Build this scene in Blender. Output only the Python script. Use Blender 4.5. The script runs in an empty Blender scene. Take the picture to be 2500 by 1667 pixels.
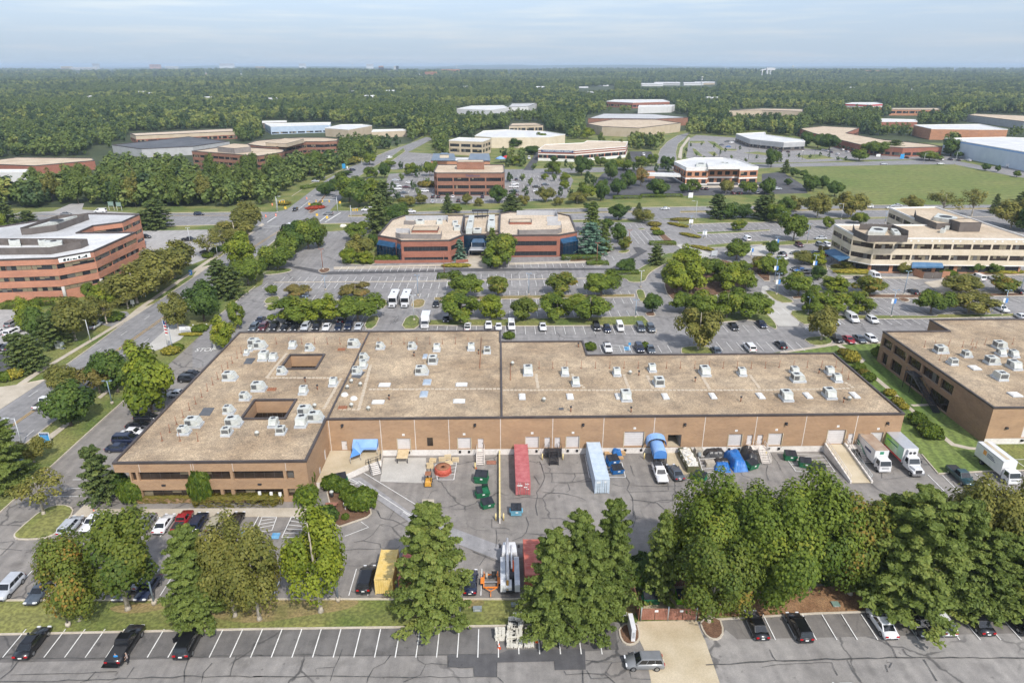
_a,_b,_c,_d,_e,_f,_g,_h,_i,_j,_k,_l,_m,_n,_o,_p,_q,_r,_s,_t,_u,_v,_w,_x,_y,_z,_A,_B,_C,_D,_E,_F,_G,_H,_I,_J,_K,_L,_M,_N,_O,_P,_Q,_R,_S,_T,_U,_V,_W,_X,_Y,_Z,_0,_1,_2,_3,_4,_5,_6,_7,_8,_9,aa,ab,ac,ae,af,ag,ah,ai,aj,ak,al,am,an,ao,ap,aq,ar,au,av,aw,ay,aA,aB,aC,aD,aE,aF,aG,aH,aI,aJ,aK,aL,aM,aN,aO,aP,aQ,aR,aS,aT,aU,aV,aW,aX,aY,aZ,a2,a3,a4,a5,a6,a7,a8,a9,ba,bc,be,bf,bi,bj,bq,bt,bu,bv,bz,bA,bB,bC,bD,bE,bF,bG,bH,bI,bJ,bK,bL,bM,bN,bO,bP,bQ,bR,bS,bT,bU,bV,bW,bX,bY,bZ,b0,b1,b3,b4,b5,b6,b7,b8,b9,cc,cd,ce,cf,cg,ci,cj,ck,cp,cq,cr,cs,ct,cv,cw,cz,cA,cB,cC,cD,cE,cF,cG,cH,cI,cJ,cK,cL,cM,cN,cO,cP,cQ,cR,cS,cT,cU,cV,cW,cX,cY,cZ,c3,c5,c6,c7,c8,c9,da,db,dc,de,df,dh,di,dj,dk,dl,do,dp,ds,dt,du,dv,dw,dA='sedan','metal_dark','traffic_island','white','green','warehouse','white_membrane','paint_white','white_wall','black','brick_salmon','sign_white','pole_blue','dark','B2','brick_red','B4','B3','C3','C2','ShaderNodeTexNoise','olive','suv','pole_grey','metal_grey','concrete','tan_membrane','grass','brown_siding','white_trim','glass_dark','cars behind the warehouse','A3','B1','pinelow','ShaderNodeValToRGB','yellow','trees beyond the highway','stucco_tan','C4','office_building','ball','A2','Principled BSDF','white_line','concrete_pale','asphalt_patch','concrete_base','silver','ShaderNodeMixRGB','MULTIPLY','cars by the brown three-storey office','awning_pale','brick_tan','brick_maroon','pickup','ShaderNodeNewGeometry','A4','trees along the foreground grass','navy','grey_membrane','Scale','Base Color','D3','tree_strip','slate','bin_green','shipping_container','trees by the twin brick office','D1','C1','stair_white','ShaderNodeMapping','asphalt_road','glass_bronze','cars under way','trees in the car park strips','grey_wall','pole_dark','D2','coping','asphalt_lot','awning_blue','glass_bluelight','Roughness','Specular IOR Level','penthouse','car_glass','bark_dark','ghedge','greencedar','gravel_roof','N','spruce','trees by the side road','mulch','rust','door','gold','dry_grass','lettering','S','van','wood_pale','wood_grey','bark_pale','Detail','asphalt_dark','dock_stair','pine','ShaderNodeMath','driveway_apron','minivan','bin_grey','wood_red','machine_yellow','yellow_line','cone_orange','utility_box','office','carton','pole_rust','dgreen','hvac','shop_building','concrete_crossing','gravel_far','util_green','leaf_olive','hedge','Position','asphalt_pale','skylight','side_windows','cream','red_metal','hvac_base','sign_blue','sign_navy','win','mixed','brown','galv','decal_green','yellow_post','canopy','label','blue_paint','tree_bed','glass_blue','door_white','dock','grey','lamp_clear','windscreen','bin_blue','tarp_black','leaf_mixed','goldtree','leaf_far','asphalt_court','dark_membrane','signal_yellow','leaf_far_dark','E','w','forest_floor','blue_wall','spool_red','px','mullion','D4','M','brick_tan_shaded','grey_siding','stone_white','paint_black','leaf_yellow','needle_soft','needle_dark','wall','thin','pad','slate_roof','maroon','decal_navy','skip_green','leaf_green','leaf_shrub','leaf_hedge','roof','post','L','bark','limeoak','Generated','wall_lamp','headlight','cont_rust','tarp_blue','leaf_dark','hatch','cedar','SUBTRACT','Rotation','category','FONT','CENTER','median','dark_gap','canvas','lamp_red','debris','pallet','oak','limetree','woodtree','woodgold','Geometry','W','railing','bollard','kind','shops','house','wagon','crown','maple','rim'
import bpy,bmesh,math,random
import numpy as np
from mathutils import Vector,Matrix
R=math.radians
random.seed(7)
scene=bpy.context.scene
COL=scene.collection
# ---------------------------------------------------------------- camera, sky, sun, exposure
CAM_H,FPX,PITCH,YAW=66.0,1667.0,math.atan(673/1667),R(1.1)
cam_d=bpy.data.cameras.new("camera");cam=bpy.data.objects.new("camera",cam_d);COL.objects.link(cam)
cam_d.sensor_width=36;cam_d.lens=36*FPX/2500;cam_d.clip_start=1;cam_d.clip_end=60000
cam.location=(0,0,CAM_H);cam.rotation_euler=(math.pi/2-PITCH,0,-YAW)
scene.camera=cam
SUN_AZ,SUN_EL=R(25),R(47)
sd=Vector((math.sin(SUN_AZ)*math.cos(SUN_EL),-math.cos(SUN_AZ)*math.cos(SUN_EL),math.sin(SUN_EL)))
ld=bpy.data.lights.new("sun",'SUN');ld.energy=2.45;ld.angle=R(1.2);ld.color=(1,.955,.89)
sun=bpy.data.objects.new("sun",ld);COL.objects.link(sun)
sun.rotation_euler=sd.to_track_quat('Z','Y').to_euler();sun.location=(60,-60,300)
world=bpy.data.worlds.new("World");scene.world=world;world.use_nodes=True
wn=world.node_tree;wn.nodes.clear()
def wnode(t,**k):
 n=wn.nodes.new(t)
 for a,b in k.items():setattr(n,a,b)
 return n
sky=wnode('ShaderNodeTexSky',sky_type='NISHITA',sun_disc=False,sun_elevation=SUN_EL,sun_rotation=math.pi-SUN_AZ,altitude=300,air_density=1.0,dust_density=1.2,ozone_density=1.5)
bg=wnode('ShaderNodeBackground');bg.inputs[1].default_value=0.15
wo=wnode('ShaderNodeOutputWorld')
tc=wnode('ShaderNodeTexCoord');mp=wnode(al);mp.inputs[_9].default_value=(4,4,70)
def wmath(op,a,b):
 n=wnode(a3,operation=op);n.use_clamp=True
 for i,q in enumerate((a,b)):
  if hasattr(q,'links'):wn.links.new(q,n.inputs[i])
  else:n.inputs[i].default_value=q
 return n.outputs[0]
def wnoise(vec,sc,det,p0,p1):
 n=wnode(_u);n.inputs[_9].default_value=sc;n.inputs[aX].default_value=det;n.inputs[aB].default_value=.55;wn.links.new(vec,n.inputs[0])
 r=wnode(_J);r.color_ramp.elements[0].position=p0;r.color_ramp.elements[1].position=p1;wn.links.new(n.outputs[0],r.inputs[0]);return r.outputs[0]
def wmix(f,a,b):
 n=wnode(_X)
 for i,q in enumerate((f,a,b)):
  if hasattr(q,'links'):wn.links.new(q,n.inputs[i])
  else:n.inputs[i].default_value=q if i==0 else(*q,1)
 return n.outputs[0]
wn.links.new(tc.outputs[cQ],mp.inputs[0]);sx=wnode('ShaderNodeSeparateXYZ');wn.links.new(tc.outputs[cQ],sx.inputs[0])
low=wmath(cY,1.0,wmath(_Y,sx.outputs[2],4.0))
veil=wmix(wmath(_Y,sx.outputs[2],13.0),(2.25,2.70,3.15),(1.50,2.12,3.10))
veil=wmix(wmath(_Y,wnoise(mp.outputs[0],1.6,7,.46,.70),.75),veil,(2.55,2.82,3.18))
mp2=wnode(al);mp2 .inputs[_9].default_value=(22,22,190);wn.links.new(tc.outputs[cQ],mp2 .inputs[0])
puff=wmath(_Y,wnoise(mp2 .outputs[0],1.0,4,.64,.80),wmath(cY,1.0,wmath(_Y,sx.outputs[2],26.0)))
veil=wmix(wmath(_Y,puff,.7),veil,(3.0,3.15,3.35))
hs=wnode('ShaderNodeHueSaturation');hs.inputs['Saturation'].default_value=.55;wn.links.new(sky.outputs[0],hs.inputs['Color'])
wn.links.new(wmix(low,hs.outputs[0],veil),bg.inputs[0]);wn.links.new(bg.outputs[0],wo.inputs[0])
vs=scene.view_settings;vs.view_transform='Standard';vs.look='None';vs.gamma=1;vs.use_curve_mapping=False
vs.exposure=0.66
scene.cycles.max_bounces=5;scene.cycles.diffuse_bounces=2;scene.cycles.glossy_bounces=2;scene.cycles.transmission_bounces=2
scene.cycles.transparent_max_bounces=6;scene.cycles.volume_bounces=0;scene.cycles.use_adaptive_sampling=True
scene.cycles.adaptive_threshold=.02;scene.cycles.use_denoising=True
scene.cycles.sample_clamp_indirect=6
# ---------------------------------------------------------------- ground points: where a sight line of the survey meets height z
TX={'1':0,'2':620,'3':1240,'4':1860};TY={'A':100,'B':480,'C':840,'D':1247}
def Z(t,x,y):return(TX[t[1]]+x/3.675,TY[t[0]]+y/3.675)
cy_,sy_=math.cos(YAW),math.sin(YAW);cp_,sp_=math.cos(PITCH),math.sin(PITCH)
def P(px,py,z=0.0):
 u=(px-1250)/FPX;v=(py-833.5)/FPX
 d=cp_-v*sp_;dz=-(sp_+v*cp_);t=(z-CAM_H)/dz
 return Vector(((u*cy_+d*sy_)*t,(-u*sy_+d*cy_)*t,z))
def PZ(t,x,y,z=0.0):return P(*Z(t,x,y),z)
def toPx(X,Y,z=0.0):
 xc=X*cy_-Y*sy_;yh=X*sy_+Y*cy_;dz=z-CAM_H
 zc=yh*cp_-dz*sp_;yc=yh*sp_+dz*cp_
 return(1250+FPX*xc/zc,833.5-FPX*yc/zc)
def depth(px,py,z=0):
 p=P(px,py,z);return(p.x*sy_+p.y*cy_)*cp_+(CAM_H-z)*sp_
def top_z(base,py):
 0
 v=(py-833.5)/FPX;yh=base.x*sy_+base.y*cy_
 return CAM_H-yh*(sp_+v*cp_)/(cp_-v*sp_)
def sub(l,v):return[(a[0]-v[0],a[1]-v[1])for a in l]
# ---------------------------------------------------------------- materials
MATS={}
def mat(name,c,rough=.8,c2=None,nscale=2.0,amt=.5,metal=0.0,detail=4,bump=0.0,bscale=None,spec=.5,fine=None,fscale=20,coord='obj',contrast=(.35,.65)):
 if name in MATS:return MATS[name]
 m=bpy.data.materials.new(name);m.use_nodes=True;nt=m.node_tree;b=nt.nodes[_R]
 b.inputs[aB].default_value=rough;b.inputs['Metallic'].default_value=metal;b.inputs[aC].default_value=spec
 c=(*c,1);b.inputs[aa].default_value=c
 L=nt.links.new;N=nt.nodes.new
 if coord=='obj':co=N('ShaderNodeTexCoord').outputs['Object']
 else:co=N(_4).outputs[bC]
 if c2 is not None:
  n=N(_u);n.inputs[_9].default_value=nscale;n.inputs[aX].default_value=detail;L(co,n.inputs[0])
  r=N(_J);r.color_ramp.elements[0].position=contrast[0];r.color_ramp.elements[1].position=contrast[1]
  r.color_ramp.elements[0].color=c;r.color_ramp.elements[1].color=(*c2,1);L(n.outputs[0],r.inputs[0]);out=r.outputs[0]
  if fine is not None:
   n2=N(_u);n2 .inputs[_9].default_value=fscale;n2 .inputs[aX].default_value=3;L(co,n2 .inputs[0])
   r2=N(_J);r2 .color_ramp.elements[0].position=.4;r2 .color_ramp.elements[1].position=.62
   r2 .color_ramp.elements[0].color=(1-fine,1-fine,1-fine,1);r2 .color_ramp.elements[1].color=(1+fine,1+fine,1+fine,1);L(n2 .outputs[0],r2 .inputs[0])
   mm=N(_X);mm.blend_type=_Y;mm.inputs[0].default_value=1;L(out,mm.inputs[1]);L(r2 .outputs[0],mm.inputs[2]);out=mm.outputs[0]
  L(out,b.inputs[aa])
 if bump:
  n3=N(_u);n3 .inputs[_9].default_value=bscale or nscale*4;n3 .inputs[aX].default_value=3;L(co,n3 .inputs[0])
  bp=N('ShaderNodeBump');bp.inputs['Strength'].default_value=bump;L(n3 .outputs[0],bp.inputs['Height']);L(bp.outputs[0],b.inputs['Normal'])
 MATS[name]=m;return m
def asphalt(name,c,c2,crack=.0,cscale=.12,tint=None):
 0
 m=bpy.data.materials.new(name);m.use_nodes=True;nt=m.node_tree;b=nt.nodes[_R];L=nt.links.new;N=nt.nodes.new
 b.inputs[aB].default_value=.88;b.inputs[aC].default_value=.3
 co=N(_4).outputs[bC]
 def noise(s,d=5,rough=.6):
  n=N(_u);n.inputs[_9].default_value=s;n.inputs[aX].default_value=d;n.inputs[aB].default_value=rough;L(co,n.inputs[0]);return n.outputs[0]
 def ramp(x,p0,p1,a,bb):
  r=N(_J);r.color_ramp.elements[0].position=p0;r.color_ramp.elements[1].position=p1
  r.color_ramp.elements[0].color=(*a,1);r.color_ramp.elements[1].color=(*bb,1);L(x,r.inputs[0]);return r.outputs[0]
 def mix(f,a,bb,mode='MIX'):
  k=N(_X);k.blend_type=mode
  for i,q in enumerate((f,a,bb)):
   if hasattr(q,'links'):L(q,k.inputs[i])
   else:k.inputs[i].default_value=q if i==0 else(*q,1)
  return k.outputs[0]
 base=ramp(noise(.06,6),.32,.68,c,c2)
 base=mix(1.0,base,ramp(noise(.55,6,.7),.3,.7,(.80,.80,.81),(1.18,1.17,1.16)),_Y)
 base=mix(1.0,base,ramp(noise(9,3),.35,.65,(.9,.9,.9),(1.1,1.1,1.1)),_Y)
 st=ramp(noise(.28,4),.56,.76,(0,0,0),(.75,.75,.75))
 base=mix(st,base,tint or tuple(.62*q for q in c))
 sp=ramp(noise(.9,2,.5),.69,.75,(0,0,0),(.5,.5,.5));base=mix(sp,base,tuple(.4*q for q in c))
 sm=N(al);sm.inputs[_9].default_value=(1.1,.05,1);sm.inputs[cZ].default_value=(0,0,1.57);L(co,sm.inputs[0]);sn=N(_u);sn.inputs[_9].default_value=.8;sn.inputs[aX].default_value=4;L(sm.outputs[0],sn.inputs[0])
 base=mix(1.0,base,ramp(sn.outputs[0],.3,.7,(.88,.88,.88),(1.12,1.12,1.11)),_Y)
 if crack:
  wv=N(_u);wv.inputs[_9].default_value=.5;wv.inputs[aX].default_value=4;L(co,wv.inputs[0])
  ad=N(_X);ad.blend_type='LINEAR_LIGHT';ad.inputs[0].default_value=.9;L(co,ad.inputs[1]);L(wv.outputs['Color'],ad.inputs[2])
  vo=N('ShaderNodeTexVoronoi');vo.feature='DISTANCE_TO_EDGE';vo.inputs[_9].default_value=cscale;L(ad.outputs[0],vo.inputs['Vector'])
  ln=ramp(vo.outputs['Distance'],.006,.016,(1,1,1),(0,0,0))
  mk=ramp(noise(.07,2),.47,.53,(0,0,0),(crack,)*3)
  base=mix(mix(1.0,ln,mk,_Y),base,(.035,.035,.037))
 L(base,b.inputs[aa])
 n3=N(_u);n3 .inputs[_9].default_value=14;L(co,n3 .inputs[0])
 bp=N('ShaderNodeBump');bp.inputs['Strength'].default_value=.25;bp.inputs['Distance'].default_value=.02;L(n3 .outputs[0],bp.inputs['Height']);L(bp.outputs[0],b.inputs['Normal'])
 MATS[name]=m;return m
def brick(name,c1,c2,mortar,scale=1.0,row=.22,stain=True):
 m=bpy.data.materials.new(name);m.use_nodes=True;nt=m.node_tree;b=nt.nodes[_R];L=nt.links.new;N=nt.nodes.new
 b.inputs[aB].default_value=.9;b.inputs[aC].default_value=.25
 ge=N(_4);sx=N('ShaderNodeSeparateXYZ');L(ge.outputs[bC],sx.inputs[0])
 ad=N(a3);ad.operation='ADD';L(sx.outputs[0],ad.inputs[0]);L(sx.outputs[1],ad.inputs[1])
 cb=N('ShaderNodeCombineXYZ');L(ad.outputs[0],cb.inputs[0]);L(sx.outputs[2],cb.inputs[1])
 br=N('ShaderNodeTexBrick');br.inputs[_9].default_value=scale;br.inputs['Brick Width'].default_value=row*2.4;br.inputs['Row Height'].default_value=row
 br.inputs['Mortar Size'].default_value=.012;br.inputs['Color1'].default_value=(*c1,1);br.inputs['Color2'].default_value=(*c2,1);br.inputs['Mortar'].default_value=(*mortar,1)
 br.inputs['Bias'].default_value=-.2;L(cb.outputs[0],br.inputs[0])
 st=N(al);st.inputs[_9].default_value=(.35,.35,.9);L(ge.outputs[bC],st.inputs[0])
 n=N(_u);n.inputs[_9].default_value=.6;n.inputs[aX].default_value=6;n.inputs[aB].default_value=.65;L(st.outputs[0],n.inputs[0])
 r=N(_J);r.color_ramp.elements[0].position=.3;r.color_ramp.elements[1].position=.7
 r.color_ramp.elements[0].color=(.84,.83,.84,1);r.color_ramp.elements[1].color=(1.14,1.12,1.08,1);L(n.outputs[0],r.inputs[0])
 mm=N(_X);mm.blend_type=_Y;mm.inputs[0].default_value=1;L(br.outputs[0],mm.inputs[1]);L(r.outputs[0],mm.inputs[2])
 L(mm.outputs[0],b.inputs[aa]);MATS[name]=m;return m
def paint(name,c,rough=.3,metal=0.0,coat=.6):
 if name in MATS:return MATS[name]
 m=mat(name,c,rough,tuple(min(1,q*1.12+.004)for q in c),1.3,metal=metal);m.node_tree.nodes[_R].inputs['Coat Weight'].default_value=coat
 m.node_tree.nodes[_R].inputs['Coat Roughness'].default_value=.08
 return m
def mow(name,scale,ang,lo=.84,hi=1.14):
 0
 nt=MATS[name].node_tree;b=nt.nodes[_R];L=nt.links.new;src_=b.inputs[aa].links[0].from_socket;g=nt.nodes.new(_4);m=nt.nodes.new(al);m.inputs[cZ].default_value=(0,0,ang);L(g.outputs[bC],m.inputs[0])
 w=nt.nodes.new('ShaderNodeTexWave');w.inputs[_9].default_value=scale;w.inputs['Distortion'].default_value=1.5;w.inputs[aX].default_value=2;w.inputs['Detail Scale'].default_value=.4;L(m.outputs[0],w.inputs[0]);r=nt.nodes.new(_J);r.color_ramp.elements[0].color=(lo,lo,lo,1);r.color_ramp.elements[1].color=(hi,hi,hi*.95,1);L(w.outputs['Fac'],r.inputs[0])
 k=nt.nodes.new(_X);k.blend_type=_Y;k.inputs[0].default_value=1;L(src_,k.inputs[1]);L(r.outputs[0],k.inputs[2]);L(k.outputs[0],b.inputs[aa])
def M(n):return MATS[n]
def foliage(name,a,b,c=None,trans=.25):
 m=bpy.data.materials.new(name);m.use_nodes=True;nt=m.node_tree;bs=nt.nodes[_R];L=nt.links.new;N=nt.nodes.new
 at=N('ShaderNodeAttribute');at.attribute_name='tint'
 r=N(_J);e=r.color_ramp.elements
 e[0].position=0;e[0].color=(*a,1);e[1].position=.66;e[1].color=(*b,1)
 if c:k=e.new(.97);k.color=(*c,1)
 oi=N('ShaderNodeObjectInfo');ad=N(a3);ad.operation='MULTIPLY_ADD';L(oi.outputs['Random'],ad.inputs[0]);ad.inputs[1].default_value=.24
 sb=N(a3);sb.operation=cY;L(at.outputs['Fac'],sb.inputs[0]);sb.inputs[1].default_value=.12;L(sb.outputs[0],ad.inputs[2])
 L(ad.outputs[0],r.inputs[0]);L(r.outputs[0],bs.inputs[aa])
 bs.inputs[aB].default_value=.62;bs.inputs[aC].default_value=.25
 tr=N('ShaderNodeBsdfTranslucent');L(r.outputs[0],tr.inputs[0]);ms=N('ShaderNodeMixShader');ms.inputs[0].default_value=trans
 L(bs.outputs[0],ms.inputs[1]);L(tr.outputs[0],ms.inputs[2]);L(ms.outputs[0],nt.nodes['Material Output'].inputs[0])
 MATS[name]=m;return m
# ---------------------------------------------------------------- mesh helper
class MB:
 def __init__(s):s.v=[];s.f=[];s.m=[];s.mats=[];s.sm=[]
 def mi(s,m):
  m=M(m)if isinstance(m,str)else m
  if m not in s.mats:s.mats.append(m)
  return s.mats.index(m)
 def face(s,pts,m,smooth=False):
  i=len(s.v);s.v+=[tuple(p)for p in pts];s.f.append(tuple(range(i,i+len(pts))));s.m.append(s.mi(m));s.sm.append(smooth);return s
 def box(s,x0,y0,z0,x1,y1,z1,m,T=None):
  return s.hexa([(x0,y0),(x1,y0),(x1,y1),(x0,y1)],z0,z1,m,T=T)
 def hexa(s,pts,z0,z1,m,mtop=None,T=None,top=None,bottom=True):
  0
  n=len(pts);top=top or pts;i=len(s.v);k=s.mi(m);kt=s.mi(mtop)if mtop else k
  vv=[Vector((p[0],p[1],z0))for p in pts]+[Vector((p[0],p[1],z1))for p in top]
  if T:vv=[T@q for q in vv]
  s.v+=[tuple(q)for q in vv]
  for a in range(n):
   b=(a+1)%n;s.f.append((i+a,i+b,i+n+b,i+n+a));s.m.append(k);s.sm.append(False)
  s.f.append(tuple(range(i+n,i+2*n)));s.m.append(kt);s.sm.append(False)
  if bottom:s.f.append(tuple(range(i+n-1,i-1,-1)));s.m.append(k);s.sm.append(False)
  return s
 def ring(s,outer,inner,z0,z1,m):
  n=len(outer);i=len(s.v);k=s.mi(m)
  for pl in(outer,inner):
   for z in(z0,z1):s.v+=[(p[0],p[1],z)for p in pl]
  for a in range(n):
   b=(a+1)%n
   for q in((i+a,i+b,i+n+b,i+n+a),(i+2*n+b,i+2*n+a,i+3*n+a,i+3*n+b),(i+n+a,i+n+b,i+3*n+b,i+3*n+a)):
    s.f.append(q);s.m.append(k);s.sm.append(False)
  return s
 def tube(s,pts,r,m,n=8,r1=None,cap=True):
  pts=[Vector(p)for p in pts];k=s.mi(m);i=len(s.v);N_=len(pts)
  for j,p in enumerate(pts):
   d=(pts[min(j+1,N_-1)]-pts[max(j-1,0)]).normalized()
   a=d.orthogonal().normalized();b=d.cross(a)
   rr=r if r1 is None else r+(r1-r)*j/(N_-1)
   for q in range(n):
    t=2*math.pi*q/n;s.v.append(tuple(p+a*math.cos(t)*rr+b*math.sin(t)*rr))
  for j in range(N_-1):
   for q in range(n):
    a,b=i+j*n+q,i+j*n+(q+1)%n;s.f.append((a,b,b+n,a+n));s.m.append(k);s.sm.append(True)
  if cap:
   s.f.append(tuple(range(i+n-1,i-1,-1)));s.m.append(k);s.sm.append(False)
   e=i+(N_-1)*n;s.f.append(tuple(range(e,e+n)));s.m.append(k);s.sm.append(False)
  return s
 def lathe(s,c,prof,m,n=16,axis='Z'):
  0
  k=s.mi(m);i=len(s.v);c=Vector(c)
  for r,h in prof:
   for q in range(n):
    t=2*math.pi*q/n;a,b=r*math.cos(t),r*math.sin(t)
    s.v.append(tuple(c+(Vector((a,b,h))if axis=='Z' else Vector((h,a,b))if axis=='X' else Vector((b,h,a)))))
  for j in range(len(prof)-1):
   for q in range(n):
    a,b=i+j*n+q,i+j*n+(q+1)%n;s.f.append((a,b,b+n,a+n));s.m.append(k);s.sm.append(True)
  s.f.append(tuple(range(i+n-1,i-1,-1)));e=i+(len(prof)-1)*n;s.f.append(tuple(range(e,e+n)));s.m+=[k,k];s.sm+=[False,False]
  return s
 def mesh(s,name):
  me=bpy.data.meshes.new(name);me.from_pydata(s.v,[],s.f)
  for m in s.mats:me.materials.append(m)
  me.polygons.foreach_set('material_index',s.m);me.polygons.foreach_set('use_smooth',s.sm);me.update();return me
 def build(s,name,parent=None,loc=None,bevel=0):
  o=bpy.data.objects.new(name,s.mesh(name));COL.objects.link(o)
  if parent:o.parent=parent
  if loc is not None:o.location=loc
  if bevel:
   b=o.modifiers.new('bevel','BEVEL');b.width=bevel;b.segments=2;b.limit_method='ANGLE';b.angle_limit=R(40)
  return o
def tag(o,label,cat,group=None):
 o[bS]=label;o[c3]=cat
 if group:o['group']=group
 return o
def thing(name,label,cat,loc=(0,0,0),rz=0,group=None):
 o=bpy.data.objects.new(name,None);COL.objects.link(o);o.location=loc;o.rotation_euler=(0,0,rz);o.empty_display_size=.5
 return tag(o,label,cat,group)
def struct(o,kind='structure'):o[dp]=kind;return o
def copy_tree(o,parent=None):
 c=o.copy();COL.objects.link(c)
 if parent:c.parent=parent
 for ch in list(o.children):copy_tree(ch,c)
 return c
ORD=['','first','second','third','fourth','fifth','sixth','seventh','eighth','ninth','tenth','eleventh','twelfth','thirteenth','fourteenth','fifteenth','sixteenth','seventeenth','eighteenth','nineteenth','twentieth','twenty-first','twenty-second','twenty-third','twenty-fourth','twenty-fifth','twenty-sixth','twenty-seventh','twenty-eighth','twenty-ninth','thirtieth']
def ordl(desc,i,n,place,frm='left'):
 if n==1:return f"{desc} {place}"
 return f"{desc}, {ORD[i+1]} of {n} from {frm}, {place}"
def inset(pts,d):
 0
 n=len(pts);out=[]
 for i in range(n):
  p0,p1,p2=[Vector((q[0],q[1]))for q in(pts[i-1],pts[i],pts[(i+1)%n])]
  a,b=(p1-p0).normalized(),(p2-p1).normalized();na,nb=Vector((-a.y,a.x)),Vector((-b.y,b.x))
  k=1+na.dot(nb);q=p1+(na+nb)*(d/max(k,.2));out.append((q.x,q.y))
 return out
def ccw(pts):
 a=sum(pts[i-1][0]*pts[i][1]-pts[i][0]*pts[i-1][1]for i in range(len(pts)))
 return list(pts)if a>0 else list(pts)[::-1]
def smooth_poly(pts,it=2):
 for _ in range(it):
  o=[]
  for i in range(len(pts)):
   a,b=Vector(pts[i][:2]),Vector(pts[(i+1)%len(pts)][:2]);o+=[tuple(a*.75+b*.25),tuple(a*.25+b*.75)]
  pts=o
 return pts
def tess(name,pts,z,m,kind='structure'):
 0
 from mathutils.geometry import tessellate_polygon
 vv=[Vector((p[0],p[1],z))for p in pts];tr=tessellate_polygon([vv]);mb=MB();k=mb.mi(m);mb.v=[tuple(q)for q in vv]
 for t in tr:
  a,b,c=[vv[i]for i in t]
  if(b-a).cross(c-a).z<0:t=(t[0],t[2],t[1])
  mb.f.append(tuple(t));mb.m.append(k);mb.sm.append(False)
 o=mb.build(name);
 if kind:struct(o,kind)
 return o
LAYER=[0.012]
SHEETS={}
def sheet(name,px,m,z=None):
 SHEETS[name]=px
 if z is None:LAYER[0]+=.0018;z=LAYER[0]
 return tess(name,[tuple(P(*q)[:2])for q in px],z,m)
def island(name,px,m=_B,it=1,px_world=False,kerb=.16,h=.19):
 0
 pts=[tuple(q[:2])for q in px]if px_world else[tuple(P(*q)[:2])for q in px]
 pts=ccw(smooth_poly(pts,it)if it else pts);inn=inset(pts,kerb+.05)
 mb=MB();mb.ring(pts,inn,0.0,h,'kerb');
 from mathutils.geometry import tessellate_polygon
 vv=[Vector((p[0],p[1],h+.02))for p in inn];base=len(mb.v);mb.v+=[tuple(q)for q in vv];k=mb.mi(m)
 for t in tessellate_polygon([vv]):
  a,b,c=[vv[i]for i in t]
  if(b-a).cross(c-a).z<0:t=(t[0],t[2],t[1])
  mb.f.append(tuple(base+i for i in t));mb.m.append(k);mb.sm.append(False)
 return struct(mb.build(name))
def strip(mb,pts,w,z,m,jit=0):
 0
 pts=[Vector((p[0],p[1]))for p in pts];n=len(pts);L_,R_=[],[]
 for i,p in enumerate(pts):
  d=(pts[min(i+1,n-1)]-pts[max(i-1,0)]).normalized();q=Vector((-d.y,d.x))*(w*(1+random.uniform(-jit,jit))/2);L_.append(p+q);R_.append(p-q)
 for i in range(n-1):mb.face([(*R_[i],z),(*R_[i+1],z),(*L_[i+1],z),(*L_[i],z)],m)
def dashes(mb,pts,w,z,m,on=3,off=9):
 pts=[Vector((p[0],p[1]))for p in pts];s=0;acc=0
 for a,b in zip(pts,pts[1:]):
  L_=(b-a).length;d=(b-a)/L_;t=-acc
  while t<L_:
   a0,a1=max(t,0),min(t+on,L_)
   if a1>a0:strip(mb,[a+d*a0,a+d*a1],w,z,m)
   t+=on+off
  acc=(acc+L_)%(on+off)
def poly_px(*tp):return[Z(*q)for q in tp]
# ---------------------------------------------------------------- palette
mat('kerb',(.46,.40,.31),.9,(.56,.50,.41),.7,fine=.08,fscale=6,coord=ce)
mat(_z,(.42,.365,.285),.9,(.51,.45,.365),.35,fine=.06,fscale=5,coord=ce)
mat(_T,(.42,.40,.365),.9,(.50,.48,.44),.3,fine=.05,fscale=4,coord=ce)
mat(cD,(.44,.36,.235),.9,(.54,.46,.33),.25,fine=.06,fscale=6,coord=ce)
mat(_B,(.10,.14,.028),.95,(.20,.20,.06),.09,fine=.28,fscale=2.2,coord=ce,detail=6,contrast=(.38,.6))
mat('lawn',(.10,.16,.03),.95,(.155,.20,.05),.05,fine=.22,fscale=1.6,coord=ce,detail=5)
mat('field',(.118,.158,.03),.95,(.172,.185,.05),.02,fine=.16,fscale=.35,coord=ce,detail=6)
mow('lawn',.16,R(14));mow('field',.05,R(78),.92,1.08);mow(_B,.1,R(90),.93,1.07)
mat(aQ,(.30,.22,.10),.95,(.17,.155,.05),.3,fine=.22,fscale=3,coord=ce,detail=6)
mat(aM,(.12,.062,.035),.95,(.19,.11,.065),.7,fine=.25,fscale=7,coord=ce)
mat('leaf_litter',(.20,.105,.05),.95,(.29,.17,.085),.6,fine=.28,fscale=6,coord=ce)
mat(cf,(.032,.048,.014),.95,(.055,.07,.022),.02,fine=.2,fscale=.5,coord=ce)
asphalt('asphalt_front',(.209,.196,.182),(.279,.264,.249),crack=.7,cscale=.085)
asphalt('asphalt_stalls',(.107,.100,.095),(.191,.182,.174),crack=.5,cscale=.085)
asphalt('asphalt_stalls_east',(.163,.150,.138),(.205,.191,.178),crack=.2)
asphalt('asphalt_front_east',(.251,.237,.223),(.312,.296,.280),crack=.6,cscale=.08)
asphalt(b7,(.209,.191,.172),(.279,.259,.239),crack=.6,cscale=.10)
asphalt(aw,(.219,.209,.205),(.288,.278,.271),crack=.35,cscale=.06)
asphalt(bD,(.335,.323,.311),(.400,.387,.374))
asphalt(am,(.209,.205,.205),(.265,.259,.258))
asphalt(aY,(.070,.070,.076),(.107,.106,.111))
asphalt(_U,(.079,.078,.082),(.112,.109,.111))
asphalt('asphalt_seam',(.270,.264,.267),(.321,.314,.316))
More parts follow.
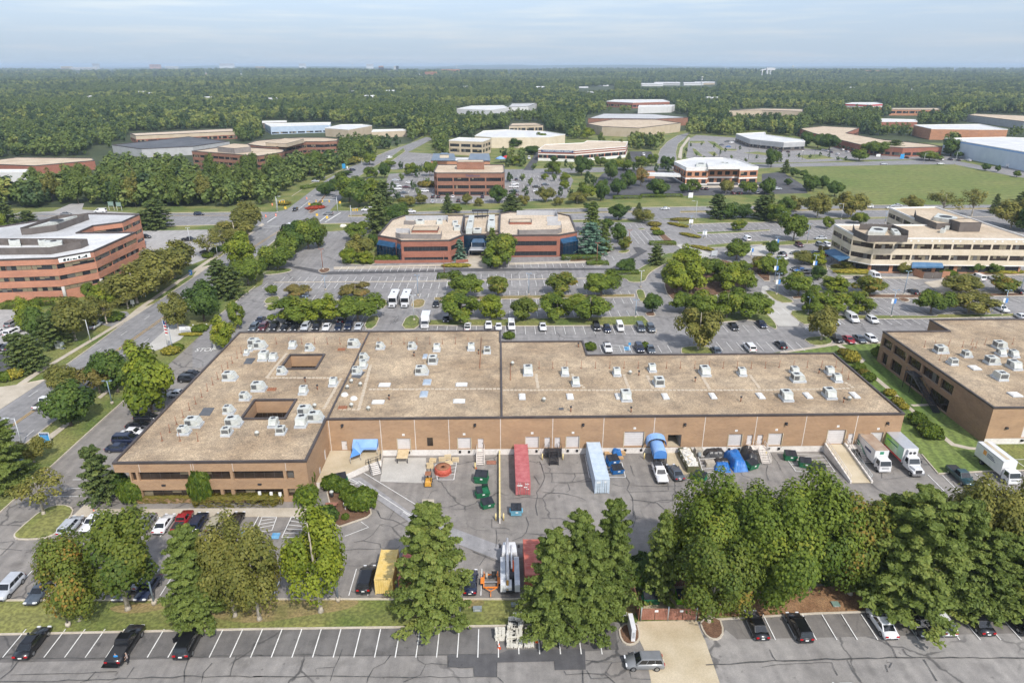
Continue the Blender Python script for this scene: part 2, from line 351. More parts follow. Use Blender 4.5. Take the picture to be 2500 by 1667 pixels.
mat(_S,(.82,.81,.78),.7,(.66,.65,.62),1.2,fine=.08,fscale=9,coord=ce)
mat(a9,(.68,.40,.06),.7,(.58,.36,.08),1,coord=ce)
mat(bT,(.09,.27,.48),.7,(.2,.42,.6),2,coord=ce)
mat('tar',(.050,.050,.051),.75,(.11,.108,.105),2,coord=ce)
# ---------------------------------------------------------------- ground: one sheet to the horizon, low hills on the skyline
gmb=MB();gmb.face([(-40000,-600,0),(40000,-600,0),(40000,56000,0),(-40000,56000,0)],_B);struct(gmb.build('ground'))
sheet('forest_ground',[(-1500,500),(-900,500),(0,508),(560,503),(725,440),(900,362),(1000,350),(1050,322),(1150,350),(1240,345),(1300,340),(1420,330),(1600,330),(1700,315),(1900,320),(2060,345),(2310,350),(2500,350),(3600,380),(4200,400),(3400,163.5),(1250,162.5),(-900,163.5),(-1800,230)],cf,.006)
sheet('parking_lot_front',[(-900,1910),(-330,1558),(0,1550),(620,1537),(1240,1529),(1500,1518),(1520,1519),(1610,1519),(1560,1760),(1540,1910)],'asphalt_front')
sheet('parking_lot_front_east',[(1540,1910),(1580,1640),(1640,1519),(1740,1514),(1990,1499),(2500,1483),(2800,1477),(3500,1910)],'asphalt_front_east')
sheet('parking_stalls',[(-330,1559),(0,1551),(620,1538),(1240,1530),(1500,1519),(1510,1585),(1240,1599),(620,1603),(0,1617),(-330,1628)],'asphalt_stalls')
sheet('parking_stalls',[(1745,1515),(1990,1500),(2500,1484),(2800,1478),(2830,1540),(2500,1545),(1800,1560)],'asphalt_stalls_east')
sheet('loading_court',[(-420,1470),(-200,1400),(0,1252),(100,1162),(225,1048),(310,972),(395,905),(452,853),(520,790),(600,790),(600,810),(900,810),(900,930),(1300,930),(2200,940),(2230,1060),(2250,1110),(2290,1157),(2430,1150),(2700,1146),(2700,1340),(2440,1400),(1990,1440),(1560,1462),(760,1463),(0,1466)],b7)
sheet('parking_lot',[(470,845),(530,774),(600,715),(640,695),(645,672),(690,640),(800,566),(852,562),(1000,542),(1560,543),(1610,534),(1650,538),(1700,546),(1950,538),(2480,528),(3100,560),(3100,800),(2500,800),(2160,838),(2050,839),(1880,862),(1500,880),(600,880),(470,900)],aw)
sheet('office_lot',[(300,575),(340,564),(565,560),(545,598),(505,632),(470,645),(420,640),(345,625),(250,640)],bD)
sheet('office_lot_near',[(-400,755),(40,756),(110,775),(95,830),(30,868),(-400,1060)],bD)
sheet('office_drive',[(220,765),(310,760),(335,790),(280,800),(215,785)],am)
sheet('dark_drive',[(-300,905),(0,862),(45,868),(50,905),(0,925),(-300,1010)],aY)
ROAD_L=[(-420,1215),(0,1000),(112,927),(234,840),(302,790),(487,668),(574,600),(640,552)]
ROAD_R=[(775,546),(690,572),(625,626),(419,793),(340,861),(131,1030),(54,1090),(-420,1440)]
sheet('side_road',ROAD_L+ROAD_R,am)
sheet('highway',[(-500,527),(0,522),(420,521),(640,518),(900,514),(993,518.5),(1360,510.5),(1724,505),(2200,501),(2500,498),(3200,492),(3200,525),(2500,529),(2200,529),(1950,532),(1724,532),(1591,535),(1392,537),(911,544),(775,547),(640,553),(555,548),(414,552),(0,558),(-500,566)],am)
sheet('avenue_north',[(640,524),(700,512),(800,437),(857,407),(892,394),(946,369),(982,358),(1040,335),(1060,338),(985,378),(905,440),(838,481),(800,520)],am)
sheet('offramp',[(60,520),(130,516),(175,497),(205,497),(200,512),(330,521),(300,526)],bD)
sheet('curved_road',[(1604,400),(1605,385),(1612,366),(1630,346),(1655,331),(1685,323),(1672,338),(1655,352),(1650,372),(1652,392),(1652,402)],am)
sheet('frontage_road',[(1040,392),(1240,414),(1470,409),(1560,409),(1650,402),(1760,403),(1900,400),(2080,396),(2270,390),(2330,392),(2500,425),(2500,436),(2330,402),(2240,402),(1930,408),(1790,414),(1660,415),(1480,420),(1240,428),(1040,412)],am)
sheet('lot_middle',[(930,475),(950,425),(1050,418),(1240,425),(1385,423),(1400,440),(1382,484),(1240,497),(1000,497)],aw)
sheet('store_drive',[(1277,416),(1300,385),(1314,362),(1330,362),(1318,385),(1301,416)],aY)
sheet('store_lot',[(1535,370),(1590,370),(1600,392),(1530,398)],aY)
sheet('bank_drive',[(1440,460),(1470,425),(1500,412),(1660,418),(1680,440),(1860,445),(1860,425),(1910,420),(1965,455),(1972,472),(1860,475),(1660,479),(1480,487)],aY)
sheet('clinic_lot',[(1675,385),(1682,340),(1700,330),(1800,337),(1860,352),(2000,366),(2062,393),(1960,397),(1720,398)],aw)
sheet('school_lot',[(900,400),(985,372),(1060,376),(1060,402),(960,415)],aw)
sheet('east_lot',[(1990,372),(2050,355),(2200,380),(2460,380),(2420,392),(2200,390),(2080,391)],aw)
sheet('bus_yard',[(2400,408),(2600,400),(2800,430),(2800,460),(2500,440)],aw)
sheet('grass_field',[(1930,410),(2240,404),(2320,404),(2440,426),(2620,452),(2620,500),(2200,501),(1960,504),(1985,470),(1975,440),(1910,415)],'field')
sheet('mown_lawn',[(1905,862),(2060,842),(2160,838),(2130,870),(2420,1090),(2435,1095),(2430,1150),(2290,1157),(2250,1110),(2215,1085),(2060,880)],'lawn')
sheet('mulch_bank',[(1660,1462),(1990,1432),(2440,1395),(2720,1370),(2720,1477),(2500,1483),(1990,1499),(1800,1505),(1700,1500)],'leaf_litter')
for q in([(470,1490),(560,1470),(700,1455),(800,1448),(888,1464),(850,1488),(760,1500),(640,1520),(560,1518)],[(1110,1462),(1185,1462),(1180,1480),(1120,1486)],[(990,1490),(1060,1480),(1075,1505),(1010,1510)],[(1520,1430),(1560,1425),(1556,1510),(1500,1512),(1505,1480)],[(250,1480),(400,1468),(405,1488),(300,1500)],[(2255,1125),(2300,1117),(2306,1135),(2275,1142),(2256,1138)]):
 tess('bare_soil',smooth_poly([tuple(P(*a)[:2])for a in q],2),.009+random.random()*.002,M(aQ))
sheet('dumpster_pad_drive',[(1555,1517),(1700,1513),(1712,1545),(1722,1565),(1765,1690),(1830,1910),(1560,1910),(1590,1700),(1572,1585),(1560,1560)],cD)
sheet('loading_apron',[(928,1176),(936,1118),(1040,1118),(1042,1180)],_T)
sheet('spilled_sand',[(1628,1095),(1660,1093),(1668,1128),(1690,1156),(1660,1160),(1628,1130)],cD)
sheet('drain_slab',[(1029,1238),(1031,1219),(1060,1219),(1060,1238)],_z)
sheet('office_sidewalk',[(175,1262),(250,1190),(275,1195),(233,1243),(740,1240),(765,1190),(790,1150),(812,1105),(820,1085),(806,1082),(775,1140),(758,1200),(745,1262)],_z)
sheet('road_sidewalk',[(-200,1120),(60,925),(103,899),(300,782),(335,753),(460,667),(555,602),(640,545),(646,549),(563,604),(467,670),(345,755),(308,784),(115,900),(75,927),(-200,1140)],_z)
sheet(a4,[(0,945),(54,938),(112,927),(0,1000),(-200,1100),(-200,1050)],_z)
sheet(a4,[(302,790),(330,757),(378,741),(392,732)],_z)
sheet(a4,[(470,677),(484,655),(520,645),(487,668)],_z)
sheet(a4,[(419,793),(440,790),(470,800),(440,830),(400,850),(375,858),(345,858)],_T)
sheet('verge_sidewalk',[(100,1075),(165,1030),(172,1035),(110,1085)],_z)
sheet('verge_sidewalk',[(238,970),(320,905),(327,908),(245,974)],_z)
sheet('lot_sidewalk',[(1905,859),(2050,837),(2160,834),(2160,839),(2053,842),(1905,864)],_z)
sheet('garden_path',[(2050,840),(2085,862),(2100,870),(2113,880),(2102,890),(2130,912),(2170,945),(2222,993),(2290,1052),(2330,1083),(2370,1092),(2410,1094),(2410,1099),(2365,1098),(2322,1088),(2283,1057),(2215,997),(2162,949),(2122,915),(2094,893),(2102,881),(2092,873),(2078,866),(2040,842)],_z)
sheet('stair_path',[(2222,988),(2285,985),(2288,990),(2230,993)],_z)
sheet('front_sidewalk',[(815,652),(1080,645),(1130,644),(1130,649),(815,657)],_z)
sheet('front_sidewalk',[(1240,642),(1440,636),(1442,641),(1240,646)],_z)
sheet('entry_plaza',[(1126,634),(1150,622),(1185,622),(1189,655),(1145,655)],_z)
sheet('cream_office_sidewalk',[(2013,678),(2050,677),(2230,676),(2500,668),(2700,664),(2700,668),(2500,673),(2230,681),(2013,681)],_z)
sheet('entry_patio',[(2018,655),(2040,632),(2062,648),(2060,655)],_T)
sheet('dumpster_driveway',[(2255,690),(2305,682),(2340,700),(2400,715),(2330,718),(2300,717)],_z)
sheet(bu,[(1648,597),(1668,596),(1690,600),(1735,620),(1725,636),(1695,632)],_T)
sheet(bu,[(1860,700),(1872,698),(1900,720),(1925,738),(1965,760),(1948,797),(1900,797),(1875,770),(1855,740)],_T)
sheet(bu,[(1760,615),(1860,600),(1960,612),(1990,625),(1970,632),(1800,622)],_T)
sheet('clinic_sidewalk',[(1655,385),(1660,362),(1680,335),(1686,337),(1667,362),(1664,390)],_z)
sheet('bank_sidewalk',[(1660,455),(1850,452),(1856,457),(1662,461)],_z)
for q in([(1094,1599),(1220,1596),(1242,1587),(1428,1585),(1430,1635),(1355,1636),(1353,1615),(1213,1618),(1213,1654),(1157,1653),(1156,1630),(1092,1630)],):
 sheet(_U,q,_U)
sheet(_U,[(1475,1645),(1494,1617),(1580,1617),(1590,1667),(1580,1700),(1530,1690)],b7)
sheet(_U,[(850,1170),(880,1165),(1000,1250),(1290,1358),(1225,1372),(1020,1290)],'asphalt_seam')
sheet(_U,[(708,652),(730,651),(800,664),(1085,659),(1085,656),(1280,656),(1500,655),(1500,659),(1280,661),(1090,664),(790,671)],_U)
sheet(_U,[(1545,604),(1560,604),(1580,614),(1510,653),(1490,656),(1555,618)],_U)
# ---------------------------------------------------------------- painted markings, one sheet per lot
LZ=.138
def row(mb,x0,x1,yt,yb,step=2.55,w=.11,skip=()):
 a,b=P(x0,yb),P(x1,yb);ln=P((x0+x1)/2,yt).y-P((x0+x1)/2,yb).y;n=max(1,round((b.x-a.x)/step))
 for i in range(n+1):
  if i in skip:continue
  q=a.lerp(b,i/n);strip(mb,[(q.x,q.y),(q.x+random.uniform(-.03,.03),q.y+ln)],w,LZ,_S)
def line(mb,px,w=.12,m=_S,z=None):strip(mb,[P(*q)for q in px],w,z or LZ,m)
mk=MB()
row(mk,7,1217,1537,1606,2.5,.13);row(mk,1267,1470,1532,1598,2.6,.13);row(mk,1843,2493,1500,1563,2.5,.13);row(mk,2545,2800,1490,1555,2.5,.13)
struct(mk.build('front_lot_lines'))
mk=MB()
row(mk,23,1174,1390,1455,2.55,.12);row(mk,176,605,1262,1312,2.55,.12)
for k in range(19):
 y=96.5+k*2.75
 if 118<y<124:continue
 strip(mk,[(-68.3,y),(-62.9,y)],.11,LZ,_S)
def hatch(mb,quad,n,border=True):
 a,b,c,d=[P(*q)for q in quad]
 if border:
  for p,q in((a,b),(b,c),(c,d),(d,a)):strip(mb,[p,q],.12,LZ,_S)
 for i in range(1,n+1):
  strip(mb,[a.lerp(b,i/(n+1)),d.lerp(c,min(1,(i+.6)/(n+1)))],.12,LZ,_S)
hatch(mk,[(626,1300),(640,1263),(676,1263),(664,1296)],3);hatch(mk,[(688,1313),(712,1262),(757,1278),(753,1313)],4)
hatch(mk,[(842,1198),(856,1170),(876,1180),(838,1196)],4)
hatch(mk,[(1068,1172),(1062,1135),(1115,1130),(1108,1172)],4);hatch(mk,[(1273,1157),(1270,1115),(1281,1115),(1285,1157)],4)
hatch(mk,[(1439,1167),(1428,1112),(1450,1112),(1465,1167)],4);hatch(mk,[(1486,1166),(1478,1130),(1518,1130),(1527,1166)],4)
hatch(mk,[(1716,1154),(1705,1115),(1760,1115),(1770,1154)],4);hatch(mk,[(1943,1152),(1912,1109),(2010,1112),(2038,1152)],4)
for q in([(875,1175),(1020,1270)],[(888,1155),(1022,1237)],[(984,1250),(1018,1272)],[(842,1310),(900,1288),(882,1275)],[(2265,1160),(2310,1205)],[(2300,1161),(2350,1210)],[(2380,1157),(2440,1205)],[(2420,1155),(2480,1200)],[(2475,1123),(2530,1160)],[(2475,1123),(2560,1121)],[(123,1213),(207,1213)],[(155,1195),(205,1192)],[(178,1172),(215,1172)]):line(mk,q)
for q in([(652,1306),(662,1306),(668,1300),(660,1299)],[(660,1302),(684,1302),(686,1300),(664,1300)],[(658,1314),(680,1314),(684,1300),(662,1300)]):pass
mk.face([P(660,1315,LZ-.003),P(680,1315,LZ-.003),P(685,1300,LZ-.003),P(666,1300,LZ-.003)],bT)
mk.face([P(586,1309,LZ-.003),P(602,1309,LZ-.003),P(606,1297,LZ-.003),P(592,1297,LZ-.003)],bT)
struct(mk.build('court_lines'))
mk=MB()
for a in((620,892,790,806),(620,882,772,786),(699,947,722,734),(1024,1085,717,728),(1245,1540,711,722),(640,1090,692,705),(1090,1510,686,699),(684,1060,677,689),(1080,1400,670,681),(826,1060,651,664),(1242,1425,643,653),(1225,1545,729,742),(1245,1560,760,774),(1040,1600,797,817),(1470,1640,844,862),(1690,2480,546,554),(1700,2480,560,568),(1735,2480,571,580),(1745,2480,587,597),(2062,2240,681,694),(1885,2340,707,720),(2125,2620,727,739),(1905,2420,752,769),(2040,2270,779,793),(1752,1880,795,812),(1765,1965,836,857),(2380,2560,672,684),(1440,1500,627,637),(1485,1600,548,555),(1545,1620,565,596),(1740,1810,735,752),(2230,2560,772,779),(1960,2010,620,632)):
 row(mk,*a,2.6,.12)
line(mk,[(1245,716),(1540,716)],.06);hatch(mk,[(1495,862),(1488,844),(1521,844),(1526,862)],4);hatch(mk,[(2392,760),(2400,752),(2430,753),(2440,762)],4)
mk.face([P(1524,855,LZ-.003),P(1540,855,LZ-.003),P(1538,846,LZ-.003),P(1524,846,LZ-.003)],bT)
struct(mk.build('north_lot_lines'))
mk=MB()
line(mk,[(-200,1168),(5,1055),(84,1000),(133,962),(288,853),(395,778),(571,646),(620,602),(699,553)],.13,a9);line(mk,[(-200,1172),(8,1057),(87,1002),(136,964),(291,855),(398,780),(574,647.5),(623,603),(702,553.5)],.13,a9)
dashes(mk,[P(-200,1110),P(52,982),P(66,972),P(205,880),P(325,800),P(535,655),P(600,603),P(660,560)],.13,LZ,_S)
dashes(mk,[P(60,1070),P(240,925),P(380,815),P(560,680),P(640,612),P(735,556)],.13,LZ,_S)
line(mk,[(632,617),(690,572)],.13);line(mk,[(652,544),(675,529)],.5)
line(mk,[(652,553),(690,553)],.4);line(mk,[(640,558),(760,547)],.3);line(mk,[(780,542),(802,525)],.5);line(mk,[(794,543),(832,520)],.6);line(mk,[(722,517),(757,490)],.25)
struct(mk.build('side_road_lines'))
mk=MB()
for a,b in(((-200,533),(640,529)),((-200,543),(640,539)),((900,536),(1590,529)),((1700,526),(2500,517)),((1000,520),(2500,504)),((900,525),(1500,515))):dashes(mk,[P(*a),P(*b)],.16,LZ,_S,3,9)
line(mk,[(-200,530.2),(620,526.7)],.16,a9);line(mk,[(-200,529.5),(620,526)],.16,a9);line(mk,[(400,537),(640,534.5)],.14);line(mk,[(830,516.5),(1000,514)],.2)
dashes(mk,[P(760,480),P(830,432),P(900,398)],.2,LZ,_S);dashes(mk,[P(1600,372),P(1665,330)],.2,LZ,_S)
struct(mk.build('highway_lines'))
mk=MB()
for a in((950,1230,463,470),(1000,1230,487,494),(1250,1380,437,443),(1280,1330,452,460),(1250,1375,484,491),(1700,1800,362,367),(1720,2000,385,390),(1860,2040,372,377),(1265,1395,428,433)):row(mk,*a,2.7,.16)
struct(mk.build('far_lot_lines'))
def ground_text(s,px,size,rot=0,m=_S,stretch=1.6):
 c=bpy.data.curves.new('marking_text',c5);c.body=s;c.size=size;c.align_x=c6;o=bpy.data.objects.new('stop_marking',c);COL.objects.link(o)
 p=P(*px);o.location=(p.x,p.y,LZ+.004);o.rotation_euler=(0,0,rot);o.scale=(1,stretch,1);c.materials.append(M(m));return struct(o)
ground_text('STOP',(498,859),2.0,R(2));ground_text('STOP',(2210,0+818),1.9,R(0));ground_text('STOP',(1980,799),1.9,R(180))
# ---------------------------------------------------------------- tar-sealed cracks that can be told apart
mk=MB()
def crack(tile,pts,w=.16):
 p=[PZ(tile,*q)for q in pts];out=[]
 for a,b in zip(p,p[1:]):
  k=max(1,int((b-a).length/1.2))
  for i in range(k):
   q=a.lerp(b,i/k);out.append(q+Vector((random.uniform(-.11,.11),random.uniform(-.11,.11),0)))
 out.append(p[-1]);strip(mk,out,w*.62,.131,'tar',.45)
for t,q,w in((ai,[(-300,1330),(300,1325),(1250,1322),(2352,1296)],.14),(au,[(0,1297),(900,1297),(1540,1300),(2180,1288)],.13),(ai,[(-300,1540),(500,1530),(1640,1490),(2352,1488)],.22),(au,[(0,1488),(1000,1492),(1970,1494)],.2),(ai,[(1690,1310),(1650,1440),(1655,1544)],.15),(ai,[(1900,1370),(1830,1460),(1810,1544)],.15),(ai,[(2120,1300),(2080,1430),(2065,1490)],.16),(ai,[(160,1350),(90,1440),(0,1515)],.16),(ai,[(90,1480),(550,1470),(700,1460),(850,1450),(1050,1445)],.13),(ai,[(850,1450),(790,1520),(720,1544)],.14),(ai,[(1200,1410),(1140,1500)],.13),(au,[(795,1240),(770,1330),(720,1420),(685,1530)],.16),(au,[(450,1330),(430,1400),(385,1480)],.15),(au,[(1225,1300),(1180,1370),(1080,1420),(1030,1500),(1015,1544)],.16),(au,[(1460,1310),(1475,1350),(1540,1390),(1500,1480),(1340,1540)],.14),(au,[(1540,1385),(1600,1370),(1735,1385)],.14),(au,[(1740,1300),(1740,1405),(1970,1408),(1970,1490),(2180,1495),(2180,1350)],.15),(au,[(550,1420),(555,1475),(555,1420),(720,1405)],.11),(au,[(2180,1490),(2240,1544)],.15),(ab,[(510,1435),(520,1475),(700,1465),(865,1470)],.16),(ab,[(670,1435),(675,1560)],.16),(ab,[(700,1435),(745,1505),(910,1500)],.14),(ab,[(865,1465),(975,1560)],.16),(ab,[(865,1465),(930,1360),(1050,1355)],.13),(ab,[(700,1350),(930,1358)],.16),(ab,[(1095,1440),(1110,1500),(1180,1510),(1280,1515)],.15),(cp,[(-500,1390),(0,1355),(400,1340),(1330,1320),(2352,1325)],.26),(cp,[(0,1410),(250,1370),(620,1360),(640,1420),(680,1480)],.13),(cp,[(760,1340),(830,1450),(890,1544)],.15),(cp,[(1080,1125),(1170,1240),(1210,1325)],.12),(cp,[(1460,1340),(1490,1410),(1570,1530)],.14),(cp,[(1270,1240),(1300,1290),(1350,1315)],.12),(cp,[(70,1240),(100,1310),(130,1350)],.12),(cp,[(1120,1360),(1160,1360),(1150,1410),(1110,1390),(1130,1450)],.12),(_s,[(265,1060),(290,1060),(325,1160),(325,1230),(300,1280),(255,1330),(270,1370),(250,1460),(265,1540)],.17),(_s,[(325,1162),(600,1162),(720,1158)],.12),(_s,[(400,1165),(395,1245),(600,1245),(720,1205)],.12),(_s,[(600,1162),(610,1190),(575,1240)],.12),(_s,[(540,1250),(555,1310),(530,1330)],.12),(_s,[(320,1330),(500,1345),(640,1375),(700,1405)],.14),(_s,[(230,1185),(285,1265)],.12),(_s,[(0,1390),(100,1380),(250,1360)],.11),(_s,[(1060,1190),(1090,1250),(1075,1310),(1120,1390),(1130,1544)],.16),(_s,[(1100,1090),(1120,1160),(1140,1190)],.11),(_s,[(1080,1270),(1250,1275),(1400,1280),(1560,1275)],.12),(_s,[(1090,1330),(1200,1330),(1500,1320),(1500,1380),(1460,1400),(1350,1405)],.11),(_s,[(930,1260),(1000,1280),(1080,1275)],.11),(_s,[(1420,1170),(1435,1280),(1440,1310)],.11),(_s,[(1100,1400),(1240,1410),(1340,1430),(1420,1500)],.12),(_s,[(1500,1320),(1560,1430),(1530,1540)],.12),(ab,[(160,60),(190,120),(170,200),(130,235),(40,270)],.12),(ab,[(290,65),(480,70),(570,105),(420,200),(440,160)],.12),(ab,[(60,300),(250,300),(340,325),(390,260)],.12),(ab,[(1130,0),(1145,70),(1120,150)],.14),(ab,[(1190,0),(1220,60),(1145,75)],.1),(au,[(900,290),(990,270),(1070,220),(1130,130),(1170,120)],.13),(au,[(990,270),(1130,300),(1140,335)],.13),(au,[(780,355),(940,345),(1290,340),(1310,320)],.12),(au,[(760,495),(900,495),(1110,492)],.1),(au,[(2030,490),(2080,410)],.12),(au,[(1960,365),(2090,420),(2220,470)],.15),(au,[(1105,0),(1140,70),(1250,85),(1400,165)],.12),(au,[(1220,75),(1260,0)],.1),(au,[(2140,75),(2140,155),(2260,155),(2300,175)],.1),(au,[(2170,165),(2175,240),(2170,330)],.12),(ai,[(0,410),(130,280)],.12),(ai,[(440,265),(380,370),(350,385)],.13),(ai,[(0,285),(130,275)],.1),(ai,[(220,360),(310,345),(230,380),(290,350),(270,385)],.1),(ai,[(390,400),(300,490)],.1),(ai,[(0,345),(200,360)],.1),(_N,[(980,1250),(1030,1300),(1120,1340),(1250,1410),(1300,1440)],.13),(_N,[(1080,1150),(1075,1210)],.1),(_N,[(1100,1215),(1250,1200),(1330,1180)],.1),(_N,[(1770,1300),(1990,1280),(2100,1260)],.1),(_N,[(2040,1170),(2045,1280)],.12),(_N,[(0,1070),(50,1090),(40,1160),(60,1225)],.13),(_N,[(1100,1405),(1230,1400)],.1),(_t,[(1000,1300),(1080,1330),(1120,1370)],.11),(_t,[(1560,1390),(1590,1330),(1650,1310)],.1),(_t,[(1620,1460),(1750,1480),(1900,1485),(1985,1470)],.1),(_t,[(1060,1480),(1110,1500),(1130,1544)],.12),(_o,[(1490,870),(1520,820),(1620,830)],.12),(_o,[(1240,1080),(1280,1080),(1220,1150),(1260,1150),(1300,1090),(1240,1140),(1310,1110)],.16),(_o,[(1330,1030),(1460,1020),(1500,1060)],.11),(_o,[(570,880),(600,850)],.14),(_r,[(0,1240),(800,1240),(1400,1260),(1600,1270)],.1),(_r,[(460,1240),(460,1290)],.1),(_r,[(780,1270),(790,1230)],.1),(_r,[(1900,1270),(2200,1260),(2352,1240)],.1),(_r,[(1070,930),(1130,1020)],.1),(_q,[(860,930),(1000,990),(1230,985),(1290,960),(1280,940)],.12)):crack(t,q,w)
struct(mk.build('crack_sealer'))
# ---------------------------------------------------------------- kerbs and kerbed islands
mk=MB()
def kerb(px,w=.18,h=.2):
 pts=[Vector(P(*q)[:2])for q in px];n=len(pts);l,r=[],[]
 for i,p in enumerate(pts):
  d=(pts[min(i+1,n-1)]-pts[max(i-1,0)]).normalized();q=Vector((-d.y,d.x))*w/2;l.append(p+q);r.append(p-q)
 for i in range(n-1):mk.hexa([tuple(r[i]),tuple(r[i+1]),tuple(l[i+1]),tuple(l[i])],-.05,h+.0007*(i%3),'kerb')
for q in([(-330,1557),(0,1549),(620,1536),(1240,1528),(1470,1519)],[(1745,1513),(1990,1498),(2500,1482),(2800,1476)],[(-420,1470),(0,1466),(760,1463),(1240,1463),(1530,1461)],[(-200,1402),(0,1252),(100,1162),(225,1048),(310,972),(395,905)],[(54,938),(112,927),(234,840),(302,790)],[(392,732),(487,668)],[(512,648),(574,600),(640,552)],[(131,1030),(54,1090),(-300,1350)],[(631,622),(690,572),(775,547)],[(530,774),(623,700)],[(414,552.5),(555,549)],[(775,547),(911,544.5),(1392,537.5),(1591,535.5)],[(1724,533),(1950,532.5),(2500,529)],[(900,513.5),(993,518),(1360,510),(1724,504.5),(2200,500.5)],[(410,520.5),(640,517.5)],[(2290,1157),(2430,1150),(2700,1145)],[(2250,1110),(2290,1157)],[(815,657.5),(1080,654)],[(1240,646.5),(1442,641.5)],[(668,690),(1100,687),(1240,683),(1500,679)],[(712,480),(757,450),(857,405),(982,357)],[(1604,400),(1605,385),(1612,366),(1630,346),(1655,331)],[(1652,392),(1650,372),(1655,352),(1672,338)],[(175,1260),(745,1261)],[(2230,681.5),(2400,677)],[(2120,719),(2340,716),(2560,714)]):kerb(q)
struct(mk.build('kerbs'))
I=island
def IZ(name,m,tile,pts,it=1):return island(name,[Z(tile,*q)for q in pts],m,it)
IZ(_c,_B,ai,[(130,200),(390,-20),(560,-60),(670,-20),(640,60),(520,200),(400,255),(180,265),(120,245)])
IZ(_c,aM,ab,[(985,1040),(1160,990),(1195,1130),(1160,1195),(1080,1215),(1010,1170)])
IZ(_c,aM,ab,[(1710,980),(1900,950),(1945,1090),(1900,1160),(1820,1160),(1750,1100)])
IZ(_c,aM,_t,[(690,1500),(640,1290),(720,1270),(900,1420),(1050,1470),(1060,1544),(900,1600),(720,1660)])
IZ(_c,aM,_o,[(570,670),(610,645),(690,645),(670,680),(610,692)])
IZ(_c,_B,_o,[(75,690),(210,640),(360,655),(300,685),(100,708)])
IZ(_c,_B,_o,[(75,965),(125,900),(245,895),(200,960)])
IZ(_c,aQ,_o,[(1105,1000),(1115,925),(1195,925),(1185,1000)])
IZ(_c,aQ,_o,[(1400,1000),(1430,925),(1545,922),(1520,1000)])
IZ(_c,_B,_o,[(980,1190),(1020,1080),(1140,1065),(1085,1190)])
IZ(_c,_B,_o,[(1310,1190),(1370,1070),(1490,1068),(1485,1190)])
IZ(_c,_B,_o,[(1660,745),(1665,700),(1745,705),(1745,745)])
island(ac,[(880,731),(930,731),(930,738),(700,747),(640,750),(660,742)],_B)
island(ac,[(1040,795),(1050,782),(1240,780),(1480,775),(1570,772),(1604,808),(1600,814),(1590,812),(1560,795),(1250,797)],_B,0)
island(ac,[(1060,727),(1240,723),(1550,719),(1550,726),(1240,731),(1060,735)],aQ,0)
IZ(_c,_B,_r,[(1145,840),(1215,835),(1240,900),(1230,945),(1180,945),(1160,900)])
IZ(_c,aM,_r,[(1230,1040),(1310,1035),(1330,1075),(1240,1075)])
IZ(_c,_B,_r,[(985,705),(1090,705),(1250,605),(1290,585),(1400,520),(1470,505),(1510,520),(1500,560),(1330,650),(1260,700),(1230,770),(1090,775),(1050,735),(985,735)])
IZ(_c,_B,_r,[(740,575),(830,570),(885,590),(840,625),(750,615)])
IZ(_c,_B,_r,[(970,500),(1060,475),(1105,485),(1050,515)])
IZ(_c,aM,_r,[(1300,290),(1345,285),(1420,350),(1515,430),(1500,440),(1295,420),(1400,405)],0)
IZ(_c,_B,_r,[(1155,292),(1200,285),(1245,292),(1200,300)])
IZ(bU,aM,_r,[(1400,840),(1410,700),(1520,560),(1700,560),(1900,560),(2160,640),(2250,760),(2120,800),(2150,860),(1900,870),(1700,960),(1490,945)])
IZ(bU,_B,_r,[(1530,1030),(1700,1000),(1900,1060),(2250,1030),(2300,1030),(2400,1130),(2420,1190),(2380,1190),(2230,1105),(1920,1130),(1680,1150),(1600,1120)])
IZ(_c,_B,_r,[(1550,1385),(1560,1350),(1790,1340),(1840,1395),(1850,1420),(1560,1420)])
IZ(_c,_B,_q,[(10,850),(80,840),(270,930),(290,955),(150,958)])
IZ(_c,_B,_q,[(220,1030),(400,1020),(640,1070),(640,1100),(430,1150),(360,1150)])
IZ(_c,_B,_q,[(355,1270),(590,1250),(650,1310),(560,1340),(450,1340)])
IZ(ac,_B,_q,[(650,1070),(1100,1070),(1560,1075),(1580,1060),(2000,1060),(2352,1050),(2352,1075),(2000,1085),(1600,1095),(660,1105)],0)
IZ(ac,aM,_q,[(270,900),(640,880),(1300,885),(2352,870),(2352,892),(1310,912),(640,905),(280,920)],0)
IZ(_c,aM,_q,[(1200,912),(1290,910),(1340,940),(1270,950)])
IZ(ac,_B,_q,[(0,420),(300,395),(640,390),(630,410),(300,435),(0,445)],0)
IZ(ac,_B,_r,[(1690,325),(2100,310),(2352,298),(2352,308),(2000,330),(1700,340)],0)
IZ(ac,_B,_r,[(1780,440),(2100,410),(2352,400),(2352,425),(2000,455),(1790,462)],0)
IZ(ac,_B,_r,[(1500,205),(1620,200),(2352,185),(2352,232),(1900,240),(1640,250),(1560,270)],0)
IZ(bU,_B,_q,[(590,640),(640,640),(980,690),(960,710),(680,712)],0)
IZ(bU,_B,_q,[(225,545),(450,470),(560,560),(600,690),(530,740),(460,720),(440,600)])
IZ(bU,aM,_r,[(2160,640),(2200,600),(2352,640),(2352,760),(2300,760)],0)
island('planting_bed',[(835,645),(830,620),(845,600),(880,580),(925,560),(925,640),(905,648)],_B,0)
island('planting_bed',[(1390,640),(1395,625),(1480,600),(1495,612),(1460,632),(1440,638)],aM,0)
island(c7,[(752,520),(770,500),(783,487),(800,470),(788,490),(778,512),(760,522)],aM,0)
island(c7,[(838,458),(900,415),(960,380),(985,362),(990,370),(930,412),(880,448),(842,468)],_B,0)
island(c7,[(850,526),(1390,519),(1590,515.5),(1590,517.5),(1390,522),(850,530)],aQ,0)
island(c7,[(1660,516),(2000,511),(2500,508),(2500,511),(2000,515),(1660,520)],aQ,0)
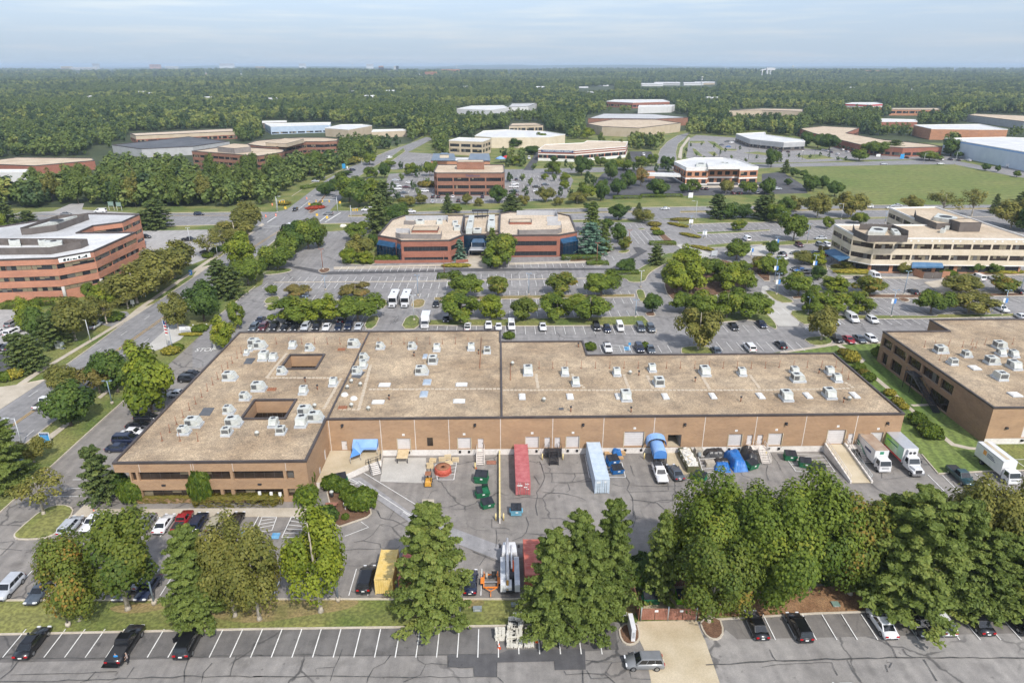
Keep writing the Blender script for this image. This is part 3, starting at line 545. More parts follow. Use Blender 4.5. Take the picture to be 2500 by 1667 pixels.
for a in([(1682,345),(1720,345),(1722,350),(1684,350)],[(1725,345),(1745,347),(1768,364),(1800,365),(1798,369),(1760,368)],[(1690,362),(1700,366),(1716,381),(1712,383),(1695,377)],[(1727,372),(1745,371),(1752,380),(1740,381)],[(1815,374),(1850,371),(1900,378),(1880,381)],[(1940,380),(2000,378),(2040,388),(1970,390)]):island(_c,a,_B,0)
# ---------------------------------------------------------------- building materials
brick(_1,(.385,.245,.145),(.33,.205,.118),(.45,.35,.25),row=.2)
brick(cr,(.29,.185,.115),(.25,.155,.095),(.33,.25,.18),row=.2)  # darkened copy of the tan brick, shade painted into the colour
brick('brick_orange',(.47,.21,.135),(.41,.18,.112),(.46,.31,.24),row=.22)
brick(_p,(.31,.125,.085),(.265,.105,.07),(.34,.2,.155),row=.22)
brick(_2,(.285,.145,.098),(.24,.12,.08),(.31,.2,.155),row=.25)
brick(_k,(.45,.22,.125),(.38,.18,.10),(.46,.32,.24),row=.25)
mat(aI,(.335,.248,.16),.95,(.465,.365,.25),.11,fine=.30,fscale=6.5,coord=ce,detail=8,bump=.25,bscale=5)
def blotch(name,sc,lo,hi):
 nt=MATS[name].node_tree;b=nt.nodes[_R];L=nt.links.new;src_=b.inputs[aa].links[0].from_socket;g=nt.nodes.new(_4);n=nt.nodes.new(_u);n.inputs[_9].default_value=sc;n.inputs[aX].default_value=5;n.inputs[aB].default_value=.68;n.inputs['Distortion'].default_value=.6;L(g.outputs[bC],n.inputs[0])
 r=nt.nodes.new(_J);r.color_ramp.elements[0].position=.36;r.color_ramp.elements[1].position=.6;r.color_ramp.elements[0].color=(*lo,1);r.color_ramp.elements[1].color=(*hi,1);L(n.outputs[0],r.inputs[0]);k=nt.nodes.new(_X);k.blend_type=_Y;k.inputs[0].default_value=1;L(src_,k.inputs[1]);L(r.outputs[0],k.inputs[2]);L(k.outputs[0],b.inputs[aa])
blotch(aI,.21,(.70,.70,.71),(1.06,1.05,1.03));blotch(aI,.75,(.84,.84,.85),(1.08,1.07,1.06))
mat(bv,(.50,.40,.29),.95,(.60,.50,.385),.1,fine=.16,fscale=1.5,coord=ce,detail=6)
mat(_A,(.46,.36,.25),.9,(.56,.46,.34),.12,fine=.1,fscale=1,coord=ce)
mat(_g,(.66,.66,.655),.7,(.55,.55,.545),.12,fine=.06,fscale=1.2,coord=ce,detail=6)
mat(_8,(.42,.42,.42),.8,(.52,.52,.52),.1,fine=.08,fscale=1,coord=ce,detail=6)
mat(b8,(.07,.075,.085),.8,(.11,.115,.125),.1,fine=.1,fscale=1,coord=ce)
mat(av,(.055,.043,.040),.5,(.08,.065,.06),.6)
mat(_D,(.78,.76,.72),.6,(.70,.68,.64),.8)
mat(bG,(.58,.49,.355),.85,(.64,.55,.42),.25,fine=.04,fscale=2,coord=ce)
mat(_M,(.45,.36,.25),.85,(.51,.42,.31),.2,fine=.04,fscale=2,coord=ce)
mat(_i,(.60,.60,.59),.8,(.54,.53,.52),.3,coord=ce);mat(aq,(.36,.36,.36),.8,(.42,.42,.42),.3,coord=ce)
mat(cg,(.36,.44,.54),.7,(.42,.5,.6),.3,coord=ce);mat('pale_blue_wall',(.50,.57,.64),.7,(.55,.62,.68),.2,coord=ce)
mat(_V,(.62,.58,.53),.85,(.74,.70,.66),.35,fine=.07,fscale=3,coord=ce)
mat(bH,(.52,.03,.04),.5)
mat(_C,(.105,.088,.078),.7,(.135,.115,.103),.6,coord=ce)
mat(cs,(.20,.18,.17),.7,(.25,.23,.215),.6,coord=ce)
mat(c8,(.012,.012,.014),.7)
def glass(name,c,rough=.08,c2=None):
 m=mat(name,c,rough,c2 or tuple(q*1.6 for q in c),.8,coord=ce,spec=.6);return m
glass(an,(.030,.022,.017));glass(_E,(.018,.020,.024));glass(bV,(.006,.018,.036),.06);glass(aA,(.012,.05,.105),.3)
mat('blind',(.19,.16,.10),.4,(.25,.21,.14),1.5,coord=ce,spec=.6);mat('blind_grey',(.12,.115,.105),.35,spec=.6);mat(ck,(.045,.036,.032),.5);mat('mullion_pale',(.5,.5,.5),.5)
mat(bW,(.66,.63,.62),.6,(.58,.55,.54),.9,coord=ce);mat(_y,(.45,.46,.48),.45,(.52,.53,.55),1,metal=.3);mat(_b,(.03,.03,.034),.5);mat(bO,(.40,.42,.43),.4,(.5,.52,.53),2,metal=.6)
mat(bq,(.46,.475,.44),.5,(.58,.59,.55),1.2);mat(bI,(.50,.53,.56),.5,(.6,.63,.66),1.1,metal=.2);mat(aN,(.25,.10,.05),.9,(.34,.15,.08),3)
mat(ay,(.06,.20,.52),.7,(.09,.26,.62),.6);mat(_0,(.20,.36,.66),.7,(.26,.43,.72),.5);mat('awning_navy',(.045,.13,.24),.7,(.08,.17,.29),.6)
mat(cE,(.13,.17,.22),.7,(.17,.21,.26),.3,coord=ce);mat(_l,(.82,.82,.80),.6);mat(_j,(.015,.015,.016),.5);mat(bJ,(.04,.30,.62),.5);mat(bK,(.02,.05,.16),.5)
mat(bE,(.70,.67,.60),.35,(.76,.73,.68),1);mat('skylight_blue',(.30,.36,.44),.3,(.36,.43,.5),1);mat('paver',(.46,.38,.28),.9,(.54,.46,.36),2,coord=ce)
def PV(px,py,Y):
 0
 u=(px-1250)/FPX;v=(py-833.5)/FPX;d=cp_-v*sp_;dz=-(sp_+v*cp_);dx=u*cy_+d*sy_;dy=-u*sy_+d*cy_;t=Y/dy
 return dx*t,CAM_H+dz*t
def PVZ(t,x,y,Y):return PV(*Z(t,x,y),Y)
def wall_open(mb,A,B,z0,z1,openings,m,depth=.3,mreveal=None):
 0
 A,B=Vector(A),Vector(B);L_=(B-A).length;d=(B-A)/L_;n=Vector((d.y,-d.x));mreveal=mreveal or m
 xs=sorted({0,L_,*[o[0]for o in openings],*[o[1]for o in openings]});zs=sorted({z0,z1,*[o[2]for o in openings],*[o[3]for o in openings]})
 def W(s,z,k=0):q=A+d*s-n*k;return(q.x,q.y,z)
 for a,b in zip(xs,xs[1:]):
  for c,e in zip(zs,zs[1:]):
   mx_,mz=(a+b)/2,(c+e)/2
   if any(o[0]<mx_<o[1]and o[2]<mz<o[3]for o in openings):continue
   mb.face([W(a,c),W(b,c),W(b,e),W(a,e)],m)
 for a,b,c,e in openings:
  for q in([W(a,c),W(a,c,depth),W(a,e,depth),W(a,e)],[W(b,c,depth),W(b,c),W(b,e),W(b,e,depth)],[W(a,e),W(a,e,depth),W(b,e,depth),W(b,e)],[W(a,c,depth),W(a,c),W(b,c),W(b,c,depth)]):mb.face(q,mreveal)
 return lambda s,z,k=0:W(s,z,k)
def window_part(parent,W,s0,s1,z0,z1,k,panes,gl=an,blind=.3,mul=ck,name='window',tr=0):
 mb=MB();n=max(1,panes)
 for i in range(n):
  a,b=s0+(s1-s0)*i/n,s0+(s1-s0)*(i+1)/n;m=gl;r=random.random()
  zs=z0
  if r<blind:m='blind' if random.random()<.7 else 'blind_grey'
  elif r<blind*1.7:
   zs=z0+(z1-z0)*random.uniform(.3,.7);mb.face([W(a,zs,k),W(b,zs,k),W(b,z1,k),W(a,z1,k)],'blind');mb.face([W(a,z0,k),W(b,z0,k),W(b,zs,k),W(a,zs,k)],gl);continue
  mb.face([W(a,z0,k),W(b,z0,k),W(b,z1,k),W(a,z1,k)],m)
 for i in range(n+1):
  c=s0+(s1-s0)*i/n;w=.04;c=min(max(c,s0+w),s1-w)
  mb.face([W(c-w,z0,k-.05),W(c+w,z0,k-.05),W(c+w,z1,k-.05),W(c-w,z1,k-.05)],mul)
 for t in range(tr+1):
  zz=z0+.04+(z1-z0-.08)*t/max(tr,1);mb.face([W(s0,zz-.035,k-.048),W(s1,zz-.035,k-.048),W(s1,zz+.035,k-.048),W(s0,zz+.035,k-.048)],mul)
 return mb.build(name,parent)
def building(name,label,cat,fp,ztop,bands,roof=_A,coping=av,wallm=_p,bay=6,pier=.5,panes=4,gl=an,blind=.3,parapet=.35,cop_w=.35,cop_h=.14,win_edges=None,group=None,recess=.25,mul=ck):
 0
 fp=ccw(fp);root=thing(name,label,cat,(0,0,0),0,group);mb=MB();n=len(fp)
 solids=[b for b in bands if b[2]!=bL];wins=[b for b in bands if b[2]==bL]
 for i in range(n):
  A,B=Vector(fp[i]),Vector(fp[(i+1)%n]);L_=(B-A).length;nrm=Vector(((B-A).y,-(B-A).x))/L_;mid=(A+B)/2
  facing=nrm.dot(-mid)>-.0*mid.length if win_edges is None else i in win_edges
  for b in solids:wall_open(mb,A,B,b[0],b[1],[],b[2])
  for b in wins:
   if not facing or L_<2.2:wall_open(mb,A,B,b[0],b[1],[],_E if L_<2.2 else wallm);continue
   nb=max(1,round(L_/bay));ops=[(L_*j/nb+pier/2,L_*(j+1)/nb-pier/2,b[0],b[1])for j in range(nb)]
   W=wall_open(mb,A,B,b[0],b[1],ops,b[3]if len(b)>3 else wallm,recess)
   for o in ops:window_part(root,W,o[0],o[1],o[2],o[3],recess-.02,panes,gl,blind,mul)
 mb.build(cB,root)
 rm=MB();inn=inset(fp,cop_w);
 from mathutils.geometry import tessellate_polygon
 vv=[Vector((p[0],p[1],ztop-parapet))for p in inn];k=rm.mi(roof);rm.v=[tuple(q)for q in vv]
 for t in tessellate_polygon([vv]):
  a,b,c=[vv[i]for i in t]
  if(b-a).cross(c-a).z<0:t=(t[0],t[2],t[1])
  rm.f.append(tuple(t));rm.m.append(k);rm.sm.append(False)
 rm.build(cL,root)
 cm=MB();cm.ring(inset(fp,-.06),inn,ztop-parapet-.02,ztop+cop_h,coping);cm.build(av,root)
 return root
def ground_fp(px,z):return[tuple(P(a,b,z)[:2])for a,b in px]
def text_on(parent,body,A,B,s,z,size,m,off=.06,align=c6,name=aR,ext=.02,sx=1):
 0
 A,B=Vector(A),Vector(B);d=(B-A).normalized();n=Vector((d.y,-d.x));c=bpy.data.curves.new(name,c5);c.body=body;c.size=size;c.align_x=align;c.extrude=ext;c.materials.append(M(m))
 o=bpy.data.objects.new(name,c);COL.objects.link(o);q=A+d*s+n*off;o.location=(q.x,q.y,z);o.rotation_euler=(math.pi/2,0,math.atan2(d.y,d.x));o.scale=(sx,1,1)
 if parent:o.parent=parent
 return o
# ---------------------------------------------------------------- the long warehouse in the middle
ZR=7.7;WX0,WX1,WY0,WY1=-61.5,-31.0,94.3,151.6
wh=thing(_f,'long tan brick flex warehouse with gravel roof and a row of loading docks',_f)
mb=MB()
up=[(311,332),(338,461),(467,562),(569,692),(699,718)];lo=[(322,337),(349,466),(474,499),(507,541),(548,567),(575,694),(704,723)]
ops=[];Bx0=-59.3
for a,b in up:ops.append((PV(a,1160,WY0)[0]-Bx0,PV(b,1160,WY0)[0]-Bx0,4.25,5.9))
for a,b in lo:ops.append((PV(a,1212,WY0)[0]-Bx0,PV(b,1212,WY0)[0]-Bx0,.9,2.5))
ops=[(max(.25,a),min(WX1-Bx0-.2,b),c,d)for a,b,c,d in ops]
Wf=wall_open(mb,(Bx0,WY0),(WX1,WY0),0,5.9,ops,_1,.55)
wall_open(mb,(WX0,WY0),(WX1,WY0),5.9,ZR-.1,[],_1);mb.face([(WX0,WY0,5.9),(Bx0,WY0,5.9),(Bx0,WY1,5.9),(WX0,WY1,5.9)][::-1],_1)
for o in ops:window_part(wh,Wf,o[0],o[1],o[2],o[3],.53,max(1,round((o[1]-o[0])/1.6)),blind=.12)
wall_open(mb,(WX0,WY1),(WX0,WY0),5.9,ZR-.1,[],_1)
so=[(1.5+k*6.4,6.9+k*6.4,z,z+1.65)for k in range(8)for z in(.9,4.25)]
Wl=wall_open(mb,(Bx0,WY1),(Bx0,WY0),0,5.9,so,_1,.5)
for o in so:window_part(wh,Wl,*o,.48,4,blind=.12)
Wi=wall_open(mb,(WX1,WY0),(WX1,108.2),0,ZR-.1,[(6.2,7.6,.1,2.3),(10.3,11.4,1.2,3.3)],_1,.2)
FY=108.2;docks=[];D=lambda t,a,b,za,zb,kind:docks.append((PVZ(t,a,950,FY)[0],PVZ(t,b,950,FY)[0],za,zb,kind))
for a in((_t,790,840,1.25,3.2,aO),(_t,985,1045,1.25,3.3,aO),(_t,1075,1125,1.25,3.3,aO),(_t,1292,1408,1.3,3.6,bX),(_t,1557,1610,1.9,3.7,'pane'),(_t,1832,1948,1.3,3.6,bX),(_t,2010,2060,1.3,3.4,aO),(_s,157,275,1.3,3.7,bX),(_s,327,377,1.3,3.5,aO),(_s,417,467,1.3,3.5,aO),(_s,520,637,1.3,3.7,bX),(_s,1035,1212,1.5,4.5,bX),(_s,1240,1290,1.3,3.5,aO),(_s,1330,1380,1.3,3.5,aO),(_s,1425,1545,.9,3.8,'open'),(_s,1965,2085,1.3,3.8,bX),(_s,2130,2180,1.5,3.6,aO),(_s,2222,2272,1.5,3.6,aO),(_N,40,165,1.4,3.9,bX),(_N,562,720,1.5,4.5,bX),(_N,750,800,1.5,3.7,aO),(_N,835,887,1.5,3.7,aO),(_N,945,1058,1.4,3.9,bX)):D(*a)
dop=[(a-WX1,b-WX1,max(c,1.22),d)for a,b,c,d,k in docks]
Wd=wall_open(mb,(WX1,FY),(73.1,FY),1.2,ZR-.1,dop,_1,.25)
wall_open(mb,(WX1,FY-.02),(73.1,FY-.02),0,1.2,[],_V)
for A,B in(((73.1,FY),(73.1,136.4)),((73.1,136.4),(19,136.4)),((19,136.4),(19,144.5)),((19,144.5),(.2,144.5)),((.2,144.5),(.2,WY1)),((.2,WY1),(WX0,WY1))):wall_open(mb,A,B,0,ZR-.1,[],_1)
for t,x in((_t,675),(_t,1135),(_t,1443),(_t,1748),(_t,2212),(_s,402),(_s,858),(_s,1312),(_s,1762),(_s,2223),(_N,385),(_N,840)):
 X=PVZ(t,x,760,FY)[0];mb.box(X-.05,FY-.012,1.2,X+.05,FY+.05,ZR-.2,_V)
for x in(337,464,566,696,470):
 X=PV(x,1130,WY0)[0];mb.box(X-.03,WY0-.012,5.9,X+.03,WY0+.02,ZR-.2,_V)
mb.build(cB,wh)
for i,(a,b,c,d,k)in enumerate(docks):
 q=MB();y=FY+.22;s0,s1=a-WX1,b-WX1;c=max(c,1.22)
 if k=='pane':window_part(wh,Wd,s0,s1,c,d,.2,1,an,0);continue
 if k=='open':
  q.box(a,FY+.26,c-.02,b,FY+5,d,c8);q.v=q.v[:];bay_=MB()
  bay_.face([(a,FY+.25,c),(b,FY+.25,c),(b,FY+4,c),(a,FY+4,c)],cD);bay_.face([(a,FY+4,c),(b,FY+4,c),(b,FY+4,d),(a,FY+4,d)],_C)
  bay_.face([(a,FY+.25,c),(a,FY+4,c),(a,FY+4,d),(a,FY+.25,d)],aq);bay_.face([(b,FY+4,c),(b,FY+.25,c),(b,FY+.25,d),(b,FY+4,d)],aq);bay_.face([(a,FY+.25,d),(a,FY+4,d),(b,FY+4,d),(b,FY+.25,d)],c8)
  bay_.build('open_bay',wh);continue
 q.face([(a,y,c),(b,y,c),(b,y,d),(a,y,d)],bW)
 if k==bX:
  for j in range(1,6):zz=c+(d-c)*j/6;q.box(a,y-.02,zz-.015,b,y-.004,zz+.015,_T)
  q.build('dock_door',wh);f=MB()
  f.box(a-.12,FY-.06,c-.45,a+.02,FY+.02,d,cD);f.build('door_jamb',wh);f=MB();f.box(b-.02,FY-.06,c-.45,b+.12,FY+.02,d,cD);f.build('door_jamb',wh)
  for xx in(a+.15,b-.55):z_=MB();z_.box(xx,FY-.22,.55,xx+.4,FY-.025,.95,_j);z_.build('dock_bumper',wh)
  g=MB();xm=(a+b)/2;g.box(xm-.22,FY-.03,d+.55,xm+.22,FY-.001,d+.95,_l);g.box(xm-.05,FY-.04,d+.62,xm+.05,FY-.031,d+.88,_y);g.build('number_plate',wh)
 else:
  dq=q.build(aO,wh);q=MB();q.box(b-.25,y-.06,c+.95,b-.15,y-.002,c+1.1,_b);q.build('handle',dq)
for t,x,y in((_t,793,725),(_t,1983,720),(_s,675,718),(_s,1588,715),(_N,218,708),(_N,1127,705)):
 X,zz=PVZ(t,x,y,FY);q=MB();q.box(X-.22,FY-.3,zz-.2,X+.22,FY+.02,zz+.2,_b);q.tube([(X,FY-.2,zz+.1),(X,FY-.55,zz-.15)],.14,_b);q.build(cR,wh)
for X in(PV(399,1180,WY0)[0],PV(634,1180,WY0)[0]):q=MB();q.box(X-.3,WY0-.18,3.35,X+.3,WY0+.01,3.6,_b);q.build(cR,wh)
for k,(s,zz)in enumerate(((6.2,2.3),(10.3,3.3))):
 q=MB();q.box(WX1-.17,WY0+s,zz-2.1,WX1-.12,WY0+s+1.2,zz,bW);q.build(aO,wh)
def court(px):a=[P(*q,ZR)for q in px];return min(q.x for q in a[:1]+a[3:])*.5+max(q.x for q in(a[0],a[3]))*.5,(a[1].x+a[2].x)/2,(a[2].y+a[3].y)/2,(a[0].y+a[1].y)/2
courts=[court([(707,866),(789,866),(770,899),(689,899)]),court([(623,976),(719,976),(695,1020),(592,1020)])]
rects=[(WX0,WY0,WX1,FY),(WX0,FY,.2,WY1),(.2,FY,19,144.5),(19,FY,73.1,136.4)]
xs=sorted({q for r in rects for q in(r[0],r[2])}|{q for c in courts for q in c[:2]});ys=sorted({q for r in rects for q in(r[1],r[3])}|{q for c in courts for q in c[2:]})
rm=MB()
for a,b in zip(xs,xs[1:]):
 for c,d in zip(ys,ys[1:]):
  mx_,my_=(a+b)/2,(c+d)/2
  if any(r[0]<mx_<r[2]and r[1]<my_<r[3]for r in rects)and not any(k[0]<mx_<k[1]and k[2]<my_<k[3]for k in courts):
   rm.face([(a,c,ZR-.22),(b,c,ZR-.22),(b,d,ZR-.22),(a,d,ZR-.22)],aI)
rm.build(cL,wh)
fpw=[(WX0,WY0),(WX1,WY0),(WX1,FY),(73.1,FY),(73.1,136.4),(19,136.4),(19,144.5),(.2,144.5),(.2,WY1),(WX0,WY1)]
cm=MB();cm.ring(inset(fpw,-.08),inset(fpw,.32),ZR-.26,ZR+.08,av)
for c in courts:
 q=[(c[0],c[2]),(c[1],c[2]),(c[1],c[3]),(c[0],c[3])];cm.ring(inset(q,-.35),inset(q,.04),ZR-.26,ZR+.1,av)
cm.box(-31.05,FY+.34,ZR-.25,-30.7,WY1-.34,ZR+.0,av);cm.box(.05,FY+.34,ZR-.25,.42,144.16,ZR+.06,av);cm.build(av,wh)
for c in courts:
 q=MB();x0,x1,y0,y1=c
 for A,B in(((x1,y1),(x0,y1)),((x1,y0),(x1,y1)),((x0,y1),(x0,y0)),((x0,y0),(x1,y0))):
  A,B=Vector(A),Vector(B);wall_open(q,B,A,5.0,ZR-.2,[],_1);wall_open(q,B,A,0,5.0,[],an)
 for i in range(1,8):X=x0+(x1-x0)*i/8;q.box(X-.05,y1-.06,0,X+.05,y1-.001,5,ck)
 q.face([(x0,y0,.05),(x1,y0,.05),(x1,y1,.05),(x0,y1,.05)],_z);q.build('court',wh)
def pavers(p0,p1,step=.75,sz=.3):
 pv=MB()
 a,b=P(*p0,ZR),P(*p1,ZR);n=int((b-a).length/step)
 for i in range(n):q=a.lerp(b,(i+.5)/n)+Vector((random.uniform(-.05,.05),random.uniform(-.05,.05),0));pv.box(q.x-sz,q.y-sz,ZR-.225,q.x+sz,q.y+sz,ZR-.17+random.random()*.02,'paver')
 pv.build('paver_walk',wh)
for a,b in(((900,948),(1221,947)),((1226,950),(1860,950)),((1860,950),(2075,946)),((905,888),(876,996)),((833,921),(790,996)),((1308,910),(1314,946)),((1523,912),(1536,947)),((1580,914),(1595,946)),((1713,915),(1733,947)),((1830,912),(1855,946)),((650,920),(815,920)),((700,860),(650,920)),((1396,910),(1402,922)),((1418,936),(1428,946)),((825,996),(880,997)),((2062,930),(2085,945))):pavers(a,b)
def skylight(t,x0,x1,y0,y1,m=bE,parent=wh,z=ZR):
 a=[PZ(t,*q,z)for q in((x0,y1),(x1,y1),(x1,y0),(x0,y0))];cx=sum(q.x for q in a)/4;cyy=sum(q.y for q in a)/4;w=abs(a[1].x-a[0].x)/2;h=abs(a[3].y-a[0].y)/2
 q=MB();b_=[(cx-w,cyy-h),(cx+w,cyy-h),(cx+w,cyy+h),(cx-w,cyy+h)];q.hexa(b_,z-.22,z+.02,bI);q.hexa(inset(b_,.06),z+.02,z+.2,m,top=inset(b_,.3));return q.build(bE,parent)
for a in((1120,1225,348,375),(1060,1170,500,528),(1810,1915,345,372),(1787,1895,492,522)):skylight(_t,*a)
for a in((98,158,443,492),(527,588,443,490),(965,1020,440,490),(1385,1440,440,488),(1812,1865,437,485),(2238,2295,435,485)):skylight(_s,*a)
for a in((385,440,432,482),(805,862,428,480)):skylight(_N,*a)
for a in((1517,1590,315,360),(1490,1560,420,470),(1515,1557,90,125)):skylight(_t,*a,'skylight_blue')
for t,q in((aj,[(1780,632),(1880,632),(1925,562),(1825,562)]),(aj,[(2182,170),(2255,170),(2295,118),(2215,118)]),(_t,[(870,290),(950,298),(1000,240),(905,235)]),(_s,[(455,580),(500,580),(500,562),(458,562)])):
 a=[PZ(t,*k,ZR)[:2]for k in q];k=MB();k.hexa([tuple(z)for z in a],ZR-.225,ZR-.16,b8);k.build('roof_mat',wh)
RX=90.8;rfp=[(RX,110.2),(150,110.2),(150,157),(106.6,157),(106.6,149.2),(RX,149.2)]
wr=thing(_f,'brown brick warehouse with an outside steel stair on its shaded side',_f)
mb=MB();Wn=None
L_=149.2-110.2
ops=[]
for a,b in((1095,1145),(1158,1240),(1252,1338),(1350,1480),(1500,1598)):
 pass
yy=[148.5,144.5,143.8,138.6,137.9,132.9,132.2,126.4,125.7,121.6]
ops=[(149.2-yy[i],149.2-yy[i+1],4.4,6.5)for i in range(0,10,2)]+[(149.2-147.5,149.2-145.2,.4,3.2),(149.2-143.6,149.2-139.2,.4,3.2),(149.2-137.4,149.2-130.5,.2,3.2),(149.2-128.5,149.2-121.8,.2,3.2)]
Wn=wall_open(mb,(RX,149.2),(RX,110.2),0,ZR-.1,ops,cr,.5)  # wall turned from the sun, its shade put into the brick colour
for o in ops:window_part(wr,Wn,*o,.48,4,an,.06)
dd=[(PV(2491,1070,110.2)[0]-RX,PV(2560,1070,110.2)[0]-RX,1.3,4.4)]
wall_open(mb,(RX,110.2),(150,110.2),1.2,ZR-.1,dd,_1,.25);wall_open(mb,(RX,110.18),(150,110.18),0,1.2,[],_V)
for A,B in((rfp[1],rfp[2]),(rfp[2],rfp[3])):wall_open(mb,A,B,0,ZR-.1,[],_1)
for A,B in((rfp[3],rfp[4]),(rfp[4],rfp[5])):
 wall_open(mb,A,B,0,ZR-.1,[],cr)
mb.build(cB,wr)
q=MB();q.face([(RX+dd[0][0],110.42,1.3),(RX+dd[0][1],110.42,1.3),(RX+dd[0][1],110.42,4.4),(RX+dd[0][0],110.42,4.4)],bW);q.build('dock_door',wr)
q=MB();q.box(RX+dd[0][0]+.1,109.95,.6,RX+dd[0][0]+.6,110.17,1.0,_j);q.build('dock_bumper',wr)
for X,zz in((PV(2457,1044,110.2)),):q=MB();q.box(X-.25,109.9,zz-.2,X+.25,110.2,zz+.2,_b);q.build(cR,wr)
rm=MB();rm.face([(RX+.3,110.5,ZR-.22),(150,110.5,ZR-.22),(150,148.9,ZR-.22),(RX+.3,148.9,ZR-.22)],aI);rm.face([(106.9,148.9,ZR-.22),(150,148.9,ZR-.22),(150,156.7,ZR-.22),(106.9,156.7,ZR-.22)],aI);rm.build(cL,wr)
cm=MB();cm.ring(inset(rfp,-.08),inset(rfp,.32),ZR-.26,ZR+.08,av);cm.build(av,wr)
skylight(_N,1870,1950,190,228,bE,wr);skylight(_N,2225,2320,428,468,bE,wr)
st=MB();ys0,ys1=133.6,122.5
st.box(RX-2.1,131.6,3.9,RX-.05,134.6,4.05,_b)
for k in range(24):t=k/23;y_=131.6-9.0*t;st.box(RX-2.0,y_-.2,3.85-3.7*t,RX-.8,y_+.2,3.93-3.7*t,_b)
for x_ in(RX-2.05,RX-.75):
 st.tube([(x_,131.6,4.0),(x_,122.6,.15)],.09,_b,6);st.tube([(x_,131.6,5.0),(x_,122.6,1.15)],.04,_b,5)
 for k in range(7):t=k/6;st.tube([(x_,131.6-9*t,4-3.85*t),(x_,131.6-9*t,5-3.85*t)],.03,_b,4)
st.tube([(RX-2.05,131.6,5.0),(RX-2.05,134.6,5.0),(RX-.1,134.6,5.0)],.04,_b,5)
for x_,y_ in((RX-2,134.5),(RX-2,131.8),(RX-.3,134.5),(RX-2,127)):st.tube([(x_,y_,0),(x_,y_,3.9 if y_>128 else 2)],.07,_b,6)
for k in range(6):st.tube([(RX-2.05,131.9+k*.52,4.0),(RX-2.05,131.9+k*.52,5)],.03,_b,4)
st.build('outside_stair',wr)
# ---------------------------------------------------------------- office blocks round about
def bands3(zt,rows,m,base=0):
 0
 out=[];z=zt
 for a,b in rows:out+=[(a,z,m),(b,a,bL,m)];z=b
 out.append((base,z,m));return out
fpL=ground_fp([(-250,642),(133,630),(228,613),(331,567),(188,568),(227,551),(298,542),(340,523),(212,521),(-250,590)],13.2)
ob=building(_O,'four-storey brick office with dark ribbon windows and half its roof white',be,fpL,13.2,bands3(13.1,[(11.2,9.75),(7.7,6.35),(4.4,3.1)],'brick_orange',0),_8,bay=7.5,pier=.001,panes=5,gl=_E,blind=.3,recess=.3)
fpc=ccw(fpL)
def P13(px):return tuple(P(*px,13.2)[:2])
q=MB();wpts=[P13(a)for a in((-240,641),(133,629),(227,612),(326,567.5),(190,569),(164,575),(-240,585))]
from mathutils.geometry import tessellate_polygon
vv=[Vector((*a,12.88))for a in wpts];k=q.mi(_g);q.v=[tuple(a)for a in vv]
for t in tessellate_polygon([vv]):q.f.append(tuple(t));q.m.append(k);q.sm.append(False)
q.build('white_roof_sheet',ob)
for a in((133,630),(228,613)):
 p=P(*a,13.2);c=MB();c.tube([(p.x+.5,p.y-.35,0),(p.x+.5,p.y-.35,4.4)],.45,_T,14);c.build('column',ob)
A,B=Vector(P13((133,630))),Vector(P13((228,613)));d=(B-A).normalized();nn=Vector((d.y,-d.x));L_=(B-A).length
bn=MB();a0,a1=A+d*L_*.08+nn*.08,A+d*L_*.9+nn*.08;bn.face([(*a0,11.55),(*a1,11.55),(*a1,12.9),(*a0,12.9)],_l)
x=1.2
while x<L_*.82-1.2:
 h=random.uniform(.25,.85);w=random.uniform(.35,.9);c0,c1=A+d*(L_*.08+x)+nn*.1,A+d*(L_*.08+x+w)+nn*.1;bn.face([(*c0,11.75),(*c1,11.75),(*c1,11.75+h),(*c0,11.75+h*random.uniform(.4,1))],_j);x+=w+random.uniform(-.15,.35)
bo=bn.build('banner');tag(bo,'long white banner with a black skyline drawing on the brick office','banner')
def screen(px,z,h,m=_C,label='',t=.12):
 pts=[P(*a,z+h)[:2]for a in px];mb=MB();pts=[Vector(p)for p in pts]
 for a,b in zip(pts,pts[1:]):
  d=(b-a);L_=d.length;d/=L_;n=Vector((-d.y,d.x))*t/2;mb.hexa([tuple(a-n),tuple(b-n),tuple(b+n),tuple(a+n)],z-.3,z+h,m)
  k=0
  while k<L_:q=a+d*k;mb.hexa([tuple(q-n*1.7-d*.06),tuple(q-n*1.7+d*.06),tuple(q+n*1.7+d*.06),tuple(q+n*1.7-d*.06)],z-.3,z+h-.04,m);k+=1.1
 return tag(mb.build('roof_screen'),label,'screen wall')
def roofbox(px,z,h,m,label,name='roof_unit',cat='roof unit',group=None,pent=False):
 0
 pts=ccw([tuple(P(*a,z+h)[:2])for a in px]);mb=MB();mb.hexa(pts,z-.3,z+h,m,bq if m==bq else(_A if pent else m));o=thing(name,label,cat,(0,0,0),0,group);b=mb.build('cabinet' if not pent else cB,o)
 if pent:c=MB();c.ring(inset(pts,-.08),inset(pts,.2),z+h-.02,z+h+.12,av);c.build(av,o)
 else:
  c=Vector((sum(p[0]for p in pts)/len(pts),sum(p[1]for p in pts)/len(pts)));r=min((Vector(pts[0])-Vector(pts[1])).length,(Vector(pts[1])-Vector(pts[2])).length)*.3
  f=MB();f.lathe((c.x,c.y,z+h),[(r,0),(r,.12),(r*.85,.12),(r*.8,.05),(.05,.05)],_b,14);f.build('fan',o)
 return o
screen([(50,555),(75,568),(70,569),(52,569),(50,556),(140,531),(213,521),(214,530),(136,549),(70,556)][:1]+[(50,558),(72,557),(136,549),(214,522),(205,522),(140,526),(50,556)],13.2,1.9,_C,'closed dark louvre screen on the grey roof of the brick office')
screen([(-150,603),(0,605),(120,604),(195,590),(212,583),(150,582),(-150,582)],13.2,1.9,_C,'dark louvre screen round the machines on the white roof')
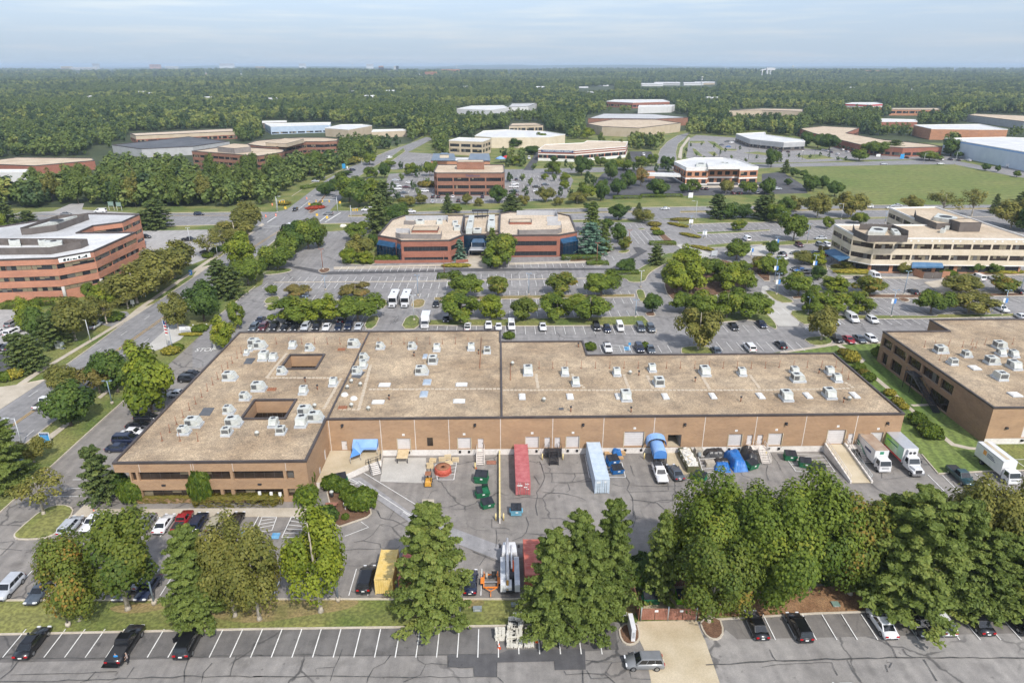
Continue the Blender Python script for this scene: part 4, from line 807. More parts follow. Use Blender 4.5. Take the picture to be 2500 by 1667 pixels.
for a,lab in(([(70,556),(140,535),(188,526),(150,538)],'long pale duct unit inside the dark screen on grey roof'),([(20,588),(48,588),(48,582),(20,582)],'small pale roof unit within the screen on white roof'),([(92,588),(112,588),(112,582),(92,582)],'tall pale roof unit beside the wide one on white roof'),([(108,592),(150,591),(152,586),(110,586)],'wide pale roof unit at the east end of white roof screen')):
 roofbox(a,13.2,1.6,bq,lab)
def brick_half(px,label):
 fp=ground_fp(px,8.2);return building(_O,label,be,fp,8.2,[(6.0,8.1,_p),(4.3,6.0,bL,_p),(2.1,4.3,_p),(.5,2.1,bL,_p),(0,.5,_p)],bv,bay=60,pier=1.6,panes=12,gl=_E,blind=0,recess=.25,cop_w=.5)
ta=brick_half([(922,575),(956,536),(986,526),(1134,525),(1127,566),(1132,573),(1098,587),(979,588),(968,583)],'western half of the two-storey red brick office with blue corner glass')
tb=brick_half([(1222,575),(1218,566),(1220,521),(1245,517),(1362,520),(1393,527),(1409,566),(1365,574)],'eastern half of the two-storey red brick office with blue corner glass')
def corner_glass(A,B,parent,h=6.2,out=1.6):
 A,B=Vector(A),Vector(B);d=(B-A).normalized();n=Vector((d.y,-d.x));L_=(B-A).length;mb=MB();a,b=A+d*.6,B-d*.6;c,e=b+n*out,a+n*out;s0,s1=a+n*.05,b+n*.05
 L2=(e-c).length
 for p,q in((s0,e),(e,c),(c,s1)):
  k=max(1,round((q-p).length/1.5))
  for i in range(k):
   u,v=p.lerp(q,i/k),p.lerp(q,(i+1)/k)
   for z0,z1 in((.3,2.2),(2.2,4.1),(4.1,5.2)):mb.face([(*u,z0+.03),(*v,z0+.03),(*v,z1-.03),(*u,z1-.03)],bV)
   mb.tube([(*u,.2),(*u,5.2)],.04,ck,5)
 mb.face([(*e,5.2),(*c,5.2),(*s1,h+.5),(*s0,h+.5)],aA);mb.face([(*s0,5.2),(*e,5.2),(*s0,h+.5)],aA);mb.face([(*c,5.2),(*s1,5.2),(*s1,h+.5)],aA)
 mb.hexa([tuple(s0),tuple(e),tuple(c),tuple(s1)][::-1]if False else ccw([tuple(s0),tuple(e),tuple(c),tuple(s1)]),0,.25,_p);return mb.build('corner_glazing',parent)
P8=lambda a:tuple(P(*a,8.2)[:2])
corner_glass(P8((922,575)),P8((968,583)),ta);corner_glass(P8((968,583)),P8((979,588)),ta,out=.5);corner_glass(P8((1365,574)),P8((1409,566)),tb)
lk=building('entry_link','low glazed link with sloping blue glass bay between the brick halves','entrance hall',ground_fp([(1134,530),(1220,524),(1222,572),(1132,572)],7.6),7.6,[(0,7.5,bV)],bv)
bay_=MB();bp=[P(1134,612),P(1152,622),P(1184,622),P(1204,612),P(1200,600),P(1138,600)];bp=[tuple(p[:2])for p in bp];sm=inset(ccw(bp),1.6)
bay_.hexa(ccw(bp),0,4.6,bV);bay_.hexa(ccw(bp),4.6,6.8,aA,top=sm)
for p in bp:bay_.tube([(*p,0),(*p,4.7)],.09,_y,5)
bay_.build('glass_bay',lk);cn=MB();cp2=[tuple(P(*a)[:2])for a in((1145,629),(1195,629),(1190,617),(1150,617))];cn.hexa(ccw(cp2),2.7,2.95,_y,top=inset(ccw(cp2),.4))
for p in cp2:cn.tube([(*p,0),(*p,2.7)],.08,_y,5)
cn.build(bR,lk)
pw=MB()
for a,b in(((915,643),(1095,641)),((1097,633),(1140,619)),((1113,642),(1143,640))):
 p,q2=P(*a),P(*b);d=(q2-p).normalized();n=Vector((-d.y,d.x,0))*.2;pw.hexa([tuple((p-n)[:2]),tuple((q2-n)[:2]),tuple((q2+n)[:2]),tuple((p+n)[:2])],0,1.1,_p)
tag(pw.build('garden_wall'),'low red brick wall along the front walk of twin office','garden wall')
for a,h,lab in(([(966,568),(978,571),(1076,572),(1078,563)],1.5,'curved grey screen wall in front of the western skylight'),([(986,539),(1010,540),(1014,538)],1.2,'short dark screen by the north edge of the western roof'),([(990,527),(1092,526),(1093,531)],1.6,'pale slatted screen along the north edge of the western roof'),([(967,558),(1000,558),(1001,564)],1.4,'slatted screen at the west end of the roof skylight'),([(1264,559),(1268,562),(1360,560),(1371,556),(1370,546)],1.5,'curved grey screen wall on the eastern brick roof'),([(1262,514),(1358,515),(1362,528),(1335,529)],1.6,'pale slatted screen along the north edge of the eastern roof'),([(1337,540),(1370,540)],1.4,'short slatted screen by the curved one on eastern roof')):
 screen(a,8.2,h,cs if 'pale' not in lab and 'slatted' not in lab else _y,lab)
for a,lab in(([(1010,553),(1072,553),(1068,563),(1005,563)],'square brick light well on the western brick roof'),([(1243,536),(1297,535),(1298,543),(1244,543)],'square brick light well on the eastern brick roof')):roofbox(a,8.2,.5,_p,lab,'light_well','light well',pent=True)
for i,(a,h)in enumerate((([(1137,558),(1153,558),(1158,525),(1146,525)],1.8),([(1190,552),(1209,552),(1208,524),(1194,524)],1.8),([(1066,540),(1080,540),(1080,533),(1068,533)],1.2),([(1105,545),(1118,545),(1118,538),(1105,538)],1),([(1108,556),(1124,556),(1124,549),(1108,549)],1),([(1015,540),(1036,540),(1036,535),(1015,535)],1.1),([(1155,562),(1175,562),(1176,556),(1156,556)],.9))):
 roofbox(a,8,h,bq,['long pale duct on the west side of the entry roof','long pale duct on the east side of the entry roof','small pale roof unit near the north edge of west roof','upper of two small roof units by the entry roof','lower of two small roof units by the entry roof','low pale unit behind the short dark screen','flat pale unit at the front of the entry roof'][i])
for pts,lab in(([(1127,560),(1153,567),(1156,530)],'dark screen beside the west duct of the entry roof'),([(1186,569),(1217,560),(1218,524)],'dark screen beside the east duct of the entry roof')):screen(pts,7.6,.8,_C,lab)
fm=MB();
for px in(1155,1166,1177,1190):p=P(px,512,11);fm.tube([(p.x,p.y,7),(p.x,p.y,10.4)],.12,_b,6)
p0,p1=P(1152,512,11),P(1193,512,11);fm.hexa([(p0 .x,p0 .y-.2),(p1 .x,p1 .y-.2),(p1 .x,p1 .y+2),(p0 .x,p0 .y+2)],10.2,10.8,_b);tag(fm.build('roof_canopy'),'black canopy frame above the middle of the brick twin office',bR)
fpC=ground_fp([(2037,548),(2083,572),(2138,581),(2524,584),(2285,505),(2172,507),(2268,549)],12.4)
cb=[(10.4,12.3,bG),(8.65,10.4,bL,bG),(6.6,8.65,bG),(4.85,6.6,bL,bG),(3.1,4.85,bG)]
co=building(_O,'cream three-storey office with a notched flat roof and navy awnings',be,fpC,12.4,cb,_A,coping=_D,bay=6.9,pier=.55,panes=5,gl=an,blind=.25,recess=.35)
fin=inset(ccw(fpC),.9);b2=MB();n=len(fin)
for i in range(n):
 A,B=Vector(fin[i]),Vector(fin[(i+1)%n]);L_=(B-A).length;nb=max(1,round(L_/6.9));W=wall_open(b2,A,B,0,3.1,[(L_*j/nb+.6,L_*(j+1)/nb-.6,.5,2.9)for j in range(nb)],_k,.3)
 for j in range(nb):window_part(co,W,L_*j/nb+.6,L_*(j+1)/nb-.6,.5,2.9,.28,4,_E,.1)
b2 .build('ground_floor_wall',co);tr=MB();tr.ring(inset(ccw(fpC),-.1),inset(ccw(fpC),.25),3.0,3.3,_D);tr.face([(*a,3.05)for a in ccw(fpC)][::-1],bG)if False else None;tr.build('trim_band',co)
A,B=Vector(P(2138,581,12.4)[:2]),Vector(P(2524,584,12.4)[:2]);d=(B-A).normalized()
dm=MB();s=5
while s<(B-A).length-2:
 for o_ in(0,2.4):q=A+d*(s+o_);dm.box(q.x-.32,q.y-.05,11.25,q.x+.32,q.y+.02,11.75,_D)
 s+=6.9
dm.build('wall_tiles',co)
screen([(2084,548),(2087,560),(2120,575),(2217,575),(2218,563),(2180,548),(2100,546)],12.4,1.9,_C,'brown screen enclosure at the west end of the cream roof')
screen([(2235,513),(2237,525),(2288,545),(2320,545),(2355,533)],12.4,1.9,_C,'long brown screen behind the penthouse on the cream roof')
roofbox([(2318,536),(2345,544),(2397,544),(2370,534)],12.4,2.9,_C,'brown ribbed penthouse on the cream office roof',aD,aD,pent=True)
for a,lab in(([(2120,565),(2160,568),(2168,556),(2130,552)],'white plant box inside the west screen of cream roof'),([(2280,530),(2330,538),(2338,530),(2290,520)],'pale plant box behind the penthouse on cream roof'),([(2296,560),(2306,561),(2311,557),(2301,556)],'small white roof hatch left on cream roof'),([(2308,552),(2318,553),(2322,549),(2312,548)],'small white roof hatch nearest the brown penthouse'),([(2185,570),(2200,571),(2190,558),(2175,557)],'white duct box by the gap in the west screen')):roofbox(a,12.4,1.0,bq,lab)
def awning(px,z0,z1,label,m='awning_navy',posts=()):
 0
 a=[P(*q,z)for q,z in zip(px,(z1,z1,z0,z0))];mb=MB();mb.face([tuple(q)for q in a],m);dn=Vector((0,0,-.5))
 for i,j in((1,2),(2,3),(3,0)):mb.face([tuple(a[i]),tuple(a[j]),tuple(a[j]+dn),tuple(a[i]+dn)],m)
 o=thing('awning',label,'awning');mb.build(c9,o)
 for q in posts:p=P(*q);k=MB();k.tube([(p.x,p.y,0),(p.x,p.y,z0)],.06,_y,6);k.build(cM,o)
 return o
awning([(2037,607),(2075,627),(2048,635),(2009,612)],3.2,4.6,'navy canvas awning over the west door of the cream office',posts=[(2016,631),(2031,642),(2043,648),(2005,625),(2027,639)])
awning([(2228,640),(2300,640),(2304,651),(2226,651)],3.0,4.2,'navy canvas awning over the bins of the cream office')
en=MB()
for a,b in(((2229,672),(2252,681)),((2298,679),(2316,680))):
 p,q2=P(*a),P(*b);en.hexa(ccw([(p.x,p.y-.15),(q2 .x,q2 .y-.15),(q2 .x,q2 .y+.15),(p.x,p.y+.15)]),0,2.4,_k)
eo=thing('bin_enclosure','brick bin enclosure with brown gates below the navy awning','enclosure');en.build(cB,eo)
p,q2=P(2253,681),P(2297,680)
for k in range(2):g=MB();g.box(p.x+(q2 .x-p.x)*k/2+.1,p.y-.05,.15,p.x+(q2 .x-p.x)*(k+1)/2-.1,p.y+.05,2.3,_C);g.build('gate',eo)
fp3=ground_fp([(1059,418),(1061,421),(1066,422.5),(1225,422.5),(1230,421),(1232,418),(1230,402),(1068,402)],12.2)
o3=building(_O,'brown brick three-storey office with rounded corners and a brick penthouse',be,fp3,12.2,bands3(12.1,[(9.6,7.7),(5.6,3.8),(2.2,.3)],_2),_A,bay=9.6,pier=.7,panes=8,gl=_E,blind=.06,recess=.4)
A,B=fp3[2],fp3[3];text_on(o3,'DataSource',A,B,19.5,10.25,1.6,bK,.08)
roofbox([(1115,396),(1182,396),(1180,391),(1118,391)],12.2,3.8,_2,'brick penthouse on the brown three-storey office roof',aD,aD,pent=True)
fpa=ground_fp([(468,369),(555,357),(640,362),(690,365),(694,369),(688,372),(632,381)],11.5)
building(_O,'dark red brick office with tan roof behind the tall road trees',be,fpa,11.5,bands3(11.4,[(9.2,7.6),(5.6,4.0),(2.2,.6)],_2),_A,bay=6,pier=.3,panes=5,gl=_E,blind=.2)
roofbox([(530,359),(572,363),(612,359),(605,353),(570,351)],11.5,3,cs,'grey penthouse on the dark red brick office',aD,aD,pent=True)
fpb=ground_fp([(600,352),(640,357),(672,359),(712,352),(748,346),(790,346),(822,344),(827,339),(790,336),(735,336),(690,338),(625,344)],11.5)
building(_O,'curved brown brick office with two ribbon window rows by avenue',be,fpb,11.5,bands3(11.4,[(9.2,7.2),(5.4,3.6),(2,.4)],_2),_A,bay=7,pier=.2,panes=6,gl=_E,blind=.15)
roofbox([(648,349),(700,351),(742,340),(695,338)],11.5,2.2,_M,'low tan penthouse on the curved brown office',aD,aD,pent=True)
far=[('strip_mall','long low shop block with a tan fascia band before the woods',ds,[(317,326),(331,331.5),(577,320.5),(566,314)],7,[(3.6,6.9,_M),(.6,3.0,bL,_p),(3.0,3.6,_p),(0,.6,_p)],bv),(_f,'pale grey warehouse with a black roof dotted with vents',_f,[(273,354),(345,364),(470,358),(560,345),(460,334)],6.5,[(0,6.4,aq)],b8),(bt,'low red brick block with a tan roof beyond the trees',ds,[(-70,398),(0,402),(85,405),(231,392),(225,386),(40,384)],6,[(0,5.9,_p)],_A),('shed_building','white-roofed shed showing between the road trees','shed',[(-80,422),(70,420),(78,414),(-80,414)],6,[(0,5.9,_i)],_g),(_f,'blue-grey metal warehouse with a white roof by the woods',_f,[(660,309),(806,304.5),(808,299),(646,302)],8,[(2.2,7.9,cg),(.6,2.2,bL,cg),(0,.6,cg)],_g),(_f,'small dark-fronted warehouse behind the blue-grey one',_f,[(640,300),(700,298),(700,295),(640,296)],6,[(0,5.9,_C)],_g),(_f,'big white-roofed tan block west of the avenue',_f,[(793,313),(851,317),(908,307),(885,304),(832,304.5)],8,[(0,7.9,_M)],_g),(_f,'narrow white-roofed block at the foot of the woods',_f,[(907,322),(995,318.5),(985,315.5),(910,317)],6,[(0,5.9,_M)],_g),(_O,'small tan three-storey office with square windows',be,[(1096,343),(1178,346),(1198,339),(1121,336)],11,bands3(10.9,[(8.6,6.4),(4.8,2.4)],_M),_g),(_f,'large cream warehouse with broad white roof behind tan office',_f,[(1159,332),(1200,335.5),(1340,335),(1380,328.5),(1330,321),(1236,317),(1180,320)],9,[(0,8.9,bG)],_g),(_O,'flat tan office with slit windows behind cream warehouse',be,[(1243,307.5),(1326,305.5),(1308,300),(1250,301)],9,bands3(8.9,[(6.6,3.6)],_M),_A),(_f,'tan warehouse with chamfered corner beside the curved road',_f,[(1432,302),(1470,309),(1561,313),(1662,300.5),(1600,292),(1496,292)],9,[(0,8.9,_M)],_A),(_f,'red brick warehouse with wide dark roof behind tan one',_f,[(1436,289),(1474,277.5),(1594,278.5),(1680,287),(1600,290.5)],9,[(0,8.9,_2)],_8),(bt,'red-walled white-roofed block deep among the trees',ds,[(1480,248),(1545,251),(1635,248.5),(1620,243.5),(1500,244)],9,bands3(8.9,[(5,2)],_p),_g),(_f,'white warehouse below the red-walled block in the trees',_f,[(1558,262),(1640,260),(1648,256.5),(1560,257.5)],9,[(0,8.9,_i)],_g),(_f,'white warehouse peeking through the woods by the utility pole',_f,[(1115,266),(1200,269),(1240,263),(1230,258),(1150,259)],8,[(0,7.9,_i)],_g),(_f,'grey-roofed warehouse left of the red-walled block',_f,[(1240,262),(1290,260),(1312,252),(1250,253)],8,[(0,7.9,_i)],_8),(bt,'red and white striped building in front of the woods',ds,[(2062,254),(2120,256),(2155,254),(2140,250.5),(2080,251)],10,[(7.5,9.9,bH),(4.5,7.5,_i),(0,4.5,bH)],_g),(_f,'long tan block right of the red and white building',_f,[(2173,268),(2298,268.5),(2290,264),(2180,264)],8,bands3(7.9,[(6,3)],_k),_A),(_f,'low red block between the trees above the tan warehouse',_f,[(2150,297.5),(2240,297.5),(2235,292),(2150,290)],7,[(0,6.9,_p)],_g),(_f,'grey long-roofed warehouse at the east edge',_f,[(2363,281),(2500,297),(2650,305),(2650,288),(2380,278)],8,[(0,7.9,aq)],_A),(_f,'long thin tan roof above the eastern tree line',_f,[(1780,270),(1860,269),(1960,272),(1960,267),(1860,265)],10,[(0,9.9,_M)],_A),(_f,'orange-tan warehouse with a white roof on the east',_f,[(2231,305.5),(2274,315),(2390,316.5),(2461,316.5),(2395,303.5)],10,[(0,9.9,_k)],_g),(_f,'huge pale warehouse with a blue eave beside the bus yard',_f,[(2306,338),(2500,371),(2720,408),(2720,345),(2450,335)],12,[(10.6,11.9,_0),(0,10.6,'pale_blue_wall')],_g),(_O,'long winding brick office with a tan roof beside the field',be,[(1951,314),(2010,308),(2098,312.5),(2066,325),(2160,341.5),(2270,352),(2301,358.5),(2205,361),(2100,353.5),(2048,341),(1985,325)],7,[(4.2,6.9,_p),(1.0,3.2,bL,_p),(3.2,4.2,_p),(0,1.0,_p)],_A),('clinic_building','grey modern clinic with white roof above the new car park','clinic',[(1797,327),(1832,340),(1914,348),(1966,345.5),(1960,341),(1870,329),(1868,323)],7,[(3.6,6.9,aq),(1.0,2.9,bL,_C),(2.9,3.6,aq),(0,1.0,_C)],_g)]
FARPX=[(a[3],a[4])for a in far]
for nm,lab,cat,px,h,bd,rf in far:
 building(nm,lab,cat,ground_fp(px,h),h,bd,rf,coping=_D if rf==_g else av,bay=9,pier=1.5,panes=4,gl=_E,blind=.15,cop_w=.5)
fpm=ground_fp([(1314,365),(1405,367.6),(1528,358),(1533,346),(1433,344),(1425,349),(1331,353)],8.2)
ms=building(bt,'red brick stone showroom with white bands and a bent front','showroom',fpm,8.2,[(6.9,8.1,_p),(6.4,6.9,_D),(5.3,6.4,_p),(4.5,5.3,_D),(2.0,4.5,bL,_p),(0,2.0,_D)],bv,coping=_D,bay=7,pier=1.1,panes=5,gl=_E,blind=.1)
k=ccw(fpm);i0=min(range(len(k)),key=lambda i:(Vector(k[i])-Vector(fpm[0])).length);A,B=Vector(k[i0]),Vector(k[(i0+1)%len(k)])
nb=MB();d=(B-A).normalized();n_=Vector((d.y,-d.x));a0,a1=A+d*2.2+n_*.06,A+d*((B-A).length-1.5)+n_*.06;nb.face([(*a0,6.45),(*a1,6.45),(*a1,8.05),(*a0,8.05)],bK);nb.build('sign_board',ms)
text_on(ms,'TANNENHAM MARBLE & GRANITE',A,B,(B-A).length/2+.3,6.75,1.45,_l,.1,sx=.97)
fpk=ground_fp([(1646,395),(1676,410),(1730,410),(1731,407.5),(1806,407.5),(1807,409.5),(1852,408),(1803,391),(1766,386),(1695,386)],10)
bk=building('bank_building','salmon brick bank with a deep white cornice and white roof','bank',fpk,10,[(8.2,9.9,_D),(7.4,8.2,_k),(5.2,7.4,bL,_k),(4.2,5.2,_k),(3.4,4.2,_D),(.8,3.2,bL,_k),(3.2,3.4,_k),(0,.8,_D)],_g,coping=_D,bay=5.2,pier=1.7,panes=2,gl=_E,blind=.05,cop_h=.25)
eb=[tuple(P(a,b,11)[:2])for a,b in((1729,407),(1807,407),(1796,395),(1725,395))];q=MB();q.hexa(ccw(eb),9.5,11,_D,_g);q.build('raised_cornice',bk)
cn=MB();ca=[tuple(P(a,b,5.4)[:2])for a,b in((1577,425),(1662,428),(1660,423),(1577,420.5))];cn.hexa(ccw(ca),4.2,5.4,_D,_g)
q0,q1=P(1580,436),P(1600,437);cn.box(q0 .x,q0 .y,0,q1 .x,q0 .y+3,4.2,_k);tag(cn.build('drive_through_canopy'),'flat white canopy over the drive-through lanes of the bank',bR)
for a,h,lab in(([(1700,402),(1724,402),(1722,397),(1700,397)],1,'low roof unit near the west edge of the bank roof'),([(1760,399),(1770,399),(1768,395),(1760,395)],1.2,'square roof unit in the middle of the bank roof'),([(1772,400),(1780,400),(1778,396),(1771,396)],1.2,'square roof unit beside the middle one on bank')):roofbox(a,10,h,bq,lab)
sc_=building('school_building','low brick nursery school with two slate-blue gabled wings','school',ground_fp([(1052,393),(1196,394),(1194,384),(1062,383)],5.5),5.5,[(2.9,5.4,_k),(1,2.9,bL,_k),(0,1,_k)],_g,bay=6,pier=3,panes=2)
for a,b in((1052,1112),(1142,1197)):
 p0,p1,p2,p3=P(a,392.5,5.6),P(b,392.5,5.6),P(b,383.5,5.6),P(a+6,383.5,5.6);r0,r1=(p0+p3)/2+Vector((1,0,3.6)),(p1+p2)/2+Vector((-1,0,3.6));g=MB()
 for f in([p0,p1,r1,r0],[p2,p3,r0,r1],[p1,p2,r1],[p3,p0,r0]):g.face([tuple(v)for v in f],cE)
 g.build(cL,sc_)
cu=MB();p=P(1085,383,9);cu.box(p.x-3,p.y-1,8.4,p.x+3,p.y+2,10.6,bG);cu.hexa([(p.x-3.4,p.y-1.4),(p.x+3.4,p.y-1.4),(p.x+3.4,p.y+2.4),(p.x-3.4,p.y+2.4)],10.6,11.5,cE,top=[(p.x-2,p.y),(p.x+2,p.y),(p.x+2,p.y+1),(p.x-2,p.y+1)]);cu.build('cupola',sc_)
for m,px,lab in((_0,(1222,398),'sky-blue shade sail over the school playground'),(bH,(1236,396),'red shade roof beside the blue sail of playground')):
 p=P(*px);g=MB();g.lathe((p.x,p.y,3),[(4.2,0),(2.5,.9),(.1,1.9)],m,8);o=thing('shade_sail',lab,'shade sail');g.build(c9,o);c=MB();c.tube([(p.x,p.y,0),(p.x,p.y,4.6)],.12,_y);c.build(cM,o)
# ---------------------------------------------------------------- distant landmarks above the tree tops
def tower(px0,px1,yt,D,m,label,name='apartment_block',depth_=25,rows=5,cat='apartments'):
 yb=0;u0=(px0-1250)/FPX;v=(yt-833.5)/FPX;d=cp_-v*sp_;z=CAM_H-D*(sp_+v*cp_)/d
 X0=D*((px0-1250)/FPX)/d;X1=D*((px1-1250)/FPX)/d;X0,X1=X0+D*YAW,X1+D*YAW;mb=MB();mb.box(X0,D,0,X1,D+depth_,z,m);o=thing(name,label,cat);mb.build(cB,o)
 if rows:
  nb=max(2,int((X1-X0)/14))
  w=MB();
  for r in range(rows):
   zz=z-4-r*5.2
   if zz<12:break
   w.box(X0+2,D-.15,zz-1.4,X1-2,D-.02,zz+.4,_E)
  if w.v:w.build('window_band',o)
 return o
for a in((627,648,163,6500,_M,'tan high-rise slab at the end of the pair on the skyline'),(650,677,167,6500,_k,'broad salmon apartment slab beside the tan high-rise'),(540,575,155.5,9500,_i,'wide white apartment slab on the western horizon'),(732,748,155.5,9500,_i,'short white slab just breaking the horizon over the woods'),(925,937,165,5200,_E,'dark glass tower standing in front of the pink one'),(939,954,168,5200,_E,'lower dark glass tower of the distant office pair'),(925,936,161.5,5600,_k,'pinkish tower behind the two dark glass ones'),(962,967,161.5,5200,_i,'white half of the slim distant tower'),(967,973,161.5,5200,_E,'dark half of the slim distant tower'),(1038,1066,176,3600,_k,'low pink apartment block over the woods near the centre'),(1078,1122,170,4200,_k,'long salmon apartment block over the woods near centre'),(2120,2178,173,4000,_k,'long pink block above the eastern woods'),(235,250,155.5,9000,aq,'grey double tower on the far western horizon'),(160,185,162.5,7000,_M,'tan block left of the white sheds on the horizon'),(185,245,165,6500,_i,'long white shed roof below the western horizon'),(20,52,171,5600,_i,'white shed at the western end of the skyline'),(60,110,172.5,5200,_M,'pale tan shed among the western skyline sheds'),(112,185,172,5400,_k,'pinkish shed in the row on the western skyline'),(92,112,181,4300,_i,'small white roof in the western woods'),(372,398,158,9000,_k,'pink block on the horizon above the long shop block'),(410,440,162.5,7600,_i,'white roof line right of the pink horizon block'),(895,912,156.5,9000,_i,'white block on the horizon near the dark towers')):
 tower(*a)
for px0,px1,yt,D,m,lab in((1568,1620,207,2500,_i,'white-walled town houses with grey roofs in the woods'),(1600,1662,204,2600,aq,'long grey-roofed terrace behind the white town houses'),(1672,1720,204.5,2600,_i,'white terrace by the mobile phone mast'),(1700,1748,203,2700,_M,'tan terrace behind the phone mast'),(1458,1486,213,2500,_k,'small salmon house with slate roof in the woods'),(1415,1436,219,2300,_i,'white house with a lawn in the woods'),(1983,1998,206,2500,_i,'white gabled house among the eastern trees'),(1910,1925,237,1600,_i,'white cottage in trees above the clinic'),(460,496,207,2500,_i,'white farmhouse in the western woods'),(1040,1060,206,2600,_i,'white house over the central woods'),(2328,2345,240,1700,_i,'white house in the trees at the east'),(1165,1215,209,2600,_i,'row of white houses above the central woods'),(982,1008,205,2600,_2,'dark red barn roof in the central woods')):
 o=tower(px0,px1,yt,D,m,lab,dt,14,0,dt);w=o.children[0];bb=[Vector(c)for c in w.bound_box];x0,x1=bb[0].x,bb[6].x;y0,y1,z=bb[0].y,bb[6].y,bb[6].z
 g=MB();ym=(y0+y1)/2
 for f in([(x0-1,y0-1,z),(x1+1,y0-1,z),(x1+1,ym,z+4),(x0-1,ym,z+4)],[(x1+1,y1+1,z),(x0-1,y1+1,z),(x0-1,ym,z+4),(x1+1,ym,z+4)],[(x0,y0,z),(x0,ym,z+4),(x0,y1,z)],[(x1,y0,z),(x1,y1,z),(x1,ym,z+4)]):g.face(f,_8 if bY in lab or m!=_2 else _2)
 g.build(cL,o)
def water_tower(px,yt,D,r,label):
 v=(yt-833.5)/FPX;d=cp_-v*sp_;z=CAM_H-D*(sp_+v*cp_)/d;X=D*((px-1250)/FPX)/d+D*YAW;o=thing('water_tower',label,'water tower');m=MB();m.lathe((X,D,z-2*r),[(r*.3,0),(r*.9,r*.35),(r,r),(r*.8,r*1.6),(r*.1,2*r)],_i,18);m.build('tank',o);m=MB();m.tube([(X,D,0),(X,D,z-1.9*r)],r*.28,_i,10);m.build('stem',o)
for a in((862,154,9000,9,'white water tower on the horizon over the avenue'),(1115,158,8000,7,'small white water tower right of the dark towers'),(1942,160,7000,9,'round white water tower on the eastern horizon'),(1669,163,7000,6,'tiny pale water tower above the eastern woods'),(1774,164,7000,6,'white water tower nearest the white plant')):water_tower(*a)
D_=3600;o=thing('silo_plant','tall white plant of silos and a conveyor on the eastern skyline','factory');
def at(px,y,D):v=(y-833.5)/FPX;d=cp_-v*sp_;return D*((px-1250)/FPX)/d+D*YAW,CAM_H-D*(sp_+v*cp_)/d
m=MB()
for px in(1878,1886):X,z=at(px,171,D_);m.lathe((X,D_,0),[(5,0),(5,z),(3,z+3)],_i,14)
m.build('silo',o);m=MB();(xa,za),(xb,zb)=at(1876,166,D_),at(1896,172,D_);m.box(xa,D_-6,zb,xb,D_+6,za,_i);m.build('headhouse',o);m=MB();(xc,zc)=at(1860,173,D_);m.tube([(xc,D_,zc),(xa,D_,zb+4)],3,_i);m.build('conveyor',o);m=MB();X,z=at(1866,170,D_-200);m.tube([(X,D_-200,0),(X,D_-200,z)],2,_i);m.build('chimney',o)
X,z=at(1717,187,1900);m=MB();m.tube([(X,1900,0),(X,1900,z)],.7,bO,6)
for k in(0,6,12):m.lathe((X,1900,z-3-k),[(2.6,0),(2.6,2)],_i,6)
tag(m.build('phone_mast'),'grey mobile phone mast with three antenna rings','mast')
# ---------------------------------------------------------------- rooftop machines
def make_unit(w,l,h):
 o=thing('rooftop_unit','x','air conditioner');
 m=MB();m.box(-w/2-.12,-l/2-.12,0,w/2+.12,l/2+.12,.38,bI);m.build('base_curb',o)
 m=MB();hx=w/2;y0,y1=-l/2,l/2
 m.hexa([(-hx,y0+.5),(hx,y0+.5),(hx,y1),(-hx,y1)],.38,h,bq);hood=[(-hx+.06,y0),(hx-.06,y0),(hx-.06,y0+.5),(-hx+.06,y0+.5)]
 m.hexa(hood,.5,h*.86,bq,top=[(-hx+.06,y0+.34),(hx-.06,y0+.34),(hx-.06,y0+.5),(-hx+.06,y0+.5)]);m.box(-hx-.02,y0+l*.55,.5,-hx,y0+l*.56,h-.05,bO);m.box(hx,y0+l*.5,.5,hx+.02,y0+l*.51,h-.05,bO)
 m.build('cabinet',o)
 r=min(w,l)*.27;m=MB();m.lathe((0,l*.17,h),[(r*1.15,0),(r*1.15,.1),(r,.1),(r,.02)],bO,16);m.lathe((0,l*.17,h+.02),[(r*.98,0),(r*.98,.012)],_b,16)
 for k in range(4):a=k*math.pi/4;m.tube([(-r*math.cos(a),l*.17-r*math.sin(a),h+.09),(r*math.cos(a),l*.17+r*math.sin(a),h+.09)],.018,_b,4)
 m.build('fan',o)
 m=MB();m.box(-hx-.03,y1-l*.42,.6,-hx-.004,y1-.12,h-.16,'grille');m.box(-hx*.78,y1+.004,.6,hx*.78,y1+.03,h-.16,'grille')
 for k in range(5):z=.7+(h-.95)*k/4;m.box(-hx-.045,y1-l*.41,z,-hx-.03,y1-.14,z+.04,bO);m.box(-hx*.75,y1+.03,z,hx*.75,y1+.045,z+.04,bO)
 m.build('louvre',o);return o
mat('grille',(.055,.058,.06),.6)
protoU={aS:(.9,.9,1.1),cq:(1.4,1.75,1.4),cN:(1.8,2.5,1.6)};usedU={}
def unit(t,x,y,kind,rot,label,group,z=ZR):
 if kind not in usedU:o=usedU[kind]=make_unit(*protoU[kind])
 else:o=copy_tree(usedU[kind])
 p=PZ(t,x,y,z);l=protoU[kind][1]if rot in(0,180)else protoU[kind][0];o.location=(p.x,p.y+l/2,z-.22);o.rotation_euler=(0,0,R(rot));tag(o,label,'air conditioner',group)
def units(place,lst,group):
 lst=sorted(lst,key=lambda a:Z(a[0],a[1],a[2])[0])
 for i,a in enumerate(lst):
  d={aS:'small condenser box',cq:'pale metal rooftop unit',cN:'large hooded rooftop unit'}[a[3]];unit(*a,ordl(d,i,len(lst),place),group,ZR)
G_='rooftop air conditioning units'
